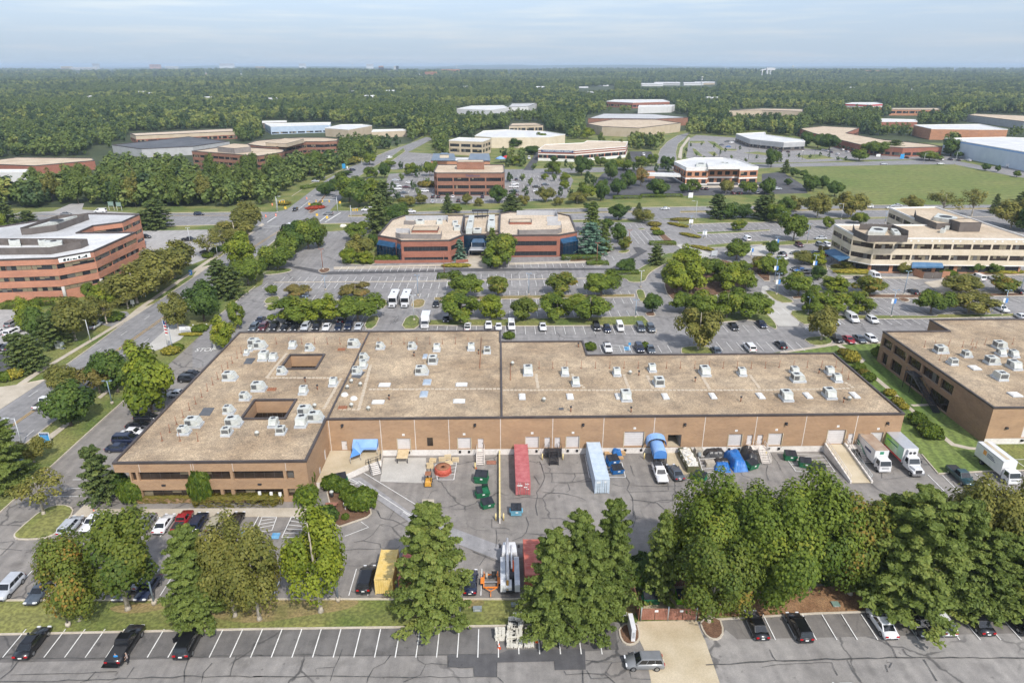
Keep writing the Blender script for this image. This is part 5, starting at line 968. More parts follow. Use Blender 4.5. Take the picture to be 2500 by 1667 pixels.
units('on the west roof by courts',[(aj,2052,325,cN,90),(aj,2312,420,cN,90),(aj,2190,500,cq,90),(aj,2045,622,cq,90),(aj,1725,745,cN,90),(aj,1640,810,cq,90),(aj,2085,740,cN,90),(aj,2020,820,cq,180),(_t,245,268,cq,90),(_t,703,375,cq,0),(_t,433,450,cq,0),(_t,455,640,cN,90),(_t,545,695,cN,90),(_t,412,745,cN,0),(_t,162,745,cq,0),(_t,232,808,cq,180)],G_)
units('along the west roof back',[(aj,2205,95,aS,0),(aj,2240,60,aS,0),(_H,2275,1340,cN,90),(_o,50,1365,cN,90),(_o,72,1470,cN,0),(_o,163,1470,cq,0),(_o,338,1360,cq,0),(_o,495,1380,cq,90),(_o,892,1350,cN,90)],G_)
units('on the middle roof section',[(_o,1132,1365,cq,90),(_o,1420,1365,cq,90),(_o,1638,1385,cq,0),(_o,1948,1378,cq,0),(_o,2092,1405,cq,180),(_o,985,1465,cq,90),(_o,975,1538,cq,0),(_o,920,1590,cq,90),(_o,1602,1500,cN,180),(_o,1505,1595,cN,90)],G_)
units('on the long eastern roof',[(_s,182,280,cN,0),(_s,515,283,cq,0),(_s,612,373,cq,0),(_s,983,283,cq,0),(_s,1302,247,cq,0),(_s,1364,378,cN,180),(_s,1068,510,cN,0),(_s,1782,285,cN,0),(_s,2112,283,cq,0),(_N,310,272,cq,0),(_N,340,338,cN,90),(_N,625,272,cq,0),(_N,692,338,cq,0),(_N,632,490,cN,0),(_N,242,510,cN,0)],G_)
units('on the brown neighbour roof',[(_N,1628,80,cN,90),(_N,1730,185,cq,180),(_N,1855,115,cq,90),(_N,2090,180,cN,90),(_N,2170,105,cq,0),(_N,2160,40,cN,90),(_N,2283,118,cq,0),(_N,2300,230,cN,0),(_N,2170,325,cN,180)],G_)
pm=MB();pm.tube([(0,0,0),(0,0,1.6)],.045,aN,6);pm.box(-.16,-.16,0,.16,.16,.06,aN);pmesh=pm.mesh('rusty_post')
def posts(t,pts,place):
 for x,y in pts:
  o=bpy.data.objects.new('roof_post',pmesh);COL.objects.link(o);p=PZ(t,x,y,ZR);o.location=(p.x,p.y,ZR-.22);o.rotation_euler=(R(random.uniform(-3,3)),R(random.uniform(-3,3)),0);tag(o,'thin rusty pipe post standing in the row '+place,'roof post','rusty posts '+place)
posts(_o,[(x,1312)for x in(85,203,317,430,545,660,773,990,1118,1233,1347,1462,1578,1692,1808,1922)],'along the back edge of west roof')
posts(aj,[(2165,75),(2128,115),(2085,160),(2043,205),(1998,240),(1955,305),(1908,355),(1860,410),(1808,465),(1755,525),(1700,582),(1642,645),(1583,710),(1522,780),(1453,855),(1615,857),(1775,857)],'along the street edge of west roof')
posts(_s,[(x,207)for x in(280,403,530,657,785,912,1040,1168,1422,1548,1677,1803,1930,2057,2183,2310)],'along the back of the eastern roof')
posts(_N,[(155,200),(283,200),(408,200),(535,200),(663,200),(720,245),(777,305)],'at the east corner of the warehouse roof')
posts(_q,[(1460,1340),(1550,1335),(1677,1330),(1800,1345),(1880,1320),(2000,1320),(2130,1320),(2250,1315),(1920,1345),(1885,1365),(1595,1460),(1655,1475)],'on the brown brick neighbour roof')
vm=[MB(),MB(),MB()]
vm[0].lathe((0,0,0),[(.3,0),(.26,.5),(.42,.55),(.3,.75),(.05,.95)],bq,12);vm[1].lathe((0,0,0),[(.75,0),(.7,.2),(.5,.5),(.1,.62)],bE,16);vm[2].tube([(0,0,0),(0,0,.9)],.1,aN,8);vm[2].lathe((0,0,.85),[(.2,0),(.2,.25)],_b,8)
vmesh=[m.mesh('roof_vent')for m in vm]
VL={0:'white metal mushroom vent',1:'shallow white dome vent',2:'short dark pipe vent'}
for place,lst in(('vents beside the western roof joint',[(_t,545,560,0),(_t,875,555,0),(_t,1027,585,0),(_t,955,368,0),(_t,838,393,0),(_t,813,452,1),(_t,895,485,1),(_t,875,340,0),(_t,1213,490,2),(aj,2305,808,0),(_t,570,400,2),(_t,460,332,2),(_t,28,808,0)]),('vents over the eastern warehouse roof',[(_t,2320,180,0),(_s,1097,262,0),(_s,1175,272,2),(_s,1680,330,2),(_s,323,505,0),(_s,1105,600,2),(_s,565,595,2),(_s,2090,505,2),(_N,512,255,2),(_N,733,515,2),(_N,785,495,0),(_s,632,20,2),(_o,1437,1425,2),(_o,2015,1405,2)])):
 lst=sorted(lst,key=lambda a:Z(*a[:3])[0])
 for i,(t,x,y,k)in enumerate(lst):o=bpy.data.objects.new('roof_vent',vmesh[k]);COL.objects.link(o);p=PZ(t,x,y,ZR);o.location=(p.x,p.y,ZR-.22);tag(o,ordl(VL[k],i,len(lst),place),'roof vent','vents on the warehouse roof')
for a,b,lab in(((620+2040/3.675,480+1260/3.675),(620+2025/3.675,840+210/3.675),'long rusty gas pipe lying across the middle roof'),((1240+22/3.675,840+165/3.675),(1240+22/3.675,840+318/3.675),'short rusty gas pipe near the eastern roof joint')):
 m=MB();p,q=P(*a,ZR),P(*b,ZR);m.tube([(p.x,p.y,ZR-.1),(q.x,q.y,ZR-.1)],.07,aN,6);tag(m.build('gas_pipe'),lab,'pipe')
for t,x,y,lab in((_t,795,563,'dull red hatch cover beside the western roof joint'),(_t,160,400,'red rusty frame lying by a roof unit on west wing'),(_o,785,1365,'low red rack lying on the roof behind the west wing')):
 p=PZ(t,x,y,ZR);m=MB();m.box(p.x-.8,p.y-.5,ZR-.22,p.x+.8,p.y+.5,ZR-.02,aN);
 for k in range(4):m.box(p.x-.7+k*.42,p.y-.45,ZR-.02,p.x-.55+k*.42,p.y+.45,ZR+.08,aN)
 tag(m.build('roof_hatch'),lab,'roof hatch')
# ---------------------------------------------------------------- vehicles
for n_,c in dict(black=(.006,.006,.008),white=(.66,.66,.665),silver=(.42,.44,.47),grey=(.17,.175,.18),navy=(.010,.016,.042),slate=(.06,.075,.095),red=(.28,.012,.018),maroon=(.07,.010,.016),beige=(.34,.31,.23),green=(.008,.04,.045),blue=(.02,.10,.30),yellow=(.75,.42,.03),orange=(.75,.18,.02)).items():paint('paint_'+n_,c)
mat(aE,(.012,.014,.017),.04,spec=.8);mat('tyre',(.014,.014,.015),.85);mat(dA,(.35,.36,.37),.35,metal=.8);mat(bZ,(.75,.76,.78),.15);mat(da,(.42,.008,.012),.25);mat('plate',(.75,.75,.72),.5);mat('bed',(.03,.03,.032),.8);mat('chrome',(.5,.5,.52),.25,metal=.8)
CARS=dict(sedan=(4.75,1.84,.22,.92,1.45,[(0,.55),(.02,.88),(.16,.96),(.5,.94),(.70,.93),(.94,.74),(1,.5)],(.13,.72,.29,.56)),suv=(4.65,1.88,.26,1.05,1.70,[(0,.6),(.015,1.0),(.1,1.07),(.5,1.06),(.73,1.05),(.95,.90),(1,.6)],(.015,.75,.08,.60)),wagon=(4.7,1.8,.22,.95,1.52,[(0,.55),(.02,.92),(.1,.97),(.5,.95),(.72,.94),(.95,.76),(1,.5)],(.02,.73,.10,.57)),hatch=(4.2,1.78,.22,.95,1.50,[(0,.55),(.02,.92),(.1,.97),(.5,.95),(.74,.94),(.95,.76),(1,.5)],(.03,.78,.14,.58)),minivan=(5.1,1.98,.22,1.02,1.78,[(0,.6),(.015,1.0),(.1,1.05),(.5,1.04),(.8,1.02),(.96,.86),(1,.55)],(.012,.82,.06,.62)),pickup=(5.7,1.98,.34,1.12,1.86,[(0,.8),(.01,1.1),(.3,1.12),(.5,1.13),(.72,1.13),(.97,1.02),(1,.7)],(.38,.74,.42,.62)),van=(5.7,2.0,.28,1.15,2.15,[(0,.7),(.01,1.12),(.1,1.16),(.5,1.16),(.80,1.14),(.96,.98),(1,.6)],(.008,.82,.03,.68)))
def loft(mb,rings,m,close=True):
 i=len(mb.v);n=len(rings[0]);k=mb.mi(m)
 for r in rings:mb.v+=r
 for j in range(len(rings)-1):
  for q in range(n):a,b=i+j*n+q,i+j*n+(q+1)%n;mb.f.append((a,b,b+n,a+n));mb.m.append(k);mb.sm.append(True)
 mb.f.append(tuple(range(i+n-1,i-1,-1)));e=i+(len(rings)-1)*n;mb.f.append(tuple(range(e,e+n)));mb.m+=[k,k];mb.sm+=[False,False]
def car_mesh(kind,color,far=False):
 L_,W,cl,belt,roof,st,cab=CARS[kind];h=W/2;p='paint_'+color;parts=[];b=MB();rings=[]
 for f,zt in st:
  x=(f-.5)*L_;w=h*(.86 if f in(0,1)else .965 if f<.03 or f>.93 else 1);zb=cl+(.12 if f in(0,1)else 0)
  rings.append([(x,-w*.9,zb),(x,-w,zb+.18),(x,-w,zt*.72),(x,-w*.93,zt),(x,0,zt+.035),(x,w*.93,zt),(x,w,zt*.72),(x,w,zb+.18),(x,w*.9,zb)])
 loft(b,rings,p)
 rb,fb,rt,ft=[(q-.5)*L_ for q in cab];wb,wt=h*.93,h*.76;zb=belt-.02
 if kind==aT:wt=h*.86
 base=[(rb,-wb),(fb,-wb),(fb,wb),(rb,wb)];top=[(rt,-wt),(ft,-wt),(ft,wt),(rt,wt)];b.hexa(base,zb,roof-.05,p,top=top,bottom=False);b.hexa(top,roof-.05,roof,p,top=inset(top,.12),bottom=False)
 if kind==_3:
  b.face([(-L_/2+.12,-h*.8,1.155),(rb-.06,-h*.8,1.155),(rb-.06,h*.8,1.155),(-L_/2+.12,h*.8,1.155)],'bed')
 for s in(-1,1):b.box(fb-.25,s*(h+.02)-.09,belt+.02,fb-.05,s*(h+.02)+.09,belt+.18,p)
 b.box(-L_/2-.03,-h*.8,cl+.12,-L_/2+.05,h*.8,cl+.3,'bed');b.box(L_/2-.05,-h*.78,cl+.1,L_/2+.03,h*.78,cl+.32,'bed')
 def q(c4,off,m,nm):mb=nm;a,bb,c,d=[Vector(v)for v in c4];n=(bb-a).cross(d-a).normalized()*off;mb.face([tuple(v+n)for v in(a,bb,c,d)],m)
 def lerp4(A,B,C,D,u0,u1,v0,v1):
  A,B,C,D=map(Vector,(A,B,C,D));f=lambda u,v:(A.lerp(B,u)).lerp(D.lerp(C,u),v);return[f(u0,v0),f(u1,v0),f(u1,v1),f(u0,v1)]
 z1=roof-.05;B3=[(*a,zb)for a in base];T3=[(*a,z1)for a in top]
 ws,rw,sl,sr=MB(),MB(),MB(),MB()
 g=aE
 q(lerp4(B3[1],B3[2],T3[2],T3[1],.06,.94,.1,.93),.012,g,ws);
 q(lerp4(B3[3],B3[0],T3[0],T3[3],.08,.92,.25 if kind!=_a else .1,.92),.012,g,rw)
 segs=[(.05,.32),(.345,.64),(.665,.95)]if kind in(a5,_w,du)else[(.08,.5),(.53,.93)]
 if kind==aT:segs=[(.70,.96)]
 for u0,u1 in segs:q(lerp4(B3[0],B3[1],T3[1],T3[0],u0,u1,.16,.9),.012,g,sl);q(lerp4(B3[2],B3[3],T3[3],T3[2],1-u1,1-u0,.16,.9),.012,g,sr)
 wheels=[]
 r=.34 if kind in(_a,du,cW,a5)else .38
 for x in(-L_*.30,L_*.31):
  for s in(-1,1):
   w=MB();y=s*(h-.1);w.lathe((x,y-.11,r),[(r*.85,0),(r,.03),(r,.21),(r*.85,.24)],'tyre',14,'Y');wheels.append(w);w=MB();w.lathe((x,y-.125 if s<0 else y+.115,r),[(r*.62,0),(r*.62,.02)],dA,12,'Y');wheels.append(w)
 hl=[MB(),MB()];tl=[MB(),MB()]
 zt=.62 if kind in(_a,du,cW)else .78
 for i,s in enumerate((-1,1)):
  hl[i].box(L_/2-.16,s*h*.66-.2,zt-.06,L_/2+.012,s*h*.66+.2,zt+.1,bZ);tl[i].box(-L_/2-.02,s*h*.72-.17,zt+.02,-L_/2+.1,s*h*.72+.17,zt+.2,da)
 pl=MB();pl.box(-L_/2-.035,-.2,zt-.1,-L_/2+.03,.2,zt+.03,'plate')
 if far:
  for w in wheels+hl+tl:
   i=len(b.v);b.v+=w.v;ms=[b.mi(m)for m in w.mats];b.f+=[tuple(i+k for k in f)for f in w.f];b.m+=[ms[k]for k in w.m];b.sm+=w.sm
  for w in(rw,sl,sr):i=len(ws.v);ws.v+=w.v;ws.f+=[tuple(i+k for k in f)for f in w.f];ws.m+=w.m;ws.sm+=w.sm
  return[('body',b),('windows',ws)]
 return[('body',b),(b0,ws),('rear_window',rw),(bF,sl),(bF,sr)]+[(('wheel',dA)[i%2],w)for i,w in enumerate(wheels)]+[(cS,w)for w in hl]+[('tail_light',w)for w in tl]+[('number_plate',pl)]
CARC={}
NAMES=dict(sedan=_a,suv=_w,wagon='estate_car',hatch='hatchback',minivan=a5,pickup='pickup_truck',van=aT)
def car(kind,color,loc,rz,label,group,far=False,sc=1):
 key=(kind,color,far)
 if key not in CARC:
  CARC[key]=[(n,m.mesh('vehicle_'+n))for n,m in car_mesh(kind,color,far)]
 o=thing(NAMES[kind],label,'car' if kind not in(_3,aT)else 'truck' if kind==_3 else aT,loc,rz,group);o.scale=(sc,sc,sc)
 for n,me in CARC[key]:
  c=bpy.data.objects.new(n,me);COL.objects.link(c);c.parent=last if n==dA else o
  if n=='wheel':last=c
 return o
HD=dict(N=90,S=-90,E=0,W=180)
def cars(place,lst,group,far=False):
 lst=[(Z(a[0],a[1],a[2]),*a[3:])for a in lst];lst.sort(key=lambda a:a[0][0])
 for i,(px,kind,color,hd,*sc)in enumerate(lst):
  p=P(*px,.75);rz=R(HD[hd])if isinstance(hd,str)else hd;w=dict(suv='SUV',hatch='hatchback',wagon='estate car',pickup=_3).get(kind,kind);p.z=.045
  car(kind,color,tuple(p),rz+R(random.uniform(-1.2,1.2)),ordl(f"{color} {w}",i,len(lst),place),group,far,*(sc or(1,)))
def rdir(a,b):d=P(*b)-P(*a);return math.atan2(d.y,d.x)
AWAY=rdir((288,853),(571,646));
cars('in the foreground row west of the drive',[(ai,290,1170,_a,_j,aJ,1.05),(ai,1125,1195,_3,_j,aJ,1.05),(ai,1695,1170,_w,_j,aJ,1.08)],'cars parked in the foreground')
cars('in the foreground row under the eastern pines',[(ab,2230,1010,_a,_j,aJ),(cp,335,1035,_w,_j,aJ),(cp,1080,1000,_a,_d,aJ,1.03),(cp,1400,1000,_w,_j,aS),(cp,1600,985,_w,_d,aJ),(cp,1930,970,_a,_j,aJ,1.03),(cp,2300,975,_w,_j,aJ)],'cars parked in the foreground')
cars('driving across the tan dumpster drive',[(ab,1222,1345,_w,bY,dk,.98)],ao)
cars('just entering at the bottom edge',[(cp,740,1625,_a,_d,dk)],ao)
cars('behind the foreground trees, facing the grass',[(ai,75,680,_w,_W,aS),(ai,360,710,_a,ae,aS),(ai,1325,680,_a,_7,aS),(ai,1130,680,_a,bY,aS),(ai,1235,590,_a,_W,aJ),(au,1010,605,a5,_j,aJ),(au,1945,625,_a,_7,aJ)],'cars in the yard')
cars('hidden behind the big pine by the fence',[(ab,1030,450,_w,_d,aS)],'cars in the yard')
cars('in the row before the office windows',[(ai,632,130,_w,_W,aJ),(ai,830,90,_a,_d,aS),(ai,1150,85,_w,_j,aS),(ai,1300,105,_a,bY,aS),(ai,1470,105,_a,_d,aJ),(ai,1635,85,_3,'red',aJ,.9),(ai,1778,95,_w,_7,aJ),(ai,1942,95,du,'beige',aJ),(ai,2105,85,_a,_j,aJ)],'cars before the office windows')
cars('along the street side of the warehouse',[(aj,1315,655,_w,_j,cd),(aj,1245,722,_a,_j,cd),(aj,1195,785,_a,_d,cd),(aj,1140,848,a5,_7,cd),(aj,1070,925,_a,_7,cd),(aj,1725,263,_a,_j,cd),(aj,1695,308,_w,_j,cd),(aj,1605,440,_a,_W,cd)],'cars by the street side of the warehouse')
cars('driving up the side road',[(aj,405,520,_3,_d,AWAY,1.05),(_o,325,255,_w,_d,AWAY),(_o,335,298,_a,_j,AWAY)],ao)
cars('at or near the signal crossing',[(_o,370,115,_w,_j,AWAY+math.pi),(_o,665,152,_w,bY,dk),(_o,1015,118,aT,_d,dk)],ao,True)
cars('on the highway',[(_o,1410,132,_w,_d,cd),(_r,1410,105,_a,_W,dk),(_q,955,88,_w,_d,dk),(_q,1160,97,_a,_d,dk),(_q,1215,77,_a,_W,dk),(_H,1785,155,_w,_7,cd),(_H,185,155,_a,_d,dk),(_H,590,152,_a,bY,cd),(_H,900,130,aT,_d,dk)],ao,True)
cars('in the front row behind the warehouse',[(_o,0,1172,_w,ae,aS),(_o,85,1168,_w,cF,aS),(_o,182,1166,_w,_j,aS),(_o,278,1166,_a,_j,aS),(_o,370,1166,_a,_j,aS),(_o,462,1164,_w,_W,aS),(_o,563,1163,_w,_j,aS),(_o,652,1165,_a,_d,aS),(_o,760,1163,_a,_7,aS),(_o,850,1160,_w,_7,aS),(_o,940,1160,_a,_W,aS)],_F)
cars('in the second row under the warehouse trees',[(_o,55,1105,_a,_7,aS),(_o,330,1105,_3,_j,aS,.9),(_o,432,1097,_w,_W,aS),(_o,790,1095,_3,_j,aJ,.9)],_F)
cars('around the two white shuttle buses',[(_o,1635,957,_a,_j,aS),(_o,1540,1045,_a,_7,aS),(_o,1075,925,_a,_7,aJ),(_o,1725,1090,_a,_j,aS)],_F)
cars('in the row beside the middle tree strip',[(_o,1917,1163,_3,_d,aJ,.9),(_o,2105,1148,_3,_d,aS,.95),(_o,2195,1160,_a,_d,aS,.95),(_r,32,1155,aT,_d,aS,.95),(_r,313,1163,_3,_d,aS,.92),(_r,795,1163,_w,_j,aS),(_r,890,1180,cW,_7,aS),(_r,1005,1168,aT,_d,aS,.88),(_r,1190,1172,a5,ae,aS),(_r,1283,1178,_w,ae,aS)],_F)
cars('against the back wall of the warehouse',[(_r,893,1352,_3,_d,aS,.95),(_r,1180,1355,_w,_7,aS),(_r,1280,1362,_a,ae,aS)],_F)
cars('in the two rows behind the east roof end',[(_r,2025,1160,_a,_j,aS),(_r,2277,1140,_a,_7,aS),(_r,1868,1375,_a,ae,aJ),(_r,2170,1348,a5,_d,aJ),(_q,170,1322,_a,_j,aJ)],_F)
cars('in the row north of the brown warehouse',[(_q,672,1268,_3,_j,aS,.92),(_q,780,1278,_a,'red',aS),(_q,878,1272,_a,ae,aS),(_q,980,1270,cW,_d,aS,1.05)],'cars north of the brown warehouse')
cars('in the rows south of the cream office',[(_q,808,1090,aT,_d,aS),(_q,992,1102,cW,_d,aS,1.08),(_q,1362,848,_a,_j,aJ),(_q,2145,1003,_3,_d,aS,.95),(_q,2335,1075,_a,_d,aS),(_q,872,735,_a,_j,aS),(_q,1015,715,aT,_d,aS),(_q,1940,728,aT,_d,aJ),(_q,2085,728,_a,_d,aJ),(_q,2300,842,_a,_j,aJ),(_q,648,1115,_a,_W,aS)],'cars by the cream office')
cars('west of the cream office',[(_q,335,432,_w,cF,aS),(_q,520,430,_w,bY,aS),(_q,590,432,_w,_d,aS),(_q,185,515,_w,_7,aJ),(_q,190,553,_w,_d,cd),(_q,312,502,_a,ae,dk),(_q,472,502,_a,ae,dk),(_q,320,643,_a,_j,dk),(_q,350,658,_a,'blue',dk),(_q,388,675,_w,_j,dk),(_q,237,310,_a,_d,aS),(_q,373,310,_a,bY,aJ),(_q,530,370,_a,_W,dk),(_q,555,517,_a,'red',dk),(_r,2143,377,aT,_d,aJ,.95)],'cars by the cream office')
cars('in the pale lot of the western brick office',[(_H,1695,383,_3,_j,cd),(_H,1300,358,_w,_j,cd),(_H,1852,492,_a,_j,cd),(_H,1172,838,aT,_d,R(-30)),(_H,852,1150,_a,_d,AWAY)],'cars by the western brick office')
cars('in the lot at the west edge',[(_H,110,1137,_w,bY,AWAY),(_H,112,1213,a5,_d,AWAY),(_H,215,1152,_a,_d,AWAY),(_H,80,1337,_a,ae,AWAY),(_H,0,1345,_a,_j,AWAY),(_H,-10,1210,_a,_d,AWAY)],'cars by the western brick office')
cars('in the loading yard facing each other',[(_s,1362,1150,_3,_d,aS),(_s,1502,1140,_a,ae,R(98))],'cars in the loading yard')
cars('parked past the green box trailer',[(_N,1785,1180,_3,_e,aS,1.02)],'cars in the loading yard')
cars('in the lot left of the brown office',[(_Q,1395,1268,_a,_d,cd),(_Q,1290,1300,_w,_d,cd),(_Q,1370,1308,_a,cF,cd),(_Q,1345,1360,_a,ae,cd),(_Q,1300,1392,_w,ae,cd),(_Q,1535,1345,_w,_d,cd),(_Q,1290,1325,_a,_d,cd),(_Q,1270,1248,_a,_W,cd)],_Z,True)
cars('before the brown three-storey office',[(_Q,1605,1395,_w,_j,aJ),(_Q,1655,1395,_w,_j,aJ),(_Q,1605,1442,_a,_W,aJ),(_Q,1785,1395,_a,_d,aJ),(_Q,1835,1432,_w,_j,aJ),(_Q,2050,1395,_a,_7,aJ)],_Z,True)
cars('in the lot right of the brown office',[(_Q,2320,1307,_a,_d,cd),(_Q,2325,1347,_a,_7,cd),(_G,62,1280,_w,_d,cd),(_G,62,1307,_w,_d,cd),(_G,62,1343,_a,ae,cd),(_G,65,1376,_a,cF,cd),(_G,255,1306,_a,_j,cd),(_G,335,1286,_a,ae,cd),(_G,262,1347,_w,_d,cd),(_G,75,1240,_a,_7,aJ)],_Z,True)
cars('around the bank',[(_G,1738,1322,_a,_j,aJ),(_G,1780,1324,_a,_j,aJ),(_G,2075,1362,_a,_j,aJ),(_G,2020,1362,_a,cF,aJ),(_G,2235,1357,_a,_d,aJ),(_G,2300,1350,_w,bY,aJ),(_5,140,1323,_a,_W,cd)],'cars by the bank',True)
cars('around the stone showroom',[(_G,1000,1047,_w,_d,aJ),(_G,1215,1022,aT,_d,aJ),(_G,190,1052,aT,_d,aS),(_G,240,1000,_w,_W,aS)],'cars by the showroom',True)
cars('around the grey clinic',[(_G,1915,932,_a,_7,dk),(_G,1965,902,_w,ae,dk),(_G,2005,912,_w,_d,dk),(_G,1975,947,_a,'blue',dk),(_5,165,992,_a,_j,aJ),(_5,235,994,_a,_j,aJ)],'cars by the clinic',True)
cars('along the winding brick office',[(_5,720,977,_w,_d,aJ),(_5,768,992,_a,_d,aJ),(_5,620,997,_a,_7,aJ),(_5,680,1014,_a,_d,aJ),(_5,550,977,_a,_d,aJ),(_5,585,985,_a,_W,aJ),(_5,1300,1046,_a,_j,aJ),(_5,1610,1063,_w,_d,aJ),(_5,1690,1061,_a,_7,aJ),(_5,1760,1068,_a,_j,aJ),(_5,1855,1070,_a,_d,aJ),(_5,1935,1054,_w,_d,cd)],'cars by the winding office',True)
cars('on the far roads',[(_5,1095,1102,_a,_W,cd),(_5,1605,1100,_a,_d,cd),(_Q,885,1157,_w,_7,R(60)),(_Q,1215,1047,aT,_d,R(60)),(_Q,605,1222,_a,ae,cd),(_Q,552,1256,_a,_W,cd)],ao,True)
cars('in the yard by the pale warehouse',[(_5,2240,1130,aT,_d,R(-60),1.2),(_5,2285,1130,aT,_d,R(-60),1.2),(_5,2325,1128,aT,_K,R(-60),1.2)],'parked buses',True)
cars('behind the school and tan office',[(_G,350,808,_a,ae,aJ),(_G,390,770,_a,_j,aJ),(_G,430,765,_a,_7,aJ),(_G,470,760,_w,_j,aJ),(_G,410,785,_w,_W,aJ),(_G,450,780,_a,_d,aJ),(_G,640,745,aT,_d,aJ)],'cars behind the tan office',True)
def wheel_at(o,x,y,r,w=.28):
 m=MB();m.lathe((x,y-w/2,r),[(r*.86,0),(r,.03),(r,w-.03),(r*.86,w)],'tyre',16,'Y');k=m.build('wheel',o);m=MB();m.lathe((x,y-w/2-.012 if y<0 else y+w/2-.005,r),[(r*.55,0),(r*.55,.02)],dA,12,'Y');m.build(dA,k)
def box_truck(loc,rz,label,boxL=6.2,boxW=2.45,boxH=2.5,nose=False,roofm=_y,decor=None,wall=_h,dz=.95,group=None,name='box_truck',cabw=2.1):
 o=thing(name,label,'truck',loc,rz,group);L0=-boxL/2
 m=MB();m.hexa([(L0,-boxW/2),(L0+boxL,-boxW/2),(L0+boxL,boxW/2),(L0,boxW/2)],dz,dz+boxH,wall);
 for s in(-1,1):m.box(L0,s*boxW/2-.02,dz+boxH-.12,L0+boxL,s*boxW/2+.02,dz+boxH+.02,_y)
 m.build('cargo_box',o);m=MB();m.box(L0+.03,-boxW/2+.05,dz+boxH,L0+boxL-.03,boxW/2-.05,dz+boxH+.03,roofm)
 m.build('box_roof',o)
 c=MB();x0=L0+boxL+.12;w=cabw/2
 if nose:
  c.hexa([(x0,-w),(x0+1.6,-w),(x0+1.6,w),(x0,w)],.75,1.75,_h);c.hexa([(x0,-w),(x0+1.6,-w),(x0+1.6,w),(x0,w)],1.75,2.75,_h,top=[(x0,-w*.9),(x0+1.15,-w*.9),(x0+1.15,w*.9),(x0,w*.9)])
  c.hexa([(x0+1.6,-w*.95),(x0+3.2,-w*.75),(x0+3.2,w*.75),(x0+1.6,w*.95)],.75,1.7,_h,top=[(x0+1.6,-w*.85),(x0+3.0,-w*.62),(x0+3.0,w*.62),(x0+1.6,w*.85)]);c.box(x0+3.0,-w*.98,.55,x0+3.35,w*.98,.95,'chrome');c.box(x0+3.1,-w*.5,1.0,x0+3.22,w*.5,1.5,_b)
  for s in(-1,1):c.hexa([(x0+1.7,s*w*.7-.3),(x0+3.1,s*w*.7-.25),(x0+3.1,s*w*.7+.25),(x0+1.7,s*w*.7+.3)],.9,1.3,_h)
  ft,fb,z0,z1=x0+1.15,x0+1.6,1.75,2.75;fx=x0+2.35;hx_=x0+3.15
 else:
  c.hexa([(x0,-w),(x0+1.75,-w),(x0+1.75,w),(x0,w)],.5,1.4,_h);c.hexa([(x0,-w),(x0+1.75,-w),(x0+1.75,w),(x0,w)],1.4,2.35,_h,top=[(x0+.1,-w*.9),(x0+1.4,-w*.9),(x0+1.4,w*.9),(x0+.1,w*.9)]);c.box(x0+1.7,-w*.97,.4,x0+1.85,w*.97,.75,_h);c.box(x0+1.752,-w*.6,.85,x0+1.77,w*.6,1.2,_y)
  ft,fb,z0,z1=x0+1.4,x0+1.75,1.4,2.35;fx=x0+.9;hx_=x0+1.76
 for s in(-1,1):c.box(fb-.3,s*(w+.18)-.1,z0+.1,fb-.2,s*(w+.18)+.1,z0+.6,_b)
 c.build('cab',o);g=MB();A=[(fb+.015,-w*.92,z0+.06),(fb+.015,w*.92,z0+.06),(ft+.06,w*.84,z1-.1),(ft+.06,-w*.84,z1-.1)];g.face(A,aE);g.build(b0,o)
 for s in(-1,1):
  g=MB();f=[(x0+.35,s*(w+.012),z0+.08),(fb-.25,s*(w+.012),z0+.08),(ft-.12,s*(w*.915+.012),z1-.14),(x0+.42,s*(w*.915+.012),z1-.14)];g.face(f if s<0 else f[::-1],aE);g.build(bF,o);h=MB();h.box(hx_,s*w*.75-.16,.95 if nose else .85,hx_+.04,s*w*.75+.16,1.12 if nose else 1.05,bZ);h.build(cS,o)
 r=.48 if nose else .42
 for s in(-1,1):wheel_at(o,fx,s*(w-.12),r);wheel_at(o,L0+boxL*.28,s*(boxW/2-.25),r,.5)
 ch=MB();ch.box(L0,-.5,.55,x0+.3,.5,dz-.01,_b);ch.box(L0-.06,-boxW/2,.45,L0-.01,boxW/2,.6,_b);ch.build('chassis',o)
 if decor:decor(o,L0,boxL,boxW,dz,boxH)
 return o
for n_,c in dict(decal_green=(.02,.22,.12),decal_lime=(.32,.62,.06),decal_red=(.55,.03,.03),decal_pale=(.42,.66,.5),decal_navy=(.03,.04,.12),decal_orange=(.75,.32,.08)).items():mat(n_,c,.4)
mat('lime_to_white',(.30,.62,.05),.4,(.62,.76,.62),.35,contrast=(.35,.62))
def side_quad(o,pts,m,y,nm='side_graphic',s=-1):
 g=MB();g.face([(x,y,z)for x,z in pts],m);return g.build(nm,o)
def deco_white(o,L0,bl,bw,dz,bh):
 y=-bw/2-.008
 side_quad(o,[(L0+.05,dz+.05),(L0+bl*.62,dz+.05),(L0+bl*.3,dz+bh*.45),(L0+.05,dz+bh*.75)],bP,y);side_quad(o,[(L0+bl*.64,dz+.05),(L0+bl*.7,dz+.05),(L0+bl*.32,dz+bh*.5),(L0+bl*.3,dz+bh*.5)],cG,y)
 side_quad(o,[(L0+bl*.5,dz+bh*.5),(L0+bl*.82,dz+bh*.5),(L0+bl*.82,dz+bh*.68),(L0+bl*.5,dz+bh*.68)],cG,y)
 g=MB();x=L0+bl+.012;g.face([(x,-.35,dz+bh-.75),(x,.35,dz+bh-.75),(x,.35,dz+bh-.2),(x,-.35,dz+bh-.2)],bP);g.build('front_logo',o)
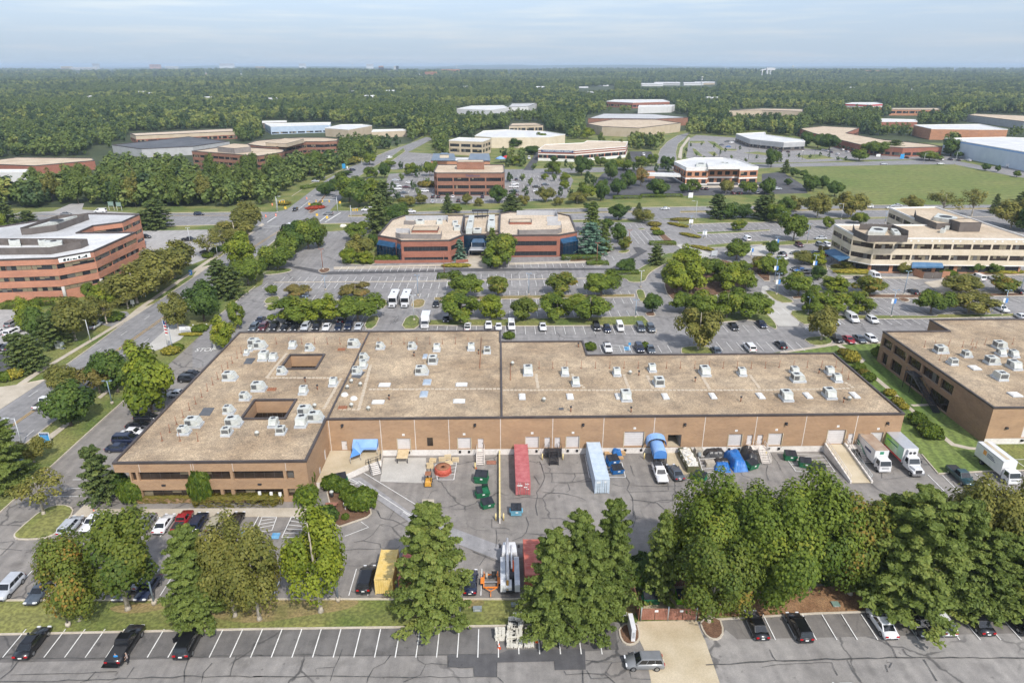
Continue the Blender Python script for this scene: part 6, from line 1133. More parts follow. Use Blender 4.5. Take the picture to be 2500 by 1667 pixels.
def deco_lime(o,L0,bl,bw,dz,bh):
 y=-bw/2-.008;side_quad(o,[(L0+.05,dz+.35),(L0+bl*.82,dz+.35),(L0+bl*.82,dz+bh-.1),(L0+.05,dz+bh-.1)],'lime_to_white',y);side_quad(o,[(L0+.05,dz+.02),(L0+bl-.05,dz+.02),(L0+bl-.05,dz+.38),(L0+.05,dz+.38)],'decal_red',y-.004);side_quad(o,[(L0+bl*.82,dz+.4),(L0+bl-.05,dz+.4),(L0+bl-.05,dz+bh-.1),(L0+bl*.82,dz+bh-.1)],'decal_pale',y)
 side_quad(o,[(L0+.5,dz+bh*.75),(L0+1.3,dz+bh*.75),(L0+1.3,dz+bh*.93),(L0+.5,dz+bh*.93)],bP,y-.006);side_quad(o,[(L0+bl*.45,dz+bh*.62),(L0+bl*.8,dz+bh*.62),(L0+bl*.8,dz+bh*.72),(L0+bl*.45,dz+bh*.72)],bP,y-.006)
 g=MB();x=L0+bl;g.box(x,-.75,dz+bh-1.25,x+.5,.75,dz+bh-.1,_h)
 for s in(-.35,.35):g.lathe((x+.5,s,dz+bh-.62),[(.27,0),(.27,.02)],_b,14,'X')
 g.build('refrigeration_unit',o)
def deco_logo(o,L0,bl,bw,dz,bh):
 y=-bw/2-.008;side_quad(o,[(L0+bl*.28,dz+bh*.5),(L0+bl*.4,dz+bh*.5),(L0+bl*.4,dz+bh*.82),(L0+bl*.28,dz+bh*.82)],'decal_orange',y)
 for k in range(3):side_quad(o,[(L0+bl*.43,dz+bh*(.5+k*.1)),(L0+bl*(.75-.05*k),dz+bh*(.5+k*.1)),(L0+bl*(.75-.05*k),dz+bh*(.55+k*.1)),(L0+bl*.43,dz+bh*(.55+k*.1))],cG,y)
 g=MB();g.box(L0+.1,-.35,dz+bh+.03,L0+bl-.6,.35,dz+bh+.05,cD);g.build('roof_strip',o)
p=PZ(_N,1065,985,1.3);mat('rusty_roof',(.30,.21,.15),.8,(.40,.31,.23),.8)
def on_ground(o,z=.125):o.location.z=z;return o
def front_at(t,x,y,z,length,rz=-90):
 q=PZ(t,x,y,z);return(q.x,q.y+length,.05)
box_truck(front_at(_N,1108,1075,1.8,4.9),R(-90),'white box truck with green swoosh backed to the dock beside the ramp',6.6,roofm='rusty_roof',decor=deco_white)
box_truck(front_at(_N,1412,1130,1.6,8.0),R(-90),'long-nosed delivery truck with lime green side and red base',9.6,2.55,2.75,True,_y,deco_lime,dz=1.15)
box_truck(front_at(_N,2265,1180,1.8,4.9),R(-90),'white box truck with an orange logo parked at the east edge',6.8,boxH=2.6,roofm=_h,decor=deco_logo)
box_truck(front_at(_o,1530,1165,1.0,4.6),R(-90),'small white box truck behind the middle roof',4.6,2.3,2.2,roofm=_h)
def shuttle(loc,rz,label):
 o=thing('shuttle_bus',label,'bus',loc,rz,'white shuttle buses');m=MB();W=1.25
 m.hexa([(-4.2,-W),(3.0,-W),(3.0,W),(-4.2,W)],.5,2.9,_h);m.hexa([(-4.2,-W),(3.0,-W),(3.0,W),(-4.2,W)],2.9,3.15,_h,top=inset([(-4.2,-W),(3.0,-W),(3.0,W),(-4.2,W)],.22));m.hexa([(3.0,-W),(3.4,-W*.9),(3.4,W*.9),(3.0,W)],1.2,2.7,_h,top=[(3.0,-W),(3.1,-W*.9),(3.1,W*.9),(3.0,W)])
 m.hexa([(3.0,-1.1),(5.0,-.85),(5.0,.85),(3.0,1.1)],.5,1.35,_h,top=[(3.0,-1.0),(4.8,-.75),(4.8,.75),(3.0,1.0)]);m.box(4.85,-1.0,.4,5.1,1.0,.65,_y);m.box(4.94,-.5,.72,5.0,.5,1.1,_b);m.box(-1.4,-.25,3.15,-.7,.25,3.25,_b);m.build('body',o)
 g=MB();g.face([(3.42,-1.1,1.4),(3.42,1.1,1.4),(3.14,1.05,2.6),(3.14,-1.05,2.6)],aE);g.build(b0,o)
 for s in(-1,1):
  g=MB()
  for k in range(5):x=-3.9+k*1.35;f=[(x,s*(W+.01),1.6),(x+1.2,s*(W+.01),1.6),(x+1.2,s*(W+.01),2.6),(x,s*(W+.01),2.6)];g.face(f if s<0 else f[::-1],aE)
  g.build(bF,o);h=MB();h.box(4.9,s*.7-.15,.8,5.02,s*.7+.15,1.0,bZ);h.build(cS,o);wheel_at(o,3.9,s*1.0,.42);wheel_at(o,-2.4,s*1.0,.42,.45)
 return o
for(x,y),lab in(((1236,990),'white shuttle bus nearer the grass island'),((1347,990),'white shuttle bus beside the dry island')):
 q=PZ(_o,x,y,.5);shuttle((q.x,q.y+4.9,.05),R(-90),lab)
# ---------------------------------------------------------------- containers, bins and yard clutter
for n_,c,c2 in(('cont_red',(.40,.10,.105),(.50,.17,.17)),(cT,(.45,.10,.07),(.55,.18,.13)),('cont_blue',(.44,.53,.62),(.54,.62,.70)),('cont_yellow',(.66,.46,.13),(.74,.55,.22)),(af,(.010,.125,.05),(.02,.17,.08)),(b1,(.008,.10,.32),(.015,.15,.42)),('bin_light',(.13,.38,.52),(.2,.46,.6)),(a6,(.20,.23,.24),(.27,.3,.31)),('bin_lime',(.22,.55,.02),(.28,.62,.05)),('bin_lid',(.015,.017,.022),(.03,.033,.04))):mat(n_,c,.55,c2,1.1)
mat(a7,(.27,.115,.075),.85,(.36,.17,.115),1.4);mat(aU,(.55,.42,.24),.9,(.66,.53,.33),2);mat(aV,(.35,.31,.25),.9,(.45,.41,.34),2);mat(bQ,(.72,.56,.20),.6,(.78,.66,.35),2);mat(db,(.58,.56,.50),.9,(.74,.72,.66),3);mat(cU,(.015,.12,.40),.45,(.03,.18,.5),2,bump=.6,bscale=5);mat(b3,(.016,.016,.018),.4,(.04,.04,.043),2,bump=.6,bscale=5)
mat(ba,(.8,.12,.02),.6);mat(ci,(.42,.07,.04),.6,(.5,.11,.07),3);mat('machine_orange',(.80,.24,.03),.45);mat(a8,(.62,.33,.04),.5,(.5,.24,.04),2);mat(ct,(.55,.52,.44),.9,(.68,.65,.57),1.5)
def container(name,loc,rz,L_,m,label,doors='+',H=2.59,marks=None):
 o=thing(name,label,'container',loc,rz);W=2.44;b=MB()
 n=int(L_/.28);pts=[]
 for s in(-1,1):
  prev=None
  for i in range(n*2+1):
   x=-L_/2+.08+(L_-.16)*i/(n*2);y=s*(W/2-(.0 if(i//1)%2==0 else .05))
   if prev:q=[(prev[0],prev[1],.15),(x,y,.15),(x,y,H-.12),(prev[0],prev[1],H-.12)];b.face(q if s<0 else q[::-1],m)
   prev=(x,y)
 prev=None
 for i in range(17):
  y=-W/2+.06+(W-.12)*i/16;x=-L_/2+(.0 if i%2==0 else .05)
  if prev:b.face([(prev[0],prev[1],.15),(x,y,.15),(x,y,H-.12),(prev[0],prev[1],H-.12)][::-1],m)
  prev=(x,y)
 b.build(cB,o);f=MB()
 for x in(-L_/2,L_/2-.12):
  for y in(-W/2,W/2-.12):f.box(x,y,0,x+.12,y+.12,H,m)
 for y in(-W/2,W/2-.1):f.box(-L_/2+.12,y,.0,L_/2-.12,y+.1,.15,m);f.box(-L_/2+.12,y,H-.12,L_/2-.12,y+.1,H-.01,m)
 f.build('frame',o);r=MB();k=int(L_/.5)
 r.box(-L_/2+.05,-W/2+.1,H-.08,L_/2-.05,W/2-.1,H-.03,m)
 for i in range(k):x=-L_/2+.3+i*(L_-.6)/(k-1);r.box(x-.09,-W/2+.15,H-.03,x+.09,W/2-.15,H-.012,m)
 r.build(cL,o)
 for s in(-1,1):
  d=MB();y0,y1=sorted((s*.02,s*(W/2-.12)));d.box(L_/2-.06,y0,.12,L_/2-.01,y1,H-.12,m)
  for fz in(.35,.65):y=y0+(y1-y0)*fz;d.tube([(L_/2+.03,y,.15),(L_/2+.03,y,H-.15)],.03,bO,6)
  for z in(.5,1.1,1.7,2.2):d.box(L_/2-.008,y0+.05,z-.02,L_/2+.02,y1-.05,z+.02,m)
  if marks:
   for z,h,a,c in marks[0 if s<0 else 1]:d.box(L_/2+.001,y0+(y1-y0)*a,z,L_/2+.012,y0+(y1-y0)*c,z+h,_l)
  d.build(aO,o)
 return o
XC=(P(1259,1210).x+P(1295,1210).x)/2
c1=container(ag,(XC,95.3+6.1,.05),R(-90),12.2,'cont_red','long faded red shipping container backed to the loading dock',marks=([(1.8,.2,.2,.85)],[(2.1,.14,.35,.9),(1.5,.18,.1,.6),(1.15,.12,.5,.9)]))
tx=bpy.data.curves.new(aR,c5);tx.body='MAX';tx.size=.5;tx.materials.append(M(_l));t_=bpy.data.objects.new(aR,tx);COL.objects.link(t_);t_.parent=c1;t_.location=(6.14,-1.05,1.75);t_.rotation_euler=(R(90),0,R(90))
container(ag,((P(1452,1206).x+P(1487,1206).x)/2,95.5+6.1,.05),R(-90),12.2,'cont_blue','long pale blue shipping container between the loading docks',H=2.75,marks=([(2.05,.28,.15,.75)],[(2.1,.3,.25,.55)]))
q0,q1=PZ(au,1090,755),PZ(au,1252,755);container(ag,((q0 .x+q1 .x)/2,q0 .y+3.1,.05),R(90),6.1,'cont_yellow','short yellow shipping container beside the big pine')
q0=PZ(au,1300,755);container(ag,(q0 .x+1.25,q0 .y+3.1,.05),R(90),6.1,cT,'short red container mostly hidden behind the big pine')
q0=PZ(ab,150,735);container(ag,(q0 .x+1.25,q0 .y+4.2,.05),R(90),7.6,cT,'rust red container right of the white crane truck')
def dumpster(loc,rz,m,label,w=2.0,d=1.6,h=1.5,lid='bin_lid',open_=False,sign=True):
 o=thing('dumpster',label,'dumpster',loc,rz,'metal rubbish dumpsters');b=MB();W=w/2
 b.hexa([(-W,-d/2+.25),(W,-d/2+.25),(W,d/2),(-W,d/2)],.12,h*.8,m,top=[(-W,-d/2),(W,-d/2),(W,d/2),(-W,d/2)])
 b.hexa([(-W,-d/2),(W,-d/2),(W,d/2),(-W,d/2)],h*.8,h*.82,m);
 for s in(-1,1):b.hexa([(s*W-.03,-d/2+.02),(s*W+.03,-d/2+.02),(s*W+.03,d/2),(s*W-.03,d/2)],h*.82,h*.84,m,top=[(s*W-.03,d/2-.1),(s*W+.03,d/2-.1),(s*W+.03,d/2),(s*W-.03,d/2)])if False else b.face([(s*W,-d/2,h*.82),(s*W,d/2,h*.82),(s*W,d/2,h*1.05),(s*W,-d/2+.05,h*.86)],m)
 b.face([(-W,d/2,h*.82),(W,d/2,h*.82),(W,d/2,h*1.05),(-W,d/2,h*1.05)],m);b.box(-W-.08,-d/2-.06,h*.72,W+.08,-d/2+.02,h*.82,m)
 b.build('bin',o)
 for s in(-1,1):f=MB();f.box(s*(W+.1)-.1,-d*.3,h*.42,s*(W+.1)+.1,d*.32,h*.55,m);f.build('fork_pocket',o)
 for s in(-1,1):
  l=MB();x0,x1=sorted((s*.015,s*(W-.02)))
  if open_ and s>0:l.hexa([(x0,d/2),(x1,d/2),(x1,d/2+.05),(x0,d/2+.05)],h*.5,h*1.25,lid)
  else:l.face([(x0,-d/2-.05,h*.86),(x1,-d/2-.05,h*.86),(x1,d/2,h*1.07),(x0,d/2,h*1.07)],lid);l.face([(x0,-d/2-.05,h*.82),(x1,-d/2-.05,h*.82),(x1,-d/2-.05,h*.86),(x0,-d/2-.05,h*.86)],lid)
  l.build('lid',o)
 if open_:k=MB();k.box(-W+.1,-d/2+.3,h*.5,W-.1,d/2-.1,h*.78,aU);k.build('rubbish',o)
 if sign:k=MB();k.box(-.1,-d/2-.015+.06,h*.5,.3,-d/2+.2,h*.72,_l);k.build('sticker',o)
 return o
for t,x,y,rz,m,lab,kw in((_t,770,1270,20,af,'green dumpster beside the shrubs at the ramp foot',dict(w=2.1)),(_t,2040,1265,-8,af,'tall green dumpster nearest the white stairs',dict(w=2.2,h=1.9)),(_t,2050,1395,10,af,'green dumpster with one lid thrown open',dict(open_=True,w=2.1)),(_t,2095,1490,20,af,'low green dumpster nearest the big pine',dict(w=1.9,h=1.3)),(_s,945,1105,12,b1,'blue dumpster beside the pale blue container',dict(w=2.0,h=1.6,open_=False)),(_s,985,1180,10,b1,'blue dumpster in front of the other blue one',dict(w=1.95,h=1.3)),(ab,75,60,0,'bin_light','light blue dumpster alone in the yard',dict(w=1.7,h=1.5)),(_N,265,1060,-8,af,'green dumpster on the hatched corner by the ramp',dict()),(_N,400,1125,-14,af,'green dumpster between another green and a grey one',dict()),(_N,527,1180,-14,a6,'grey dumpster beside the concrete ramp',dict()),(_s,1730,1245,-35,af,'green dumpster half under the broad oak tree',dict(h=1.4)),(ab,1292,862,0,af,'dark-lidded dumpster behind the wooden gates',dict(w=2.1,sign=False)),(ab,1590,860,0,'bin_lime','bright lime dumpster behind the wooden gates',dict(w=2.1,sign=False)),(_s,2200,1140,25,af,'dark green dumpster beside the black tarp',dict(w=1.9))):
 p=PZ(t,x,y);dumpster((p.x,p.y+.8,.05),R(rz),m,lab,**kw)
m=MB();pl=[PZ(_t,*q,1.2)for q in((590,1240),(660,1240),(830,1165),(1005,1085),(1140,1040),(1140,994))];pl=[(WX1+.05,pl[0].y)]+[tuple(p[:2])for p in pl[1:5]]+[(pl[5].x,FY-.05),(WX1+.05,FY-.05)]
m.hexa(ccw(pl),0,1.2,_V,cD);lp=thing('loading_platform','tan raised concrete platform in the inner corner of the warehouse','platform');m.build('slab',lp)
rl=MB()
for a,b in(((1005,1085),(1140,1040)),((1140,1040),(1140,994))):
 p,q=PZ(_t,*a,1.2),PZ(_t,*b,1.2)
 for z in(1.7,2.2):rl.tube([(p.x,p.y,z),(q.x,q.y,z)],.035,_b,5)
 for k in range(4):r=p.lerp(q,k/3);rl.tube([(r.x,r.y,1.2),(r.x,r.y,2.2)],.035,_b,5)
rl.build(dl,lp)
def stair(name,label,top,w,drop,run,rz,m,rail=True,base=0.05,land=1.2,railm=None):
 0
 o=thing(name,label,'stairs',(top[0],top[1],base),rz);s=MB();n=max(3,round(drop/.19));s.box(-w/2,0,drop-.12,w/2,land,drop,m)
 for i in range(n):z=drop*(1-(i+1)/(n+1));y=-run*(i+1)/(n+1);s.box(-w/2,y-run/(n+1)*.55,z-.05,w/2,y+run/(n+1)*.45,z,m)
 for x in(-w/2-.04,w/2+.04):s.hexa([(x-.03,-run),(x+.03,-run),(x+.03,0),(x-.03,0)],0,.2,m,top=None)if False else s.tube([(x,-run,.08),(x,0,drop-.06)],.07,m,5)
 s.build('steps',o);l=MB()
 for x in(-w/2,w/2):
  for y in(land-.1,.05):l.tube([(x,y,0),(x,y,drop)],.06,m,6)
 l.build('leg',o)
 if rail:
  r=MB();k=railm or m
  for x in(-w/2-.04,w/2+.04):
   for h in(.5,1.0):r.tube([(x,-run,h),(x,0,drop+h),(x,land,drop+h)],.035,k,5)
   for y,z in((-run,0),(-run/2,drop/2),(0,drop),(land,drop)):r.tube([(x,y,z),(x,y,z+1)],.035,k,5)
  r.build(dl,o)
 return o
mat(ak,(.68,.62,.56),.7,(.76,.70,.64),2)
X=lambda t,x:PVZ(t,x,950,FY)[0]
stair(aZ,'white steel stair at the door beside the long red container',(X(_t,2035),FY-1.1,0),1.3,1.3,2.6,0,ak,land=1.05)
stair(aZ,'black steel stair with a wide landing between two dock doors',(X(_s,400),FY-1.5,0),1.5,1.3,2.4,0,_b,land=1.4)
m=MB();m.box(X(_s,325),FY-1.5,1.15,X(_s,477),FY-.04,1.3,_b);
for x in(X(_s,328),X(_s,474)):
 m.tube([(x,FY-1.45,0),(x,FY-1.45,2.3)],.06,_b,6);m.tube([(x,FY-1.45,2.3),(x,FY-.1,2.3)],.04,_b,5)
m.box(X(_s,325),FY-1.52,.35,X(_s,370),FY-1.48,1.15,_b);m.box(X(_s,435),FY-1.52,.35,X(_s,477),FY-1.48,1.15,_b);tag(m.build('dock_landing'),'black steel landing joining the two white doors','landing')
stair(aZ,'black stair below the arched blue canopy',(X(_s,1322),FY-2.3,0),1.5,1.3,2.6,0,_b,land=2.2)
stair(aZ,'pale steel stair beside the blue tarp heap',(X(_s,2250),FY-1.6,0),1.5,1.5,2.6,0,ak,land=1.5)
stair(aZ,'pale steel stair with pale railings beside the concrete ramp',(X(_N,855),FY-1.7,0),1.5,1.5,2.6,0,ak,land=1.6)
for a,b,lab in((2125,2290,'pale steel landing behind the blue tarp heap'),(725,925,'pale steel landing between the ramp and white truck')):
 t=_s if a>2000 else _N;m=MB();x0,x1=X(t,a),X(t,b);m.box(x0,FY-1.5,1.35,x1,FY-.04,1.48,ak)
 for x in(x0+.05,x1-.05):m.tube([(x,FY-1.45,0),(x,FY-1.45,2.4)],.05,ak,6);m.tube([(x,FY-1.45,2.4),(x,FY-.1,2.4)],.04,ak,5)
 tag(m.build('dock_landing'),lab,'landing')
p=PZ(_t,1070,1060,1.2);s_=stair(aZ,'short stair with black railings down from the tan platform',(p.x,p.y-.2,0),1.5,1.15,2.4,R(24),_V,railm=_b,land=.2)
o=thing(bR,'blue canopy with a pointed side wing over the corner doors',bR);m=MB();x0,x1,xp=X(_t,900),X(_t,1120),X(_t,985)
zt=PVZ(_t,1000,850,FY)[1]
m.face([(x0,FY-.05,zt),(x0,FY-1.6,zt-.9),(x1,FY-1.6,zt-.9),(x1,FY-.05,zt)],_0);m.face([(x0,FY-1.6,zt-.9),(x0,FY-1.6,zt-1.3),(x1,FY-1.6,zt-1.3),(x1,FY-1.6,zt-.9)],_0);m.face([(x1,FY-.05,zt),(x1,FY-1.6,zt-.9),(x1,FY-1.6,zt-1.3),(x1,FY-.05,zt-1.3)],ay);m.build(c9,o)
pk=PZ(_t,985,905,3.9);f0,f1,f2=PZ(_t,862,1020,2.4),PZ(_t,955,985,2.5),PZ(_t,940,880,3.9)
m=MB();tp=Vector(((x0+xp)/2,FY-.6,zt));a_,b_=Vector((x0,FY-1.2,zt-1.3)),Vector((xp+.3,FY-1.6,zt-1.3));m.face([tuple(tp),tuple(a_),tuple(f0),tuple((tp+f0)/2+Vector((0,0,.35)))],ay);m.face([tuple(tp),tuple((tp+f0)/2+Vector((0,0,.35))),tuple(f1),tuple(b_)],_0);m.face([tuple((tp+f0)/2+Vector((0,0,.35))),tuple(f0),tuple(f1)],ay);m.build('side_wing',o)
for q in(f0,f1,Vector((x1,FY-1.6,zt-1.3))):m=MB();m.tube([(q.x,q.y+.05,1.2),(q.x,q.y+.05,q.z)],.05,_y,6);m.build(cM,o)
o=thing(bR,'arched blue canopy over the black dock stair',bR);m=MB();x0,x1=X(_s,1228),X(_s,1397);zt=PVZ(_s,1310,792,FY)[1];xm=(x0+x1)/2;n=10
arc=lambda c,w,h,z,k:(c-w/2*math.cos(math.pi*k/n),z+h*math.sin(math.pi*k/n))
for k in range(n):
 (xa,za),(xb,zb)=arc(xm,x1-x0,1.1,zt-1.15,k),arc(xm,x1-x0,1.1,zt-1.15,k+1);m.face([(xa,FY-.05,za),(xa,FY-1.5,za-.35),(xb,FY-1.5,zb-.35),(xb,FY-.05,zb)],_0)
 (xa,za),(xb,zb)=arc(xm+.1,2.3,.75,zt-1.75,k),arc(xm+.1,2.3,.75,zt-1.75,k+1);m.face([(xa,FY-.8,za),(xa,FY-4.2,za-.25),(xb,FY-4.2,zb-.25),(xb,FY-.8,zb)],_0)
m.face([(xm+.1-1.15,FY-4.2,zt-2.9),(xm+.1+1.15,FY-4.2,zt-2.9)]+[(arc(xm+.1,2.3,.75,zt-2.0,k)[0],FY-4.2,arc(xm+.1,2.3,.75,zt-2.0,k)[1])for k in range(n,-1,-1)],ay)
for s in(-1,1):m.face([(xm+.1+s*1.15,FY-.8,zt-1.75),(xm+.1+s*1.15,FY-4.2,zt-2.0),(xm+.1+s*1.15,FY-4.2,zt-2.9),(xm+.1+s*1.15,FY-.8,zt-2.4)],ay);m.face([(xm+s*(x1-x0)/2,FY-.05,zt-1.15),(xm+s*(x1-x0)/2,FY-1.5,zt-1.5),(xm+s*(x1-x0)/2,FY-1.5,zt-2.0),(xm+s*(x1-x0)/2,FY-.05,zt-2.0)],_0)
m.build(c9,o)
for s in(-1,1):m=MB();m.tube([(xm+.1+s*1.15,FY-4.15,0),(xm+.1+s*1.15,FY-4.15,zt-2)],.06,_b,6);m.build(cM,o)
o=thing('loading_ramp','long tan concrete ramp with pale side walls down from the big door','ramp');x0,x1=X(_N,562),X(_N,722);e=PZ(_N,860,1250);y1=e.y;m=MB();m.face([(x0,FY-.03,1.5),(x0,y1,.13),(x1,y1,.13),(x1,FY-.03,1.5)],cD);m.build('deck',o)
for x in(x0-.3,x1+.02):m=MB();i=[(x,y1),(x+.28,y1),(x+.28,FY-.03),(x,FY-.03)];m.v=[(*i[0],0),(*i[1],0),(*i[2],0),(*i[3],0),(*i[0],.5),(*i[1],.5),(*i[2],1.85),(*i[3],1.85)];k=m.mi(_V);m.f=[(0,1,5,4),(1,2,6,5),(2,3,7,6),(3,0,4,7),(4,5,6,7)];m.m=[k]*5;m.sm=[False]*5;m.build('side_wall',o)
for x,mm in((x1+.16,bO),(x0-.16,ak)):
 m=MB()
 for h in(.5,1.0):m.tube([(x,y1+.3,.5+h),(x,FY-.3,1.85+h)],.045,mm,6)
 for k in range(9):t=k/8;y=y1+.3+(FY-.6-y1)*t;m.tube([(x,y,.5+1.35*t),(x,y,1.5+1.35*t)],.04,mm,5)
 m.build(dl,o)
a,b=PZ(_t,2212,985,1.0),PZ(_t,2206,1560,1.0);m=MB();m.hexa([(b.x-.12,b.y),(b.x+.12,b.y),(b.x+.12,FY-.1),(b.x-.12,FY-.1)],0,1.0,_V,bQ);tag(m.build('divider_wall'),'thin yellow-topped wall running out from the dock by the red container','low wall')
bm=MB();bm.tube([(0,0,0),(0,0,1.25)],.11,bQ,10);bm.lathe((0,0,1.25),[(.11,0),(.07,.07),(.01,.09)],bQ,10);bmesh_=bm.mesh(do)
for i,(t,x,y,lab)in enumerate(((au,2170,85,'yellow bollard on the west side of the divider wall end'),(au,2240,85,'yellow bollard on the east side of the divider wall end'),(_s,308,1038,'yellow bollard west of the wide black landing'),(_s,493,1038,'yellow bollard east of the wide black landing'),(_s,1222,1032,'yellow bollard left of the arched canopy'),(_s,1408,1025,'yellow bollard right of the arched canopy'),(_s,2132,1000,'yellow bollard among the tarps'),(_s,2312,1025,'yellow bollard right of the tarp stair'),(_N,30,1020,'yellow bollard by the hatched bin corner'),(_N,936,1018,'yellow bollard beside the green-striped box truck'),(_t,1985,1120,'yellow bollard left of the white stair'))):
 o=bpy.data.objects.new(do,bmesh_);COL.objects.link(o);p=PZ(t,x,y);o.location=(p.x,p.y,.03);tag(o,lab,do,'yellow guard bollards')
def pallet_mesh():
 m=MB()
 for k in range(7):m.box(-.6+k*.178,-.5,.11,-.6+k*.178+.12,.5,.135,aU)
 for y in(-.5,-.05,.4):m.box(-.6,y,0,.6,y+.1,.11,aU)
 return m.mesh(dc)
pme=pallet_mesh()
def pallet(t,x,y,z,rz,lab,tilt=0,mesh=None):o=bpy.data.objects.new(dc,mesh or pme);COL.objects.link(o);p=PZ(t,x,y);o.location=(p.x,p.y,.05+z);o.rotation_euler=(R(tilt),0,R(rz));return tag(o,lab,dc,'wooden pallets in the yard')
for k in range(5):pallet(_t,1580,1105,k*.14,3*k,f"{['lowest', 'second', 'middle', 'fourth', 'topmost'][k]} pallet of the stack behind the forklift")
for k in range(3):pallet(_t,1605,1052,k*.14,-4*k,f"{['bottom', 'middle', 'top'][k]} pallet of the low stack near the wall")
pallet(_t,1740,1030,.4,10,'pallet leaning upright against the dock wall',80);pallet(_t,1750,1075,.15,35,'pallet tilted behind the red cable spool',25);pallet(_t,1810,1052,.3,0,'pallet leaning beside the white dock door',75);pallet(_t,1690,1050,.3,0,'green-grey pallet standing behind the spool',78)
p=PZ(_t,1692,1185);o=thing('cable_spool','big red cable spool standing in the hatched bay','cable spool',(p.x,p.y+1.2,.05));m=MB();m.lathe((0,0,0),[(1.5,0),(1.5,.12),(1.1,.14),(1.1,.3)],ci,28);m.build('flange',o);m=MB();m.lathe((0,0,.14),[(1.4,0),(1.45,.3),(1.42,.9),(1.2,1.0)],ci,28);m.build('cable_coil',o);m=MB();m.lathe((0,0,1.12),[(1.25,0),(1.25,.1),(.3,.1),(.3,.02)],aN,28)
for k in range(6):a=k*math.pi/3;m.tube([(.3*math.cos(a),.3*math.sin(a),.14),(1.2*math.cos(a),1.2*math.sin(a),.14)],.05,ci,5)
m.build('flange',o)
p=PZ(_t,1562,1290);o=thing('forklift','orange forklift parked in front of the pallet stack','forklift',(p.x,p.y+1.2,.05),R(90));m=MB();m.hexa([(-1.2,-.55),(.9,-.55),(.9,.55),(-1.2,.55)],.25,.95,a8,top=[(-1.1,-.5),(.5,-.5),(.5,.5),(-1.1,.5)]);m.hexa([(-1.15,-.5),(-.5,-.5),(-.5,.5),(-1.15,.5)],.95,1.25,a8,top=[(-.95,-.4),(-.55,-.4),(-.55,.4),(-.95,.4)]);m.build('body',o)
m=MB()
for x,y in((-.9,-.48),(-.9,.48),(.5,-.48),(.5,.48)):m.tube([(x,y,.9),(x*.8,y,2.15)],.05,_b,5)
m.box(-.75,-.5,2.13,.45,.5,2.2,aN);m.build('overhead_guard',o);m=MB()
for y in(-.3,.3):m.box(.95,y-.06,.1,1.1,y+.06,2.4,_b);m.box(1.1,y-.06,.08,2.2,y+.06,.14,_b)
m.build('mast',o)
for x in(-.8,.6):
 for y in(-.6,.6):wheel_at(o,x,y*.9,.3,.2)
x0,x1=X(_t,1292),X(_t,1400);q=PZ(_t,1340,1110);m=MB();m.hexa([(x0+.1,q.y+1.2),(x1-.1,q.y+1.2),(x1-.1,FY-.05),(x0+.1,FY-.05)],1.18,1.3,aU);m.build('deck',(o:=thing('dock_bridge','wooden bridge plate reaching out from the western dock door','dock ramp')))
for xx in(x0+.2,x1-.2):m=MB();m.tube([(xx,q.y+1.5,0),(xx,q.y+1.5,1.18)],.09,_b,6);m.build('leg',o)
a=[PZ(_s,*q,0)for q in((1612,1160),(1740,1150))];W_=(a[1]-a[0]).length;o=thing('rolloff_bin','open-topped skip heaped with white rubble by the open bay','skip',((a[0].x+a[1].x)/2-.25,a[0].y+3.3,.05),R(1));W_=2.3;L2=6.4;H2=1.3;m=MB()
out=[(-W_/2,-L2/2),(W_/2,-L2/2),(W_/2,L2/2),(-W_/2,L2/2)];m.ring(out,inset(out,.1),.2,H2,aV);m.hexa(out,.1,.2,aV)
mat(cH,(.09,.11,.05),.7,(.16,.13,.07),1.5);m.m=[m.mi(cH)]*len(m.m)
for k in range(9):y=-L2/2+.3+k*.72
for k in range(9):
 y=-L2/2+.3+k*.72
 for s in(-1,1):m.box(s*W_/2-.06,y-.05,.2,s*W_/2+.06,y+.05,H2-.1,cH)
m.build('bin',o);m=MB();rnd=random.Random(3)
for k in range(150):
 x,y=rnd.uniform(-1.0,1.0),rnd.uniform(-3.0,3.0);s=rnd.uniform(.12,.4);z=1.0+.45*(1-abs(x))*rnd.random();T=Matrix.Translation((x,y,z))@Matrix.Rotation(rnd.random()*6,4,'Z')@Matrix.Rotation(rnd.uniform(-.6,.6),4,'X');m.box(-s,-s*.7,-s*.35,s,s*.7,s*.35,db if rnd.random()<.9 else aU,T)
m.box(-1.03,-3.05,.2,1.03,3.05,1.0,db);m.build('rubble',o)[dp]='stuff'
def heap(t,x,y,w,d,h,mt,label,seed,name='tarp_heap',cat='covered load',rz=0):
 p=PZ(t,x,y);bm=bmesh.new();n=14;rr=random.Random(seed);g={}
 lump=[(rr.uniform(-.7,.7),rr.uniform(-.7,.7),rr.uniform(.5,1))for _ in range(5)]
 for i in range(n+1):
  for j in range(n+1):
   u,v=i/n*2-1,j/n*2-1;e=max(abs(u),abs(v));z=h*(1-max(0,e-.72)/.28*1.0)*(.72+.28*max(math.exp(-((u-a)**2+(v-b)**2)*5)*c for a,b,c in lump))if e<1 else 0
   k=1-.1*max(0,z/h);g[i,j]=bm.verts.new((u*w/2*k+rr.uniform(-.03,.03),v*d/2*k+rr.uniform(-.03,.03),max(0,z+rr.uniform(-.05,.05)if z>0 else 0)))
 for i in range(n):
  for j in range(n):bm.faces.new((g[i,j],g[i+1,j],g[i+1,j+1],g[i,j+1])).smooth=(i+j)%3>0
 me=bpy.data.meshes.new(name);bm.to_mesh(me);bm.free();me.materials.append(M(mt));o=bpy.data.objects.new(name,me);COL.objects.link(o);o.location=(p.x,p.y+d/2,.05);o.rotation_euler=(0,0,R(rz));return tag(o,label,cat)
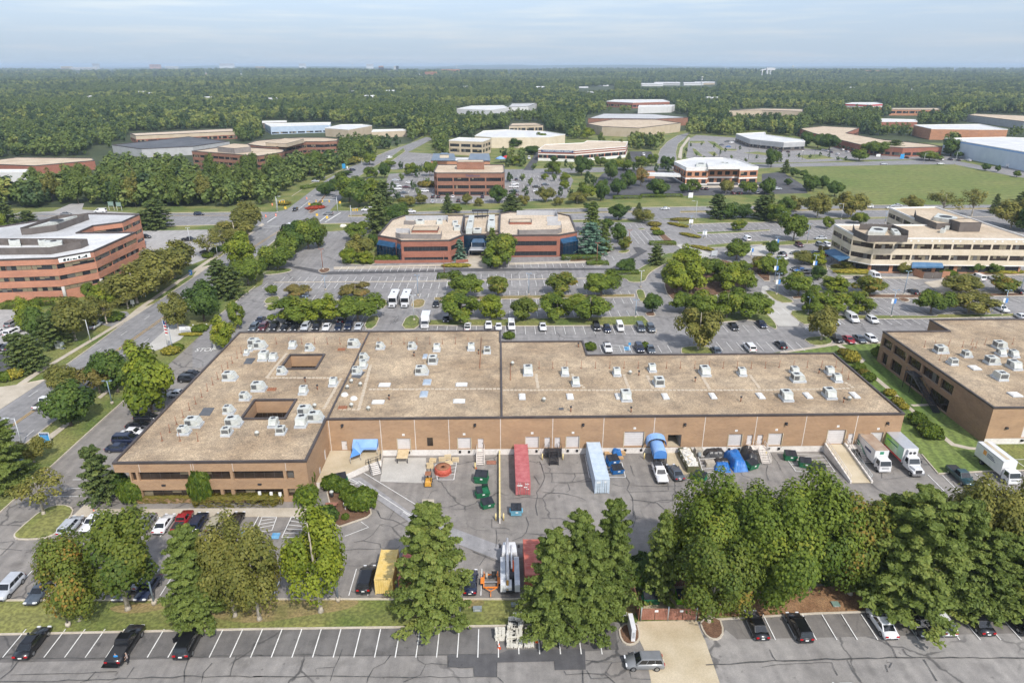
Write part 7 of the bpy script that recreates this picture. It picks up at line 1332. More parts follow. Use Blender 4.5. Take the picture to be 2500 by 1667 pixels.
heap(_s,2085,1150,2.7,6.0,2.0,cU,'tall load wrapped in a bright blue tarp',4,rz=4);heap(_s,1940,1150,2.8,2.4,1.1,cU,'low heap under a crumpled blue tarp',5,rz=-12);heap(_s,1870,1020,4.2,2.6,1.1,b3,'long black tarp heap against the dock wall',6);heap(_s,1930,1092,3.0,1.8,1.0,b3,'black tarp heap between the blue ones',9);heap(_s,2205,1085,2.0,5,2.0,b3,'upright load in black tarp by the pale stair',7);heap(_s,980,1010,1.9,1.6,1.3,b1,'blue crate heap against the wall behind blue dumpsters',8,'crate_heap','crates')
mat(bf,(.40,.24,.11),.9,(.5,.33,.17),2)
for t,x,y,w,d,h,mt,lab in((_s,890,1000,.9,.7,.45,bf,'broken carton lying left of the blue crate heap'),(_s,915,1003,.8,.6,.3,bf,'flat carton between container and blue crates'),(_s,1030,1000,1.0,.8,.6,bf,'brown carton right of the blue crates'),(_s,1015,1035,.9,.7,.3,bf,'squashed carton by the blue dumpster'),(_s,1820,1105,1.6,1.4,.8,aV,'grey wooden crate before the black tarp'),(_s,1715,1000,1.3,1.1,1.2,aV,'tall wooden crate beside the rubble skip'),(_s,140,990,.95,.9,.9,aU,'pale wooden box stack at the red container rear'),(_t,2130,1080,1.7,1.0,.2,a7,'brown board lying by the divider wall')):
 p=PZ(t,x,y);m=MB();m.box(p.x-w/2,p.y,.04,p.x+w/2,p.y+d,.04+h,mt);m.box(p.x-w/2-.02,p.y+d*.4,.04+h,p.x+w/2+.02,p.y+d*.6,.05+h,mt);tag(m.build('crate' if bf not in lab else bf),lab,'crate' if bf not in lab else bf)
for k,(x,h)in enumerate(((1720,1000),)):
 p=PZ(_s,1717,1012);o=thing('oil_drum','rust-rimmed drum beside the tall wooden crate','drum',(p.x,p.y,.05));m=MB();m.lathe((0,0,0),[(.3,0),(.3,.3),(.32,.32),(.3,.34),(.3,.85)],a6,14);m.build('barrel',o)
rs=random.Random(11)
def stones(t,x,y,n,lab):
 p=PZ(t,x,y);o=thing('stone_pallet',lab,'stone pallet',(p.x,p.y+.6,.05),R(rs.uniform(-6,6)),'pallets of pale paving stone');m=MB()
 for k in range(6):m.box(-.6+k*.22,-.55,.0,-.6+k*.22+.14,.55,.12,aV)
 m.build(dc,o);m=MB();
 for l in range(n):
  for i in range(3):
   for j in range(3):w=.17+rs.random()*.05;cx,cy=-.4+i*.4+rs.uniform(-.05,.05),-.38+j*.38+rs.uniform(-.05,.05);m.box(cx-w,cy-.17,.13+l*.22,cx+w,cy+.17,.13+l*.22+.2,ct,Matrix.Rotation(rs.uniform(-.15,.15),4,'Z'))
 m.build('stones',o)
for a in((au,2208,1175,5,'pallet of white stone with an open crate top, set apart'),(ab,50,1060,4,'stone pallet in the second row of the twin column'),(ab,97,1035,5,'tallest stone pallet at the back of the column'),(ab,45,1105,4,'stone pallet in the middle, west side of column'),(ab,88,1110,4,'stone pallet in the middle, east side of column'),(ab,30,1190,4,'stone pallet second from the front of column'),(ab,85,1180,4,'heaped stone pallet next to the flat stack'),(ab,35,1240,3,'front stone pallet on the west side'),(ab,85,1235,3,'front stone pallet on the east side'),(ab,200,1150,3,'stone pallet under the pine boughs'),(ab,188,1235,2,'low stone pallet nearest the patched asphalt')):stones(*a)
def cone(t,x,y,lab):p=PZ(t,x,y);o=thing('traffic_cone',lab,'cone',(p.x,p.y,.06));m=MB();m.box(-.2,-.2,0,.2,.2,.04,ba);m.lathe((0,0,.04),[(.16,0),(.11,.28),(.03,.72)],ba,12);m.build('cone_body',o);m=MB();m.lathe((0,0,.3),[(.117,0),(.085,.17)],_l,12);m.build('reflective_band',o)
cone(aj,850,1520,'orange traffic cone on the walk by the office corner');cone(au,2200,1232,'orange cone in front of the lone stone pallet');cone(ab,262,1175,'orange cone beside the pine-shaded pallet');cone(_t,1988,1115,'orange cone by the white dock stair')
q=PZ(au,2290,770);o=thing('crane_truck','white crane truck with folded boom seen from above','truck',(q.x+.15,q.y+4.2,.05),R(90));m=MB();m.hexa([(1.9,-1.2),(4.3,-1.1),(4.3,1.1),(1.9,1.2)],.6,2.3,_h,top=[(2.0,-1.05),(3.6,-.95),(3.6,.95),(2.0,1.05)]);m.hexa([(4.3,-1.0),(5.2,-.85),(5.2,.85),(4.3,1.0)],.6,1.5,_h);m.build('cab',o);m=MB();m.face([(4.32,-1.0,1.5),(4.32,1.0,1.5),(3.66,.9,2.25),(3.66,-.9,2.25)],aE);m.build(b0,o)
for s in(-1,1):m=MB();m.box(-4.0,s*.95-.35,.6,1.7,s*.95+.35,1.75,_h);m.box(-3.0,s*.95-.3,1.75,1.6,s*.95+.3,1.78,bI);m.build('tool_locker',o)
m=MB();m.box(-4.2,-.6,.7,1.8,.6,.95,_b);m.lathe((-1.8,-.1,.95),[(.6,0),(.6,.7),(.4,.9)],_b,14);m.box(-4.1,-.2,.95,-2.6,.55,1.5,_h);m.build('bed',o);m=MB();m.tube([(-3.3,.3,2.0),(4.4,.3,2.75)],.2,_h,8);m.tube([(-1.6,.3,1.5),(-1.6,.3,2.3)],.22,_h,8);m.tube([(-1,-.25,2.0),(3.2,-.25,2.5)],.13,_h,8);m.tube([(-1.4,-.45,1.8),(.6,-.45,2.0)],.12,ba,6);m.tube([(-4.1,.35,1.0),(-3.2,.35,1.9)],.16,a8,6);m.build('crane_boom',o)
for x in(3.2,-2.2,-3.2):
 for s in(-1,1):wheel_at(o,x,s*1.05,.45)
for s in(-1,1):m=MB();m.box(3.9,s*1.35-.14,1.5,4.0,s*1.35+.14,2.0,_b);m.build('mirror',o)
q=PZ(au,2125,760);o=thing('cable_trailer','orange reel trailer with a black cable drum beside crane truck','trailer',(q.x,q.y+1.9,.05),R(-90));m=MB();k='machine_orange'
for s in(-1,1):m.box(-1.6,s*.95-.07,.5,1.0,s*.95+.07,.65,k);m.tube([(1.0,s*.9,.57),(1.7,0,.57)],.07,k,5);m.tube([(-1.3,s*.95,.65),(-.6,s*.95,1.3)],.05,k,5);m.tube([(-1.3,s*.95,.65),(-1.3,s*.95,1.3)],.05,k,5)
m.box(-1.6,-.95,.5,-1.45,.95,.65,k);m.box(.92,-.95,.5,1.07,.95,.65,k);m.box(-.1,-.95,.52,.0,.95,.62,_y);m.tube([(1.7,0,.57),(2.6,0,.45)],.06,k,5);m.build('chassis',o)
m=MB();m.lathe((-.9,.1,1.15),[(.5,0),(.5,.06),(.42,.08),(.42,.6),(.5,.62),(.5,.68)],'tyre',18,'Y');m.build('cable_drum',o);m=MB();m.lathe((-1.2,-.75,.75),[(.1,0),(.38,.02),(.38,.3),(.1,.32)],aV,16,'Y');m.build('cable_drum',o)
for s in(-1,1):m=MB();m.box(-.75,s*1.2-.2,.72,.45,s*1.2+.2,.8,k);m.build('mudguard',o);wheel_at(o,-.15,s*1.2,.36,.24)
o=thing('wooden_enclosure','red-brown board enclosure with two pairs of gates','enclosure');g=[PZ(ab,x,985)for x in(1190,1310,1432,1560,1685)]
for i in range(4):
 m=MB();a,b=g[i],g[i+1];n=9
 for k in range(n):u,v=a.lerp(b,(k+.06)/n),a.lerp(b,(k+.94)/n);m.box(u.x+(.06 if k==0 else 0),u.y-.03,.2,v.x,v.y+.03,2.0+.02*((k*7)%3),a7)
 if i in(1,2):c=a.lerp(b,.12 if i==1 else .9);m.box(c.x-.22,c.y-.06,1.5,c.x+.22,c.y-.032,1.8,_l)
 m.build('gate',o)
for i in(0,2,4):m=MB();m.tube([(g[i].x,g[i].y,0),(g[i].x,g[i].y,2.35)],.1,bO,8);m.build(cM,o)
a=g[0];dpt=6.0
for x,y0 in((a.x-.25,a.y),(g[4].x+.25,g[4].y)):
 m=MB()
 for k in range(22):y=y0+k*.28;m.box(x-.03,y+.01,.1,x+.03,y+.27,2.2-.012*(k%4),a7)
 m.build('side_fence',o)
m=MB()
for k in range(26):x=a.x-.2+k*(g[4].x-a.x+.4)/26;m.box(x,a.y+6.15,.1,x+.24,a.y+6.2,2.2,a7)
m.build('rear_fence',o)
m=MB();p=PZ(ab,1440,860);m.box(p.x-3.4,p.y-2,.05,p.x+3.6,p.y+4,.1,cD);struct(m.build('enclosure_floor'))
for k,(x,y,tl)in enumerate(((1250,760,70),(1258,745,78))):pallet(ab,x,y+40,.4,5,['yellow pallet leaning inside the board enclosure','rear yellow pallet leaning inside the board enclosure'][k],tl)
mat(bz,(.16,.24,.20),.5,(.22,.30,.25),1)
for t,x,y,w,d,h,mt,lab,nm in((ab,1122,1180,.5,2.6,2.1,_h,'tall white sign cabinet on the mulch island','sign_cabinet'),(au,1825,903,.9,.8,1.0,a6,'grey transformer box behind the lamp post',bc),(au,2005,905,1.1,.5,.5,a6,'low grey utility box on the grass',bc),(ab,60,862,.9,.4,.4,a6,'flat grey utility lid beside the pine',bc),(ab,1053,950,.5,.5,.25,_h,'small white box on the grass by the enclosure',bc),(cp,672,862,.9,.8,.2,bz,'low green utility lid on the leaf litter',bc),(_H,517,1365,1.0,.8,1.9,bq,'paler utility cabinet among the roadside pines','utility_cabinet'),(_H,558,1370,.8,.7,1.7,a6,'greyer utility cabinet among the roadside pines','utility_cabinet'),(_H,1708,705,.8,.8,1.5,b1,'dark blue mailbox on the side road verge','mailbox'),(_H,1928,1375,.5,.5,1.6,bq,'pale post box by the drive entrance','gate_post')):
 p=PZ(t,x,y);m=MB();m.box(p.x-w/2,p.y,.03,p.x+w/2,p.y+d,h,mt);m.box(p.x-w/2-.03,p.y-.03,h,p.x+w/2+.03,p.y+d+.03,h+.06,mt);m.box(p.x-w*.3,p.y-.02,h*.35,p.x+w*.3,p.y-.002,h*.8,_y);tag(m.build(nm),lab,'utility box' if 'util' in nm else nm.replace('_',' '))
for t,x,y,lab in((_H,1735,1170,'white fire hydrant left of the other by the park sign'),(_H,1855,1165,'white fire hydrant under the round dark green tree')):
 p=PZ(t,x,y);m=MB();m.lathe((p.x,p.y,0),[(.2,0),(.14,.1),(.14,.6),(.18,.62),(.1,.8)],_h,10);m.tube([(p.x-.25,p.y,.5),(p.x+.25,p.y,.5)],.07,_h,6);tag(m.build('fire_hydrant'),lab,'hydrant')
def sign(t,x,y,w,h,z0,label,panel,lines=(),posts=2,rz=0,cat='sign',name='sign'):
 p=PZ(t,x,y);o=thing(name,label,cat,(p.x,p.y,.03),R(rz));m=MB();m.box(-w/2,-.08,z0,w/2,.08,z0+h,panel);m.build('panel',o)
 for k in range(posts):xx=(-w/2+.1+k*(w-.2)/max(posts-1,1))if posts>1 else 0;q=MB();q.box(xx-.06,-.05,0,xx+.06,.05,z0+(h if z0<.6 else .02),_h);q.build(cM,o)
 for(lx,lz,sz,body,mt)in lines:
  c=bpy.data.curves.new(aR,c5);c.body=body;c.size=sz;c.align_x=c6;c.materials.append(M(mt));q=bpy.data.objects.new(aR,c);COL.objects.link(q);q.parent=o;q.location=(lx,-.088,z0+lz);q.rotation_euler=(R(90),0,0)
 return o
s_=sign(aj,420,898,1.9,2.1,.4,'white-framed blue property sign on the street verge',_h,(),2)
m=MB();m.box(-.8,-.1,.5,.8,-.082,2.4,bJ);m.box(-.8,-.106,2.0,.8,-.101,2.4,bK)
for k in range(4):m.box(-.6,-.108,1.72-.3*k,.5-.12*(k%2),-.103,1.82-.3*k,_0)
m.build('face',s_);c=bpy.data.curves.new(aR,c5);c.body='AVAILABLE';c.size=.24;c.align_x=c6;c.materials.append(M(_l));q=bpy.data.objects.new(aR,c);COL.objects.link(q);q.parent=s_;q.location=(0,-.115,2.1);q.rotation_euler=(R(90),0,0)
sign(_H,1668,1232,2.9,1.8,.25,'white office park sign beside the drive entrance',_h,((.55,1.15,.46,'Park',_j),),2);p=PZ(_H,1668,1232);m=MB();m.box(p.x-1.35,p.y-.1,.35,p.x+1.35,p.y-.085,1.15,_y);m.build('lower_panel',bpy.data.objects[[o.name for o in COL.objects if o.get(bS,'').startswith('white office park')][0]]).matrix_parent_inverse=Matrix.Translation((-p.x,-p.y,-.03))
for t,x,y,w,h,z0,lab,pn in((_H,1195,985,1.1,1.3,.7,'small white notice board by the sidewalk corner',_l),(_H,1290,905,1.5,1.3,.5,'framed property sign under the thinning trees',_l),(_Q,808,1150,2.2,3.2,.3,'blue property sign on the avenue verge',bJ),(_Q,838,1150,.8,1.6,.3,'white sign beside the blue property sign',_l),(_5,1255,1062,3.0,3.4,.3,'blue and white panel sign at the winding office',bJ),(_5,1042,1045,3.2,1.8,.5,'white lawn sign before the winding office',_l),(_G,1638,1412,2.4,2.6,.3,'white and blue sign in front of the bank',_l),('A1',1005,1520,2.6,2.0,2.2,'green road sign left of the other by the woods',bz),('A1',1075,1525,2.4,2.0,2.2,'smaller green road sign near the orange tree',bz),(_r,1640,262,1.8,1.6,1.2,'blue-white directory sign at the first parking row',_l),(_r,1762,370,1.8,1.6,1.2,'blue-white directory sign at the third parking row',_l),(_r,1850,540,2.2,1.9,.4,'pale blue-grey sign at the concrete crossing',bI),(_r,1088,1385,.6,.6,1.6,'small blue accessible parking sign by the warehouse back',bJ),(_t,65,1420,.45,.6,1.5,'first of three white parking signs before the hedge',_l),(_t,168,1425,.45,.6,1.5,'middle of three white parking signs, with pink letters',_l),(_t,247,1428,.45,.6,1.5,'last of three white parking signs near the corner shrub',_l),(_q,2200,660,.6,.7,1.4,'white parking sign right of the cream office bushes',_l),(_q,2090,660,.6,.7,1.4,'white parking sign left of the other by cream office',_l),(_t,822,1490,.5,.5,.9,'white box post by the picnic tables',_l)):
 sign(t,x,y,w,h,z0,lab,pn,(),1 if w<1.2 else 2)
for x,y,w,lab in((620+1005/3.675,840+860/3.675,0,''),):pass
def light_pole(t,x,y,ty,label,m=_m,arm=1.6,side=1,head=2,banner=None,r=.1):
 p=PZ(t,x,y);z=top_z(p,Z(t,x,ty)[1]);o=thing('lamp_post',label,'lamp post',(p.x,p.y,0),0,'car park and street lamp posts');q=MB();q.lathe((0,0,0),[(.32,0),(.32,.5),(.24,.55)],_z,12);q.build('base',o);q=MB();q.tube([(0,0,.5),(0,0,z)],r*1.25,m,8,r1=r*.75);q.build('pole',o)
 for k in range(head):
  s=side if head==1 else(-1,1)[k];q=MB();q.tube([(0,0,z-.15),(s*arm*.55,0,z)],.045,m,5);q.box(min(s*arm*.5,s*arm),-.18,z-.06,max(s*arm*.5,s*arm),.18,z+.1,m);q.build('lamp_head',o)
 if banner:
  for s,mt in((-1,_l),(1,ay)):q=MB();q.box(min(s*.08,s*.68),-.015,z*.5,max(s*.08,s*.68),.015,z*.5+1.4,mt);q.build('banner',o)
paint(_m,(.20,.27,.35),.4);paint(bi,(.26,.09,.045),.6);paint(ar,(.05,.05,.055),.5);paint(_x,(.48,.50,.51),.4)
for a in((ai,1385,835,470,'tall grey-blue lamp post among the foreground trees',_m,1,1,2),(ai,615,1030,640,'dark lamp post at the foot of the western trees',ar,.9,1,2),(au,757,805,400,'blue lamp post beside the yellow-green tree',_m,1,1,2),(au,1780,960,620,'dark lamp post right of the big pine',ar,.9,1,2),(_o,643,840,712,'lamp post with a black head in the brick office lot',_m,.8,1,2),(_o,1473,890,705,'lamp post behind the shuttle buses',_m,.8,1,2),(_o,620,655,470,'rust brown lamp post on the small mulch island',bi,.9,1,2),(_o,1708,720,510,'rust brown lamp post on the round shrub island',bi,.9,1,2),(_o,1438,1110,885,'lamp post beside the small white box truck',_x,.9,1,2),(_o,487,1110,890,'lamp post between the parked cars behind the roof',_m,.9,1,2),(_o,572,445,280,'rust brown lamp post by the roadside tree clump',bi,.9,1,2),(_r,187,885,690,'slim lamp post in the middle of the back lot',_m,.8,1,2),(_r,1190,815,665,'lamp post where the curved drive meets the lot',_x,.9,1,2),(_r,797,605,415,'rust brown lamp post on the oval hedge island',bi,.9,1,2),(_r,1143,1085,925,'lamp post with a blue banner in the back lot',_m,.9,1,2),(_r,1088,400,300,'rust brown lamp post beside the dark street tree',bi,.9,1,2),(_r,1683,205,40,'highway lamp post at the drive entrance',_x,2.4,-1,1),(_r,1635,300,175,'slim post beside the first directory sign',_m,.8,1,2),(_r,1762,375,300,'slim post beside the third directory sign',_m,.8,1,2),(_q,1270,885,668,'tall lamp post in the mulch strip before the cream office',_m,.9,1,2),(_q,1155,1080,838,'lamp post with banner near the middle of eastern lot',_m,1,1,2,1),(_q,2150,1065,840,'lamp post beside the white pickup',_m,1,1,2,1),(_q,2312,875,640,'tall lamp post at the east end of the mulch strip',_m,1,1,2),(_q,710,210,65,'highway lamp post between the golden trees',_x,2.2,-1,1),(_q,1103,240,130,'slim post at the corner of the cream roof',_m,.8,1,2),(_q,403,420,245,'lamp post in the grass strip west of cream office',_m,.9,1,2),(_q,185,290,140,'lamp post among the dark trees of the north strip',_m,.9,1,2),(_q,460,705,525,'lamp post with two banners by the patio path',_m,.9,1,2,1),(_q,128,470,360,'lamp post with banner near the maroon car',_m,.9,1,2,1),(_q,112,765,555,'lamp post with banners at the concrete crossing',_m,.9,1,2,1),(_q,130,880,690,'second bannered lamp post beyond the crossing',_m,.9,1,2,1),(_q,410,1060,900,'lamp post half hidden by the two green trees',_m,.9,1,2),(_r,2180,545,450,'lamp post with banner beside the red tree',_m,.9,1,2,1),(_H,815,1305,1105,'silver street lamp on the side road verge',_x,1.8,-1,1),(_H,1955,548,400,'street lamp by the pale lot sidewalk',_x,1.6,-1,1),(_H,1707,418,280,'thin lamp post beside the black pickup',_x,.8,1,2),(aj,205,920,665,'pale street lamp left of the blue sign',_x,2,-1,1),(aj,1008,535,330,'blue lamp post under the dark verge trees',_m,1,1,2),(aj,212,1230,1040,'blue lamp post by the western pine',_m,1,1,2),(_Q,210,1540,1395,'street lamp on the corner west of the crossing',_x,2.5,1,1),(_Q,738,1330,1215,'street lamp on the avenue above the crossing',_x,1.5,-1,1),(_Q,968,1140,1060,'street lamp on the curve of the avenue',_x,1.5,-1,1),(_Q,1525,1290,1210,'dark lamp post left of the brown office',ar,.9,1,2),(_G,1335,970,905,'street lamp beside the curved road',_x,1.5,1,1),(_5,1450,1095,1010,'pale street lamp by the turning circle',_x,1.4,1,1),(_5,1732,1108,995,'leaning pale pole by the eastern road',_x,1.2,1,1),(_5,360,1075,970,'tall dark lamp post in the clinic car park',ar,1,1,2),(_5,470,1040,950,'dark lamp post at the east end of clinic lot',ar,1,1,2),(_G,1895,1050,945,'dark lamp post in the middle of the clinic lot',ar,1,1,2),(_G,2258,970,830,'tall pole in front of the clinic wall',_x,.8,1,2),(_G,2040,985,890,'dark lamp post beside the clinic path',ar,1,1,2),(_G,2155,1070,975,'dark lamp post on the south edge of clinic lot',ar,1,1,2)):light_pole(*a)
for t,x,y,ty,lab,fl in((_H,1512,1385,1095,'white flagpole with a limp striped flag',1),(_H,1555,1395,1150,'blue-grey pole beside the flagpole',0)):
 p=PZ(t,x,y);z=top_z(p,Z(t,x,ty)[1]);o=thing('flagpole' if fl else 'tall_pole',lab,'pole',(p.x,p.y,0));q=MB();q.tube([(0,0,0),(0,0,z)],.09,_x if fl else _m,8,r1=.05);q.build('pole',o)
 if fl:
  q=MB()
  for k in range(9):z0=z-.5-k*.42;q.face([(.02,-.02,z0),(.55+.15*(k%2),-.05,z0-.15),(.62+.1*(k%3),.05,z0-.57),(.02,.02,z0-.42)],bH if k%2 else _l)
  q.face([(.02,-.04,z-.45),(.5,-.07,z-.6),(.55,-.06,z-1.6),(.02,-.04,z-1.5)],bK);q.build('flag',o)
mat(b9,(.80,.48,.02),.5)
def signal(t,x,y,ty,tx,lab):
 p=PZ(t,x,y);z=top_z(p,Z(t,x,ty)[1]);q=PZ(t,tx,y);L2=q.x-p.x;o=thing('traffic_signal',lab,'traffic signal',(p.x,p.y,0));m=MB();m.tube([(0,0,0),(0,0,z)],.17,_x,8,r1=.1);m.tube([(0,0,z*.8),(L2,0,z*.84)],.1,_x,6);m.build('pole',o)
 for k in range(3):m=MB();xx=L2*(.35+.3*k);m.box(xx-.2,-.15,z*.82-1.1,xx+.2,.15,z*.82,b9);m.lathe((xx,-.17,z*.82-.2),[(.11,0),(.11,.02)],da,8,'Y');m.build('signal_head',o)
 m=MB();m.box(L2*.5-1.4,-.03,z*.82-.6,L2*.5+.2,.03,z*.82-.1,bz);m.build('street_name',o)
signal(_Q,753,1540,1400,560,'signal mast reaching over the avenue north of crossing');signal(_o,877,235,80,940,'signal mast on the southern corner of the crossing');signal(_o,215,125,15,285,'signal mast on the western corner of the crossing')
for i,(x,y,h,lab)in enumerate(((570,205,2.2,'yellow crossing sign at the end of the tree clump'),(660,225,2.0,'yellow sign on the kerb ramp by the crossing'),(775,95,2.4,'yellow sign left of the white minibus'),(500,95,1.6,'yellow marker at the tip of the flower median'),(285,130,1.6,'yellow post sign before the avenue'))):
 p=PZ(_o,x,y);o=thing('warning_sign',lab,'sign',(p.x,p.y,0));m=MB();m.tube([(0,0,0),(0,0,h)],.06,bO,6);m.build(cM,o);m=MB();m.hexa([(-.5,-.03),(.5,-.03),(.5,.03),(-.5,.03)],h-.6,h+.5,b9);m.build('panel',o)
for i,(x,y)in enumerate(((108,185),(198,175),(475,25),(165,80))):
 p=PZ(_o,x,y);m=MB();m.lathe((p.x,p.y,0),[(.35,0),(.3,.1),(.28,1.0),(.2,1.1)],ba,10);m.lathe((p.x,p.y,.45),[(.295,0),(.29,.2)],_l,10);tag(m.build('traffic_barrel'),'orange traffic barrel near the west side of the crossing','barrel','orange barrels at the crossing')
for k,(x,a)in enumerate(((795,1),(812,0))):p=PZ(_o,x,275);m=MB();m.lathe((p.x,p.y,-.1),[(1.1,0),(1.2,.6),(.7,1.3),(.05,1.5)],ct if k else db,10);tag(m.build('boulder'),['white boulder at the lawn corner, west one','white boulder at the lawn corner, east one'][k],'boulder')
for t,x,y,lab in((_t,690,1490,'upper brown picnic table behind the shrubs'),(_t,690,1560,'lower brown picnic table half hidden by the yellow tree')):
 p=PZ(t,x,y);o=thing('picnic_table',lab,'table',(p.x,p.y+.5,.1));m=MB()
 for k in range(4):m.box(-.95,-.38+k*.19,.72,.95,-.22+k*.19,.77,a7)
 m.build('tabletop',o)
 for s in(-1,1):m=MB();m.box(-.95,s*.72-.13,.43,.95,s*.72+.13,.47,a7);m.build('bench',o);m=MB();m.tube([(s*.7,-.75,0),(s*.7,-.2,.72)],.05,_b,5);m.tube([(s*.7,.75,0),(s*.7,.2,.72)],.05,_b,5);m.box(s*.7-.04,-.8,.38,s*.7+.04,.8,.43,_b);m.build('leg',o)
p=PZ(_t,700,1375);o=thing('litter_bin','black litter bin between the round shrubs','bin',(p.x,p.y,.1));m=MB();m.lathe((0,0,0),[(.3,0),(.34,.9)],_b,14);m.build('bin',o);m=MB();m.lathe((0,0,.95),[(.36,0),(.34,.15),(.15,.3)],bq,14);m.build('lid',o)
p=PZ(ai,1610,1115,.9)
mat('skin',(.42,.24,.16),.6);mat('shirt_blue',(.02,.22,.52),.8);mat('shirt_grey',(.32,.25,.22),.8);mat('trousers_tan',(.42,.22,.11),.8);mat('trousers_dark',(.02,.02,.025),.8);mat('hair_grey',(.30,.27,.23),.8)
def person(label,loc,rz,joints,bones,radii,mats,sc=1):
 0
 nm=list(joints);me=bpy.data.meshes.new('person');me.from_pydata([joints[k]for k in nm],[(nm.index(a),nm.index(b))for a,b in bones],[]);o=bpy.data.objects.new('person',me);COL.objects.link(o)
 s=o.modifiers.new('skin','SKIN');s.use_smooth_shade=True;sub=o.modifiers.new('sub','SUBSURF');sub.levels=sub.render_levels=1
 for i,k in enumerate(nm):v=me.skin_vertices[0].data[i];v.radius=(radii[k]*1.0,radii[k]*.85);v.use_root=(k=='pelvis')
 dg=bpy.context.evaluated_depsgraph_get();me2=bpy.data.meshes.new_from_object(o.evaluated_get(dg));o.modifiers.clear();o.data=me2;me2 .materials.clear()
 for m in mats['list']:me2 .materials.append(M(m))
 for f in me2 .polygons:f.material_index=mats['fn'](f.center);f.use_smooth=True
 o.location=loc;o.rotation_euler=(0,0,rz);return tag(o,label,'person')
def hand(J,Bn,Rd,s,w,d,up):
 for i,(a,l)in enumerate(((-.03,.085),(-.01,.095),(.01,.09),(.03,.075))):k=f'f{s}{i}';J[k]=tuple(Vector(w)+Vector(d)*(.07+l)+Vector(up)*a);Bn.append((f'wrist{s}',k))if False else None;J[k+'a']=tuple(Vector(w)+Vector(d)*.08+Vector(up)*a);Bn+=[(f'palm{s}',k+'a'),(k+'a',k)];Rd[k]=.009;Rd[k+'a']=.011
 k=f't{s}';J[k]=tuple(Vector(w)+Vector(d)*.09+Vector(up)*.06);Bn.append((f'palm{s}',k));Rd[k]=.011
def body(stand=True):
 J=dict(pelvis=(0,0,.95),spine=(0,0,1.18),chest=(0,0,1.38),neck=(.0,0,1.50),jaw=(.02,0,1.58),head=(.01,0,1.68),crown=(0,0,1.76),nose=(.11,0,1.64));B_=[('pelvis','spine'),('spine','chest'),('chest','neck'),('neck','jaw'),('jaw','head'),('head',dv),('head','nose')]
 Rd=dict(pelvis=.155,spine=.145,chest=.165,neck=.06,jaw=.07,head=.092,crown=.06,nose=.014)
 for s,sg in((cN,1),('R',-1)):
  J['sh'+s]=(0,sg*.19,1.42);J['el'+s]=(.05,sg*.26,1.14);J['wr'+s]=(.2,sg*.22,.93)if stand else(.25,sg*.16,1.02);J['palm'+s]=tuple(Vector(J['wr'+s])+Vector((.06,0,-.05)));B_+=[('chest','sh'+s),('sh'+s,'el'+s),('el'+s,'wr'+s),('wr'+s,'palm'+s)];Rd.update({'sh'+s:.07,'el'+s:.048,'wr'+s:.032,'palm'+s:.036})
  hand(J,B_,Rd,s,J['wr'+s],Vector((.75,0,-.66)),(0,1,0))
  if stand:J['hip'+s]=(0,sg*.1,.9);J['kn'+s]=(.03+.05*sg,sg*.11,.5);J['an'+s]=(-.01+.06*sg,sg*.11,.09);J['toe'+s]=(.17+.06*sg,sg*.13,.05)
  else:J['hip'+s]=(.06,sg*.1,.92);J['kn'+s]=(.46,sg*.14,.90);J['an'+s]=(.50,sg*.13,.47);J['toe'+s]=(.68,sg*.14,.40)
  B_+=[('pelvis','hip'+s),('hip'+s,'kn'+s),('kn'+s,'an'+s),('an'+s,'toe'+s)];Rd.update({'hip'+s:.098,'kn'+s:.066,'an'+s:.045,'toe'+s:.038})
 return J,B_,Rd
def zones(stand,sh,tr):
 def fn(c):
  if c.z>1.63 and c.x<.05:return 3
  if c.z>1.49:return 2
  if c.x>.15 and abs(c.y)>.1 and .8<c.z<1.09 and(stand or c.z>1.0):return 2
  if stand:return 0 if c.z>.93 else(1 if c.z>.1 else 4)
  return 0 if c.z>1.0 else(4 if c.z<.5 and c.x>.4 else(2 if c.z<.82 and c.x>.4 else 1))
 return dict(list=[sh,tr,'skin','hair_grey',_j],fn=fn)
p=PZ(ai,1040,1330,.9);J,B_,Rd=body(False);person('person in a blue shirt sitting on the black pickup tailgate',(p.x,p.y+.1,0.0),R(-90),J,B_,Rd,zones(False,'shirt_blue','trousers_tan'))
p=PZ(ai,1155,1368,0);J,B_,Rd=body(True);person('person in a grey-brown top standing by the black pickup',(p.x,p.y,.03),R(-150),J,B_,Rd,zones(True,'shirt_grey','trousers_dark'))
p=PZ(ai,1125,1195,.75);m=MB();q=PZ(ai,1030,1335,.8);m.box(q.x-.95,q.y-.25,.78,q.x+.95,q.y+.32,.85,cv);
for o in COL.objects:
 if o.get(bS,'').startswith('black pickup')and 'foreground' in o[bS]:
  c=MB();c.box(-2.85-.6/1.05,-.9,.78,-2.85,.9,.84,cv);c.build('tailgate',o)
 if o.get(bS,'').startswith('black SUV')and 'west of the drive' in o[bS]:
  c=MB();c.hexa([(.55,.95),(.62,.93),(.15,1.85),(.08,1.83)],.4,1.05,cv);c.hexa([(.56,.95),(.6,.93),(.2,1.7),(.16,1.68)],1.05,1.55,aE,top=[(.5,.9),(.54,.88),(.3,1.35),(.26,1.33)]);c.build(aO,o)
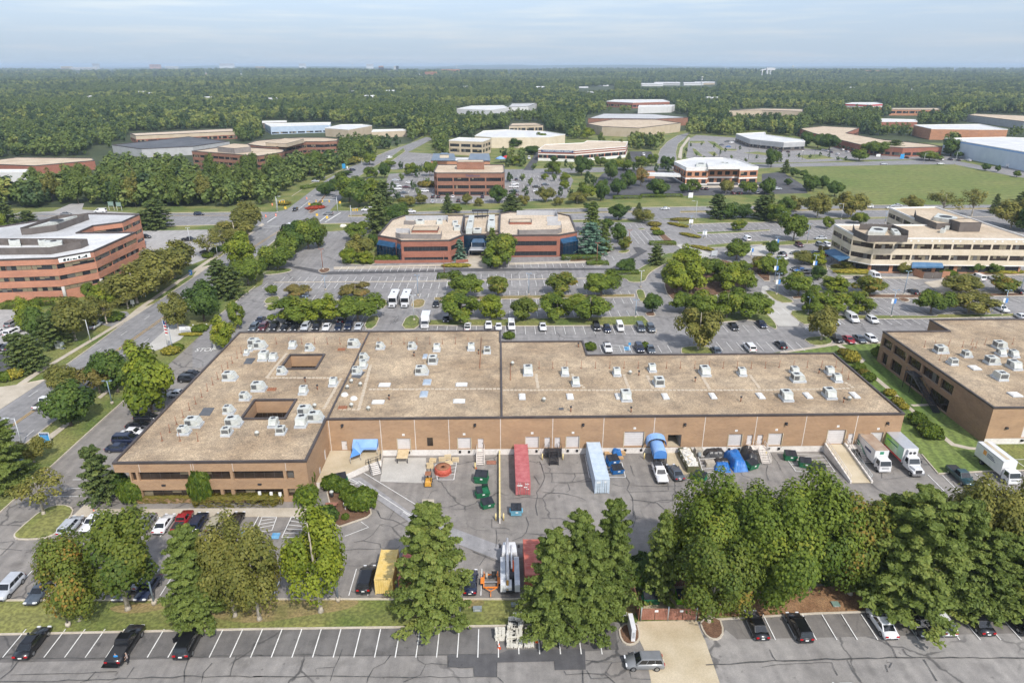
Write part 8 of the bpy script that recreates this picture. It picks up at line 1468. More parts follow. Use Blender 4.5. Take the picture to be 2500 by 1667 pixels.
# ---------------------------------------------------------------- trees
foliage(cI,(.053,.095,.012),(.163,.213,.026),(.288,.284,.035))
foliage(cV,(.029,.062,.014),(.093,.149,.025),(.166,.205,.037))
foliage(cw,(.089,.137,.014),(.239,.278,.025),(.348,.331,.040))
foliage(bA,(.095,.11,.022),(.24,.225,.05),(.33,.26,.07))
foliage(b4,(.060,.101,.015),(.168,.196,.029),(.359,.184,.040))
foliage('leaf_rust',(.120,.113,.025),(.239,.196,.056),(.348,.166,.056))
foliage(cz,(.078,.118,.022),(.197,.248,.054),(.264,.284,.067),.3)
foliage(cA,(.041,.071,.019),(.120,.153,.040),(.187,.205,.052),.1)
foliage('needle_blue',(.046,.101,.070),(.139,.229,.153),(.186,.284,.174),.1)
foliage(cJ,(.045,.086,.010),(.146,.197,.022),(.208,.256,.037));foliage('leaf_shrub_gold',(.155,.155,.019),(.403,.341,.046),(.527,.419,.078));foliage(cK,(.104,.106,.016),(.238,.197,.035),(.354,.205,.051));foliage('leaf_redbed',(.248,.031,.019),(.465,.070,.031),(.620,.155,.046))
foliage('leaf_forest',(.054,.089,.016),(.149,.196,.040),(.239,.237,.051),.2)
mat(cO,(.17,.14,.11),.95,(.26,.22,.18),4);mat(aW,(.36,.31,.25),.9,(.46,.41,.34),4);mat(aF,(.07,.055,.045),.95,(.12,.095,.075),4)
def leaf_mesh(name,pos,nrm,size,tint,m,aspect=1.0,bend=.0,rng=None):
 n=len(pos);nrm=nrm/np.maximum(np.linalg.norm(nrm,axis=1,keepdims=True),1e-6);ref=rng.normal(size=(n,3));a=np.cross(nrm,ref);a/=np.maximum(np.linalg.norm(a,axis=1,keepdims=True),1e-6);b=np.cross(nrm,a)
 s=size[:,None];A,B=a*s*aspect,b*s;v=np.empty((n,4,3));v[:,0]=pos-A*.5-B*.25;v[:,1]=pos+A*.1-B*.5;v[:,2]=pos+A*.5+B*.2;v[:,3]=pos-A*.12+B*.5
 v[:,1]-=nrm*s*.12;v[:,3]-=nrm*s*.12
 me=bpy.data.meshes.new(name);me.vertices.add(n*4);me.vertices.foreach_set('co',v.ravel());me.loops.add(n*4);me.loops.foreach_set('vertex_index',np.arange(n*4));me.polygons.add(n);me.polygons.foreach_set('loop_start',np.arange(n)*4);me.polygons.foreach_set('loop_total',np.full(n,4))
 me.materials.append(M(m));at=me.attributes.new('tint','FLOAT','FACE');at.data.foreach_set('value',tint.astype(np.float32));me.update();me.validate();return me
def sph(rng,n):d=rng.normal(size=(n,3));return d/np.linalg.norm(d,axis=1,keepdims=True)
def round_crown(seed,m,H=10,Rr=4.2,th=2.0,lobes=16,n=5000,ls=.42,loose=0.0,flat=1.0,top=.0):
 0
 rng=np.random.default_rng(seed);hz=(H-th)/2;c0=np.array([0,0,th+hz]);sc=np.array([Rr,Rr,hz])
 d=sph(rng,lobes);d[:,2]=np.abs(d[:,2])*1.0*np.where(rng.random(lobes)<.58,1,-.8);r=rng.uniform(.36,.82,lobes)**.8;az=np.arctan2(d[:,1],d[:,0]);ph=rng.uniform(0,6.28,3);cen=d*(r*(1+.16*np.sin(2*az+ph[0])+.13*np.sin(3*az+ph[1])+.08*np.sin(5*az+ph[2])))[:,None]
 prof=1-top*np.clip(cen[:,2],0,1);cen[:,:2]*=prof[:,None];rad=rng.uniform(.20,.42,lobes);w=rad**2;w/=w.sum();li=rng.choice(lobes,n,p=w);dd=sph(rng,n);dd[:,2]=np.where(rng.random(n)<.3,np.abs(dd[:,2]),dd[:,2])
 k=rng.uniform(.62,1.06,n);k=np.where(rng.random(n)<loose,rng.uniform(.2,1.25,n),k);p=cen[li]+dd*(rad[li]*k)[:,None];pos=c0+p*sc*np.array([1,1,flat]);nr=dd*.85+p*.5+rng.normal(size=(n,3))*.36+np.array([0,0,.5])
 lt=rng.uniform(0,.45,lobes);tint=np.clip(lt[li]+rng.uniform(0,.45,n),0,1);size=ls*rng.uniform(.65,1.3,n);return leaf_mesh(dv,pos,nr,size,tint,m,1.15,rng=rng),c0+cen*sc*np.array([1,1,flat])
def pine_crown(seed,m,H=14,Rr=4.4,th=1.2,whorls=17,n=9000,ls=.55,power=.8,droop=-.10,tier=.9,asp=1.2):
 0
 rng=np.random.default_rng(seed);P_,N_,T_,S_=[],[],[],[];boughs=[]
 for w in range(whorls):
  t=(w+.3)/whorls;z=th+(H-th)*t*.99;L_=Rr*((1-t)**power)*rng.uniform(.82,1.1)+.35;k=max(4,int(7*(1-t*.4)));a0=rng.random()*6.28
  for b in range(k):
   a=a0+6.28*b/k+rng.uniform(-.25,.25);Lb=L_*rng.uniform(.72,1.1);dr=np.array([math.cos(a),math.sin(a),0]);ups=rng.uniform(-.05,.22)+t*.5;boughs.append((z,dr*Lb,ups*Lb+droop*Lb));lt=rng.uniform(0,.4)
   nt=max(3,int(Lb/.34));sd_=np.array([-dr[1],dr[0],0])
   for q in range(nt):
    f=(q+.7)/nt;cpos=np.array([0,0,z])+dr*Lb*f+np.array([0,0,ups*Lb*f**1.3+droop*Lb*f*f]);wd=rng.uniform(-1,1)*(.16+.24*f)*Lb*(1.25-f);cpos=cpos+sd_*wd+np.array([0,0,-abs(wd)*.22]);cnt=max(6,int(n/(whorls*k*nt)));rr=.46*rng.uniform(.75,1.2)*tier*(Rr/4.4)**.5*(.72+.28*(1-t));d=sph(rng,cnt);d[:,2]=d[:,2]*.62+.1
    ax=dr*.9+sd_*(wd*.5/max(Lb*.3,.3));P_.append(cpos+(d+ax*(d@dr)[:,None]*.7)*rr*rng.uniform(.45,1.0,(cnt,1)));N_.append(d*.55+ax*.25+rng.normal(size=(cnt,3))*.38+np.array([0,0,.55]));T_.append(np.clip(lt+rng.uniform(0,.5,cnt),0,1));S_.append(ls*rng.uniform(.6,1.2,cnt))
 rng2=np.random.default_rng(seed+1);return leaf_mesh(dv,np.concatenate(P_),np.concatenate(N_),np.concatenate(S_),np.concatenate(T_),m,asp,rng=rng2),boughs
def trunk_mesh(seed,H,r,bark,limbs=None,lean=.03,boughs=None):
 rnd=random.Random(seed);m=MB();lx,ly=rnd.uniform(-lean,lean)*H,rnd.uniform(-lean,lean)*H;pts=[(0,0,-.1),(lx*.2,ly*.2,H*.25),(lx*.6,ly*.6,H*.55),(lx,ly,H*.85)];m.tube(pts,r*1.15,bark,9,r1=r*.25)
 m.lathe((0,0,-.1),[(r*1.7,0),(r*1.2,.35),(r*1.05,.7)],bark,9)
 if limbs is not None:
  for c in limbs:z0=H*rnd.uniform(.22,.42);m.tube([(lx*.3,ly*.3,z0),(c[0]*.45,c[1]*.45,z0+(c[2]-z0)*.55),tuple(c)],r*.42,bark,6,r1=r*.1)
 if boughs:
  for z,d,up in boughs[::2]:m.tube([(0,0,z),(d[0]*.8,d[1]*.8,z+up*.8)],r*.16,bark,4,r1=r*.05)
 return m.mesh('trunk')
KIND={}
def add_kind(k,H,Rr,variants):KIND[k]=(H,Rr,variants)
def broad(m,bark,seeds,hi,**kw):
 out=[]
 for s in seeds:c,cen=round_crown(s,m,n=hi,**kw);t=trunk_mesh(s,kw.get('H',10),.2 if hi<6000 else .26,bark,cen[:12]);out.append((c,t))
 return out
add_kind(de,15,6,broad(cI,cO,(1,2,3),22000,H=15,Rr=6,th=.5,lobes=52,ls=.36,loose=.08))
add_kind(dw,13,4.6,broad(b4,aW,(4,5),13000,H=13,Rr=4.6,th=.3,lobes=34,ls=.34,loose=.16))
add_kind(df,13,4.3,broad(cw,aW,(6,7),10000,H=13,Rr=4.3,th=.4,lobes=44,ls=.34,loose=.16,top=.2))
add_kind(b5,12,4.5,broad(bA,aW,(8,9),12000,H=12,Rr=4.5,th=.2,lobes=36,ls=.32,loose=.25))
add_kind(cC,8,3.6,broad(bA,aW,(10,11),1500,H=8,Rr=3.6,th=2,lobes=20,ls=.30,loose=.5))
def pines(m,bark,seeds,n,**kw):
 out=[]
 for s in seeds:c,b=pine_crown(s,m,n=n,**kw);out.append((c,trunk_mesh(s,kw['H'],.26,bark,None,.01,b)))
 return out
add_kind(a2,15,4.6,pines(cz,cO,(21,22,23),60000,H=15,Rr=4.6,th=1.0,whorls=25,ls=.25,power=.6,tier=1.0,asp=1.8))
add_kind(_I,12,4.0,pines(cA,aF,(24,25),8000,H=12,Rr=4.0,th=1.2,whorls=12,ls=.40,power=.55,tier=1.2,asp=1.5))
add_kind(aK,11,2.8,pines(cA,aF,(26,27),3200,H=11,Rr=2.8,th=.6,whorls=16,ls=.48,power=.95))
add_kind(cX,11,3.8,pines('needle_blue',aF,(28,29),4600,H=11,Rr=3.8,th=.4,whorls=13,ls=.5,power=.8,droop=-.2))
add_kind(aH,12,3.4,pines(cz,aF,(30,31),4200,H=12,Rr=3.4,th=.4,whorls=15,ls=.5,power=.85,droop=-.15))
add_kind(cP,13,5.2,broad(b4,aW,(14,15),12000,H=13,Rr=5.2,th=.6,lobes=34,ls=.34,loose=.2))
add_kind(_e,8,4.0,broad(cI,cO,(41,42,43),5200,H=8,Rr=4.0,th=.5,lobes=26,ls=.44))
add_kind(_n,8,4.0,broad(cV,aF,(44,45,46),5200,H=8,Rr=4.0,th=.3,lobes=26,ls=.44))
add_kind(_K,8,4.0,broad(cw,cO,(47,48),5000,H=8,Rr=4.0,th=.4,lobes=26,ls=.44,loose=.08,top=.2))
add_kind(_v,8,4.0,broad(bA,aW,(49,50,51),5000,H=8,Rr=4.0,th=.4,lobes=28,ls=.42,loose=.16))
add_kind(bM,8,4.0,broad(b4,cO,(52,53),5000,H=8,Rr=4.0,th=.5,lobes=26,ls=.44,loose=.08))
add_kind(aN,8,4.0,broad('leaf_rust',cO,(54,55),4400,H=8,Rr=4.0,th=.7,lobes=24,ls=.44,loose=.12))
add_kind(dh,18,5.5,broad('leaf_forest',aF,(61,62,63,64),3600,H=18,Rr=5.5,th=.3,lobes=30,ls=.75))
add_kind(di,18,5.5,broad(bA,aF,(65,66),3200,H=18,Rr=5.5,th=.6,lobes=28,ls=.72,loose=.1))
WORDS=dict(limeoak='loose olive-green oak',oak='broad dark green oak',maple='green and orange maple',limetree='bright yellow-green tree',goldtree='olive-gold tree',thin='sparse golden tree',pine='tall soft green pine',pinelow='dark tufted pine',spruce='narrow dark spruce',cedar='blue-green cedar',greencedar='tall green cedar',green='green round tree',dark='dark green tree',yellow='yellow-green tree',olive='olive-gold tree',mixed='green tree with orange tips',rust='rust-tinged tree',woodtree='tall green woodland tree',woodgold='tall golden woodland tree')
TCAT=dict(pine='pine tree',pinelow='pine tree',spruce='spruce tree',cedar='cedar tree',greencedar='cedar tree',oak='oak tree',maple='maple tree');ti=[0]
def tree_at(p,h,w,kind,label,group):
 H,Rr,var=KIND[kind];c,t=var[ti[0]%len(var)];ti[0]+=1;s=w/2/Rr/(.90 if kind in(a2,aK,_I,cX,aH)else .97)
 o=thing({a2:'pine_tree',_I:'pine_tree',aK:'spruce_tree',cX:'cedar_tree',aH:'cedar_tree',de:'oak_tree',dw:'maple_tree'}.get(kind,'broadleaf_tree'),label,'tree',(p.x,p.y,.1),random.random()*6.28,group);o.scale=(s,s,h/H)
 for n,me in((dv,c),('trunk',t)):q=bpy.data.objects.new(n,me);COL.objects.link(q);q.parent=o
 return o
def trees(place,lst,group,k=1.13):
 ent=[]
 for t,bx,by,ty,w,kind in lst:
  b,tp=(Z(t,bx,by),Z(t,bx,ty)[1])if t!=cj else((bx,by),ty);p=P(*b);wp=w/3.675 if t!=cj else w;h=max(1.2,top_z(p,tp))*(1.06 if k==1 else 1);ent.append((b[0],p,h,wp/FPX*depth(*b,h*.55),kind))
 ent.sort(key=lambda a:a[0])
 for i,(x,p,h,w,kind)in enumerate(ent):tree_at(p,h,w*k,kind,ordl(WORDS[kind],i,len(ent),place),group)
trees('along the western foreground grass',[(ai,715,975,250,560,dw),(ai,1150,880,0,720,dw),(ai,1800,990,150,540,a2),(ai,2110,940,120,540,b5),(au,50,970,100,600,b5),(au,600,900,-40,640,df),(au,1610,930,-40,760,a2)],_6,1.02)
trees('in the pine clump by the fence',[(ab,400,1080,190,640,a2),(ab,620,960,30,600,a2),(ab,905,900,-90,520,a2),(ab,720,1060,260,560,a2)],_6,1.02)
trees('in the foreground east of fence',[(ab,1340,780,10,370,aH),(ab,1800,1000,250,690,cP),(cj,1715,1440,1190,200,de),(cj,1790,1435,1160,230,de),(cj,1885,1475,1215,240,de),(cj,1975,1440,1180,215,de),(cj,2075,1450,1215,190,cP),(cj,1775,1470,1320,150,cP),(cj,2200,1478,1200,270,a2),(cj,2130,1440,1215,190,a2),(cj,2300,1470,1225,190,a2),(cj,2330,1420,1172,170,b5),(cj,2420,1440,1190,170,b5),(cj,2475,1415,1175,130,df),(cj,2480,1480,1270,220,a2),(cj,1640,1420,1270,110,de),(cj,2390,1480,1300,180,a2),(cj,2570,1470,1180,220,de)],_6,1.02)
trees('on the western street verge',[(aj,395,1530,1160,470,cC),(aj,925,1420,950,330,_I),(aj,45,1290,620,520,a2),(aj,640,730,350,450,_n),(aj,1060,430,40,400,_n),(aj,900,440,200,330,aN),(aj,600,450,200,320,_v),(aj,1370,625,85,500,_K),(_H,1180,1450,1300,140,_v),(aj,310,1060,860,250,_v)],aL,1.0)
trees('between side road and warehouse drive',[(_H,1835,1115,780,380,_n),(_H,1600,1185,880,260,_v),(_H,2010,1360,1110,235,_K),(_H,2140,1185,950,170,_e),(_H,1990,905,590,280,_I),(_H,2090,910,640,260,_I),(_H,2230,790,540,310,_e),(_H,2190,650,335,340,_K)],aL,1.0)
trees('before the western brick office',[(_H,1230,955,620,480,_v),(_H,1400,850,490,470,_v),(_H,1570,730,400,420,_v),(_H,1880,545,320,290,cC),(_H,2005,475,290,290,cC),(_H,2120,415,200,320,_v),(_H,2230,325,50,330,_v),(_H,940,1015,790,260,_K),(_H,830,940,775,150,_e),(_H,680,1290,910,400,_v),(_H,380,1310,970,280,_n),(_H,500,1340,1060,320,_I),(_H,270,1190,930,240,_K),(_H,210,1570,1230,300,_I),(_H,330,1560,1240,260,_I),(_H,960,1145,930,250,cC),(_H,1150,1005,840,250,cC),(_H,830,1180,900,250,_v)],'trees by the western brick office',1.03)
trees('behind the western brick office',[(_H,1420,285,30,300,_I),(_H,1310,290,130,200,_I),(_H,75,295,60,230,_I),(_H,250,225,130,170,_I),(_H,0,330,150,160,_e)],'trees by the western brick office',1.03)
trees('between road and empty lot',[(_o,490,470,185,330,_e),(_o,370,500,230,300,_n),(_o,300,570,330,270,_e),(_o,220,655,420,330,_e),(_o,20,755,550,180,_e),(_o,130,660,520,200,_n),(_o,580,460,230,200,bM)],aL,1.0)
trees('at the twin office west end',[(_o,920,390,215,190,_e),(_o,960,565,340,230,_v),(_o,860,605,470,150,_K),(_o,1010,605,500,140,_K),(_o,1110,330,-10,240,_I),(_o,1220,260,60,230,_n),(_o,1310,200,50,180,_n),(_o,1085,460,320,110,_n),(_o,1130,240,-80,200,aK)],ah)
trees('before the twin brick office',[(_o,1840,560,380,150,cX),(_o,2140,560,280,170,aH),(_o,2215,625,330,290,_e),(_o,2120,640,500,150,_n)],ah)
trees('at the twin office east end',[(_r,740,510,230,320,cX),(_r,755,330,45,200,aH),(_r,860,485,235,160,aH),(_r,985,415,240,150,_n),(_r,900,285,190,100,_n),(_r,995,210,60,175,_n),(_r,1215,230,110,180,_v),(_r,1175,120,55,60,aK),(_r,1330,612,440,150,_I),(_r,1060,672,555,170,_n),(_r,1045,480,365,125,bM)],ah)
trees('in the first car park strip',[(_o,330,1130,920,380,_e),(_o,650,1120,905,290,_K),(_o,935,1115,880,370,_e),(_o,1860,1130,860,350,_e),(_o,2140,1095,890,250,_K),(_r,150,1115,905,250,bM),(_r,435,1110,870,300,_e),(_r,730,1110,865,340,_e)],ap)
trees('in the second car park strip',[(_o,165,890,790,95,_e),(_o,390,910,790,215,aN),(_o,915,915,770,270,aN),(_o,1890,905,680,310,_e),(_o,2190,895,720,235,bM),(_r,480,875,680,280,bM),(_r,835,885,670,320,_e)],ap)
trees('by the curved drive',[(_r,1295,1045,865,180,_n),(_r,1705,1375,985,320,_v)],ap)
trees('in the dense grove',[(_r,1590,640,460,240,_K),(_r,1500,860,590,280,_K),(_r,1640,870,570,280,_K),(_r,1590,1040,850,250,_e),(_r,1760,1085,840,280,_e),(_r,1960,1090,830,260,_e),(_r,2150,1095,840,350,_e),(_r,1800,710,535,220,_e),(_r,1900,800,590,240,_e),(_r,1990,850,620,240,_K),(_r,2130,830,660,190,_e),(_r,2080,690,570,180,_e),(_r,1470,740,590,200,_K)],'trees in the grove')
trees('north in the eastern lot',[(_r,2050,565,390,240,_e),(_r,2250,675,540,190,aN),(_r,2340,700,530,200,_e),(_r,2070,305,205,125,_e),(_r,1870,200,-20,190,_I),(_r,1980,205,40,200,_n),(_r,2100,195,50,150,_n),(_r,2280,205,-10,220,_I),(_q,590,290,180,100,_e),(_q,280,400,130,220,_e),(_q,140,235,60,200,_e),(_q,60,200,-40,130,aK),(_q,220,170,-20,150,_n)],'trees in the eastern lot')
trees('along the highway by cream office',[(_q,495,195,-30,220,_v),(_q,795,190,-40,270,_v),(_q,870,250,130,140,_e),(_q,1340,130,-10,190,_v),(_q,1620,150,-50,300,cC),(_q,1880,175,-70,200,cC),(_q,2080,150,-25,95,aK),(_q,2230,280,20,320,_v),(_q,2330,180,-40,260,_I),(_q,2400,320,90,260,_n),(_q,290,140,-10,130,_v)],'trees along the highway')
trees('south of the cream office',[(_q,85,520,395,125,_n),(_q,370,600,490,190,_v),(_q,500,620,500,140,_K),(_q,325,885,680,280,_e),(_q,500,750,620,140,_n),(_q,655,855,725,230,_K),(_q,965,880,720,270,bM),(_q,415,1055,840,150,_e),(_q,570,1045,840,320,_e),(_q,530,1290,990,280,_v),(_q,850,1065,860,250,_e),(_q,1510,1050,830,260,_e),(_q,1785,870,700,320,_v),(_q,1850,1050,860,350,_v),(_q,2165,870,720,240,bM),(_q,0,990,890,170,_e),(_q,40,690,540,190,_K),(_q,130,700,560,170,_e)],'trees in the eastern lot')
trees('against the cream office front',[(_q,1250,690,585,115,_v),(_q,1890,690,575,135,_n),(_q,2070,695,570,140,_n),(_q,760,650,575,95,_v),(_q,545,505,440,95,aN)],'trees by the cream office')
trees('between avenue and brown office',[(_Q,860,1440,1180,290,_e),(_Q,945,1490,1230,260,_n),(_Q,1040,1480,1230,280,_e),(_Q,1050,1240,1130,120,_e),(_Q,1175,1235,1085,110,_n),(_Q,1420,1210,1090,130,_e),(_Q,1580,1215,1070,120,_e),(_Q,1170,1500,1260,200,_I),(_Q,1380,1490,1390,150,_v),(_Q,1500,1465,1370,110,_v),(_Q,1740,1544,1370,110,aK),(_Q,1820,1544,1460,90,_e),(_Q,1910,1468,1370,110,_v),(_Q,2020,1482,1410,90,_v),(_Q,2200,1455,1270,155,_n),(_Q,2310,1544,1380,190,_I),(_Q,1040,1115,990,130,_e),(_Q,1230,1130,1070,90,_e),(_Q,1060,1350,1230,110,_K)],_L)
trees('round the curved brown office',[(_Q,420,1010,885,100,_e),(_Q,430,1165,1000,130,_e),(_Q,560,1190,970,190,_e),(_Q,680,1160,980,180,_n),(_Q,850,1035,870,180,_e),(_Q,930,1055,900,130,_e),(_Q,610,1205,1105,140,bM),(_Q,640,1390,1260,150,_n),(_Q,720,1350,1230,110,_n),(_Q,820,1205,1160,100,_n),(_Q,860,1110,1050,150,_v)],_L)
trees('around the stone showroom',[(_G,70,960,870,140,_n),(_G,310,935,815,110,_e),(_G,210,1020,930,150,_n),(_G,400,1200,1080,150,_e),(_G,410,1090,1025,60,_n),(_G,660,1210,1030,170,_n),(_G,830,1125,1030,110,_e),(_G,1080,1090,1000,60,aK),(_G,1200,1140,1030,130,_e),(_G,1290,1125,1000,110,_e),(_G,1410,1155,1030,110,_n),(_G,1470,1150,1040,80,_n),(_G,710,880,780,120,_K),(_G,80,1120,1030,100,_e)],_L)
trees('between the brown office and bank',[(_G,920,1250,1065,140,_n),(_G,1040,1160,1050,180,_e),(_G,1075,1325,1160,150,_n),(_G,1190,1305,1135,130,aN),(_G,830,1435,1220,140,_n),(_G,985,1395,1230,155,_n),(_G,1355,1395,1220,185,_n),(_G,700,1430,1270,180,_e),(_G,620,1458,1350,170,_v),(_G,345,1445,1310,160,_v),(_G,140,1482,1380,95,_v),(_G,450,1475,1400,95,_v),(_G,510,1255,1185,95,_K),(_G,512,1330,1250,80,_K),(_G,330,1245,1190,75,_K),(_G,1570,1365,1280,85,_n),(_G,1660,1360,1240,120,_e),(_G,1955,1370,1240,130,_v),(_G,2160,1378,1250,140,_e),(_G,2300,1375,1240,110,_n),(_G,750,1530,1450,150,_n)],_L)
trees('between bank, field and clinic',[(_5,80,1135,965,130,_n),(_5,210,1185,1065,90,aK),(_5,280,1220,1140,80,_n),(_5,370,1235,1155,80,_n),(_5,430,1350,1190,170,_n),(_5,540,1325,1210,115,_n),(_5,650,1400,1255,150,_n),(_5,60,1385,1210,120,_n),(_5,238,1295,1230,65,_n)],_L)
trees('along the winding brick office',[(_5,870,1078,960,150,_e),(_5,1000,1025,890,200,_e),(_5,1180,1015,890,170,_I),(_5,600,985,830,200,_n),(_5,400,945,800,130,_n),(_5,1500,1075,985,180,_e),(_5,1690,1035,870,200,_n),(_5,1860,1025,925,90,aK),(_5,1760,1055,990,80,_n),(_5,2000,1165,1100,75,_n),(_5,2110,1178,1115,50,_n),(_5,2285,1225,1160,60,_e),(_5,500,960,830,120,_n)],_L)
# ---------------------------------------------------------------- woods
def inside(x,y,poly):
 c=False;n=len(poly)
 for i in range(n):
  (x0,y0),(x1,y1)=poly[i-1],poly[i]
  if(y0>y)!=(y1>y)and x<(x1-x0)*(y-y0)/(y1-y0)+x0:c=not c
 return c
CLEAR=[[(600,530),(640,505),(735,447),(745,432),(860,470),(880,486),(1240,498),(1500,487),(1700,482),(1975,474),(1985,440),(1930,405),(2320,398),(2420,410),(2800,430),(3600,470),(3600,600),(600,600)],[(-900,600),(-900,505),(40,517),(180,494),(215,494),(260,514),(600,506),(600,600)]]
SEE=[SHEETS[k]for k in('avenue_north','curved_road','frontage_road','lot_middle','store_drive','store_lot','bank_drive','clinic_lot','school_lot','east_lot','bus_yard','grass_field')]
SEE+=[[(1300,368),(1335,345),(1435,342),(1535,344),(1530,388),(1440,398),(1312,408)],[(1640,394),(1700,384),(1770,384),(1856,406),(1856,455),(1640,455)],[(1050,402),(1060,382),(1200,382),(1200,402)],[(1055,420),(1068,392),(1232,392),(1236,480),(1055,480)],[(464,368),(560,350),(692,364),(690,402),(600,416),(466,410)],[(600,350),(690,334),(828,336),(826,366),(720,378),(640,380)],[(205,380),(240,355),(262,365),(250,390)],[(1562,215),(1565,204),(1750,203),(1750,213)],[(1412,224),(1415,217),(1500,212),(1500,219)],[(880,440),(940,415),(1056,420),(1056,497),(890,490)],[(1230,425),(1400,424),(1400,490),(1232,497)]]
for q,h in FARPX:
 g=[toPx(*P(*a,h)[:2],0)for a in q];x0,x1=min(a[0]for a in q+g),max(a[0]for a in q+g);y0=min(a[1]for a in q);yb=max(a[1]for a in g);yl=max(a[1]for a in q);SEE.append(list(q));yb=yb-3 if yl>330 else yl+(yb-yl)*.45;SEE.append([(x0,(y0+yl)/2),(x1,(y0+yl)/2),(x1,yb),(x0,yb)])
rh=random.Random(8);HOUSES=[]
for i in range(30):
 px,py=rh.uniform(40,2460),rh.uniform(186,236)if i%3 else rh.uniform(172,186)
 if any(inside(px,py+d,q)for q in SEE for d in(-8,0,8)):continue
 HOUSES.append((px,py));w=5.5 if py>200 else 4;SEE.append([(px-w,py-2),(px+w,py-2),(px+w,py+1),(px-w,py+1)])
SEEB=[(min(a[0]for a in q),max(a[0]for a in q),min(a[1]for a in q),max(a[1]for a in q),q)for q in SEE]
def clear(px,py,hp=0):
 0
 if any(inside(px,py,q)for q in CLEAR):return True
 for x0,x1,y0,y1,q in SEEB:
  if x0-8<px<x1+8 and y0<py+2 and py-hp<y1:
   for dx in(-6,0,6):
    for k in(-2,hp*.25,hp*.5,hp*.75,hp*.92):
     if inside(px+dx*min(1,hp/25),py-k,q):return True
 return False
rw=random.Random(5)
def scatter(poly,n,hs,kinds,label,group,gap=6.5):
 xs=[q[0]for q in poly];ys=[q[1]for q in poly];got=[];tries=0
 while len(got)<n and tries<20000:
  tries+=1;x,y=rw.uniform(min(xs),max(xs)),rw.uniform(min(ys),max(ys))
  if not inside(x,y,poly):continue
  p=P(x,y)
  if any((p-q).length<gap for q in got):continue
  got.append(p);h=rw.uniform(*hs);tree_at(p,h,h*rw.uniform(.5,.66),rw.choice(kinds),label,group)
 return got
belt=scatter([(-60,511),(240,509),(560,502),(640,492),(700,462),(680,444),(600,448),(480,452),(240,462),(-60,470)],32,(14,19),[dh]*6+[di],'tall leafy tree in the wood between highway and red brick office','woodland trees by the highway')
copse=scatter([(1438,372),(1434,348),(1500,338),(1560,330),(1630,332),(1600,372)],8,(7,10),[dh]*3+[di],'low leafy tree in the copse behind the stone showroom','trees of the copse behind the showroom',6)
def far_crown(seed,m,n=330):c,_=round_crown(seed,m,H=15,Rr=5.2,th=.6,lobes=15,n=n,ls=1.45);return c
foliage(b6,(.057,.093,.019),(.158,.207,.050),(.227,.246,.069),.15);foliage('leaf_far_gold',(.088,.125,.027),(.234,.265,.063),(.351,.312,.090),.15);foliage(cc,(.026,.053,.018),(.069,.108,.038),(.098,.131,.051),.15)
src=[]
for i,(sd_,m)in enumerate(((71,b6),(72,b6),(73,b6),(74,'leaf_far_gold'),(75,cc),(76,b6),(77,cc))):src.append(bpy.data.objects.new('forest_crown',far_crown(sd_,m)))
def forest(name,pts,scales,vid,label):
 me=bpy.data.meshes.new(name);me.vertices.add(len(pts));me.vertices.foreach_set('co',np.asarray(pts,np.float32).ravel());a=me.attributes.new('size','FLOAT','POINT');a.data.foreach_set('value',np.asarray(scales,np.float32));a=me.attributes.new('sort','INT','POINT');a.data.foreach_set('value',np.asarray(vid,np.int32));me.update();o=bpy.data.objects.new(name,me);COL.objects.link(o);o[dp]='stuff';o[bS]=label;o[c3]='forest'
 g=bpy.data.node_groups.new(name,'GeometryNodeTree');g.interface.new_socket(dj,in_out='INPUT',socket_type='NodeSocketGeometry');g.interface.new_socket(dj,in_out='OUTPUT',socket_type='NodeSocketGeometry');N=g.nodes.new;L=g.links.new
 i,u,ins,jn=N('NodeGroupInput'),N('NodeGroupOutput'),N('GeometryNodeInstanceOnPoints'),N('GeometryNodeGeometryToInstance');ins.inputs['Pick Instance'].default_value=True
 for s in src:k=N('GeometryNodeObjectInfo');k.inputs['Object'].default_value=s;L(k.outputs[dj],jn.inputs[0])
 r1=N('GeometryNodeInputNamedAttribute');r1 .data_type='INT';r1 .inputs['Name'].default_value='sort';L([q for q in r1 .outputs if q.type=='INT'][0],ins.inputs['Instance Index'])
 r2=N('FunctionNodeRandomValue');r2 .data_type='FLOAT_VECTOR'
 for q in r2 .inputs:
  if q.type=='VECTOR':q.default_value=(0,0,0)if q.name=='Min' else(.08,.08,6.283)
 L([q for q in r2 .outputs if q.type=='VECTOR'][0],ins.inputs[cZ]);at=N('GeometryNodeInputNamedAttribute');at.data_type='FLOAT';at.inputs['Name'].default_value='size';L(at.outputs[0],ins.inputs[_9]);L(i.outputs[0],ins.inputs['Points']);L(jn.outputs[0],ins.inputs['Instance']);L(ins.outputs[0],u.inputs[0])
 md=o.modifiers.new('forest','NODES');md.node_group=g;return o
def relief(x,y):
 t=min(1,max(0,(y-1100)/2600));return .55*t*(7+t*2+(5+5*t)*math.sin(x*.0021+1.1+y*.0007)+(3+4*t)*math.sin(y*.0036+x*.0011)+3*math.sin(x*.0061-y*.0017+2))-3*(1-t)*(y>1100)
wt=MB();k=wt.mi(cf);nx,ny=120,48
for j in range(ny+1):
 y=1150+5900*(j/ny)**1.4
 for i in range(nx+1):x=(i/nx*2-1)*(y*.95+150);wt.v.append((x,y,relief(x,y)-.5))
for j in range(ny):
 for i in range(nx):a=j*(nx+1)+i;wt.f.append((a,a+1,a+nx+2,a+nx+1));wt.m.append(k);wt.sm.append(True)
struct(wt.build('wooded_terrain'))
rn=np.random.default_rng(12);pts,scl,vid=[],[],[]
near_pts=[(p.x,p.y)for p in belt+copse]
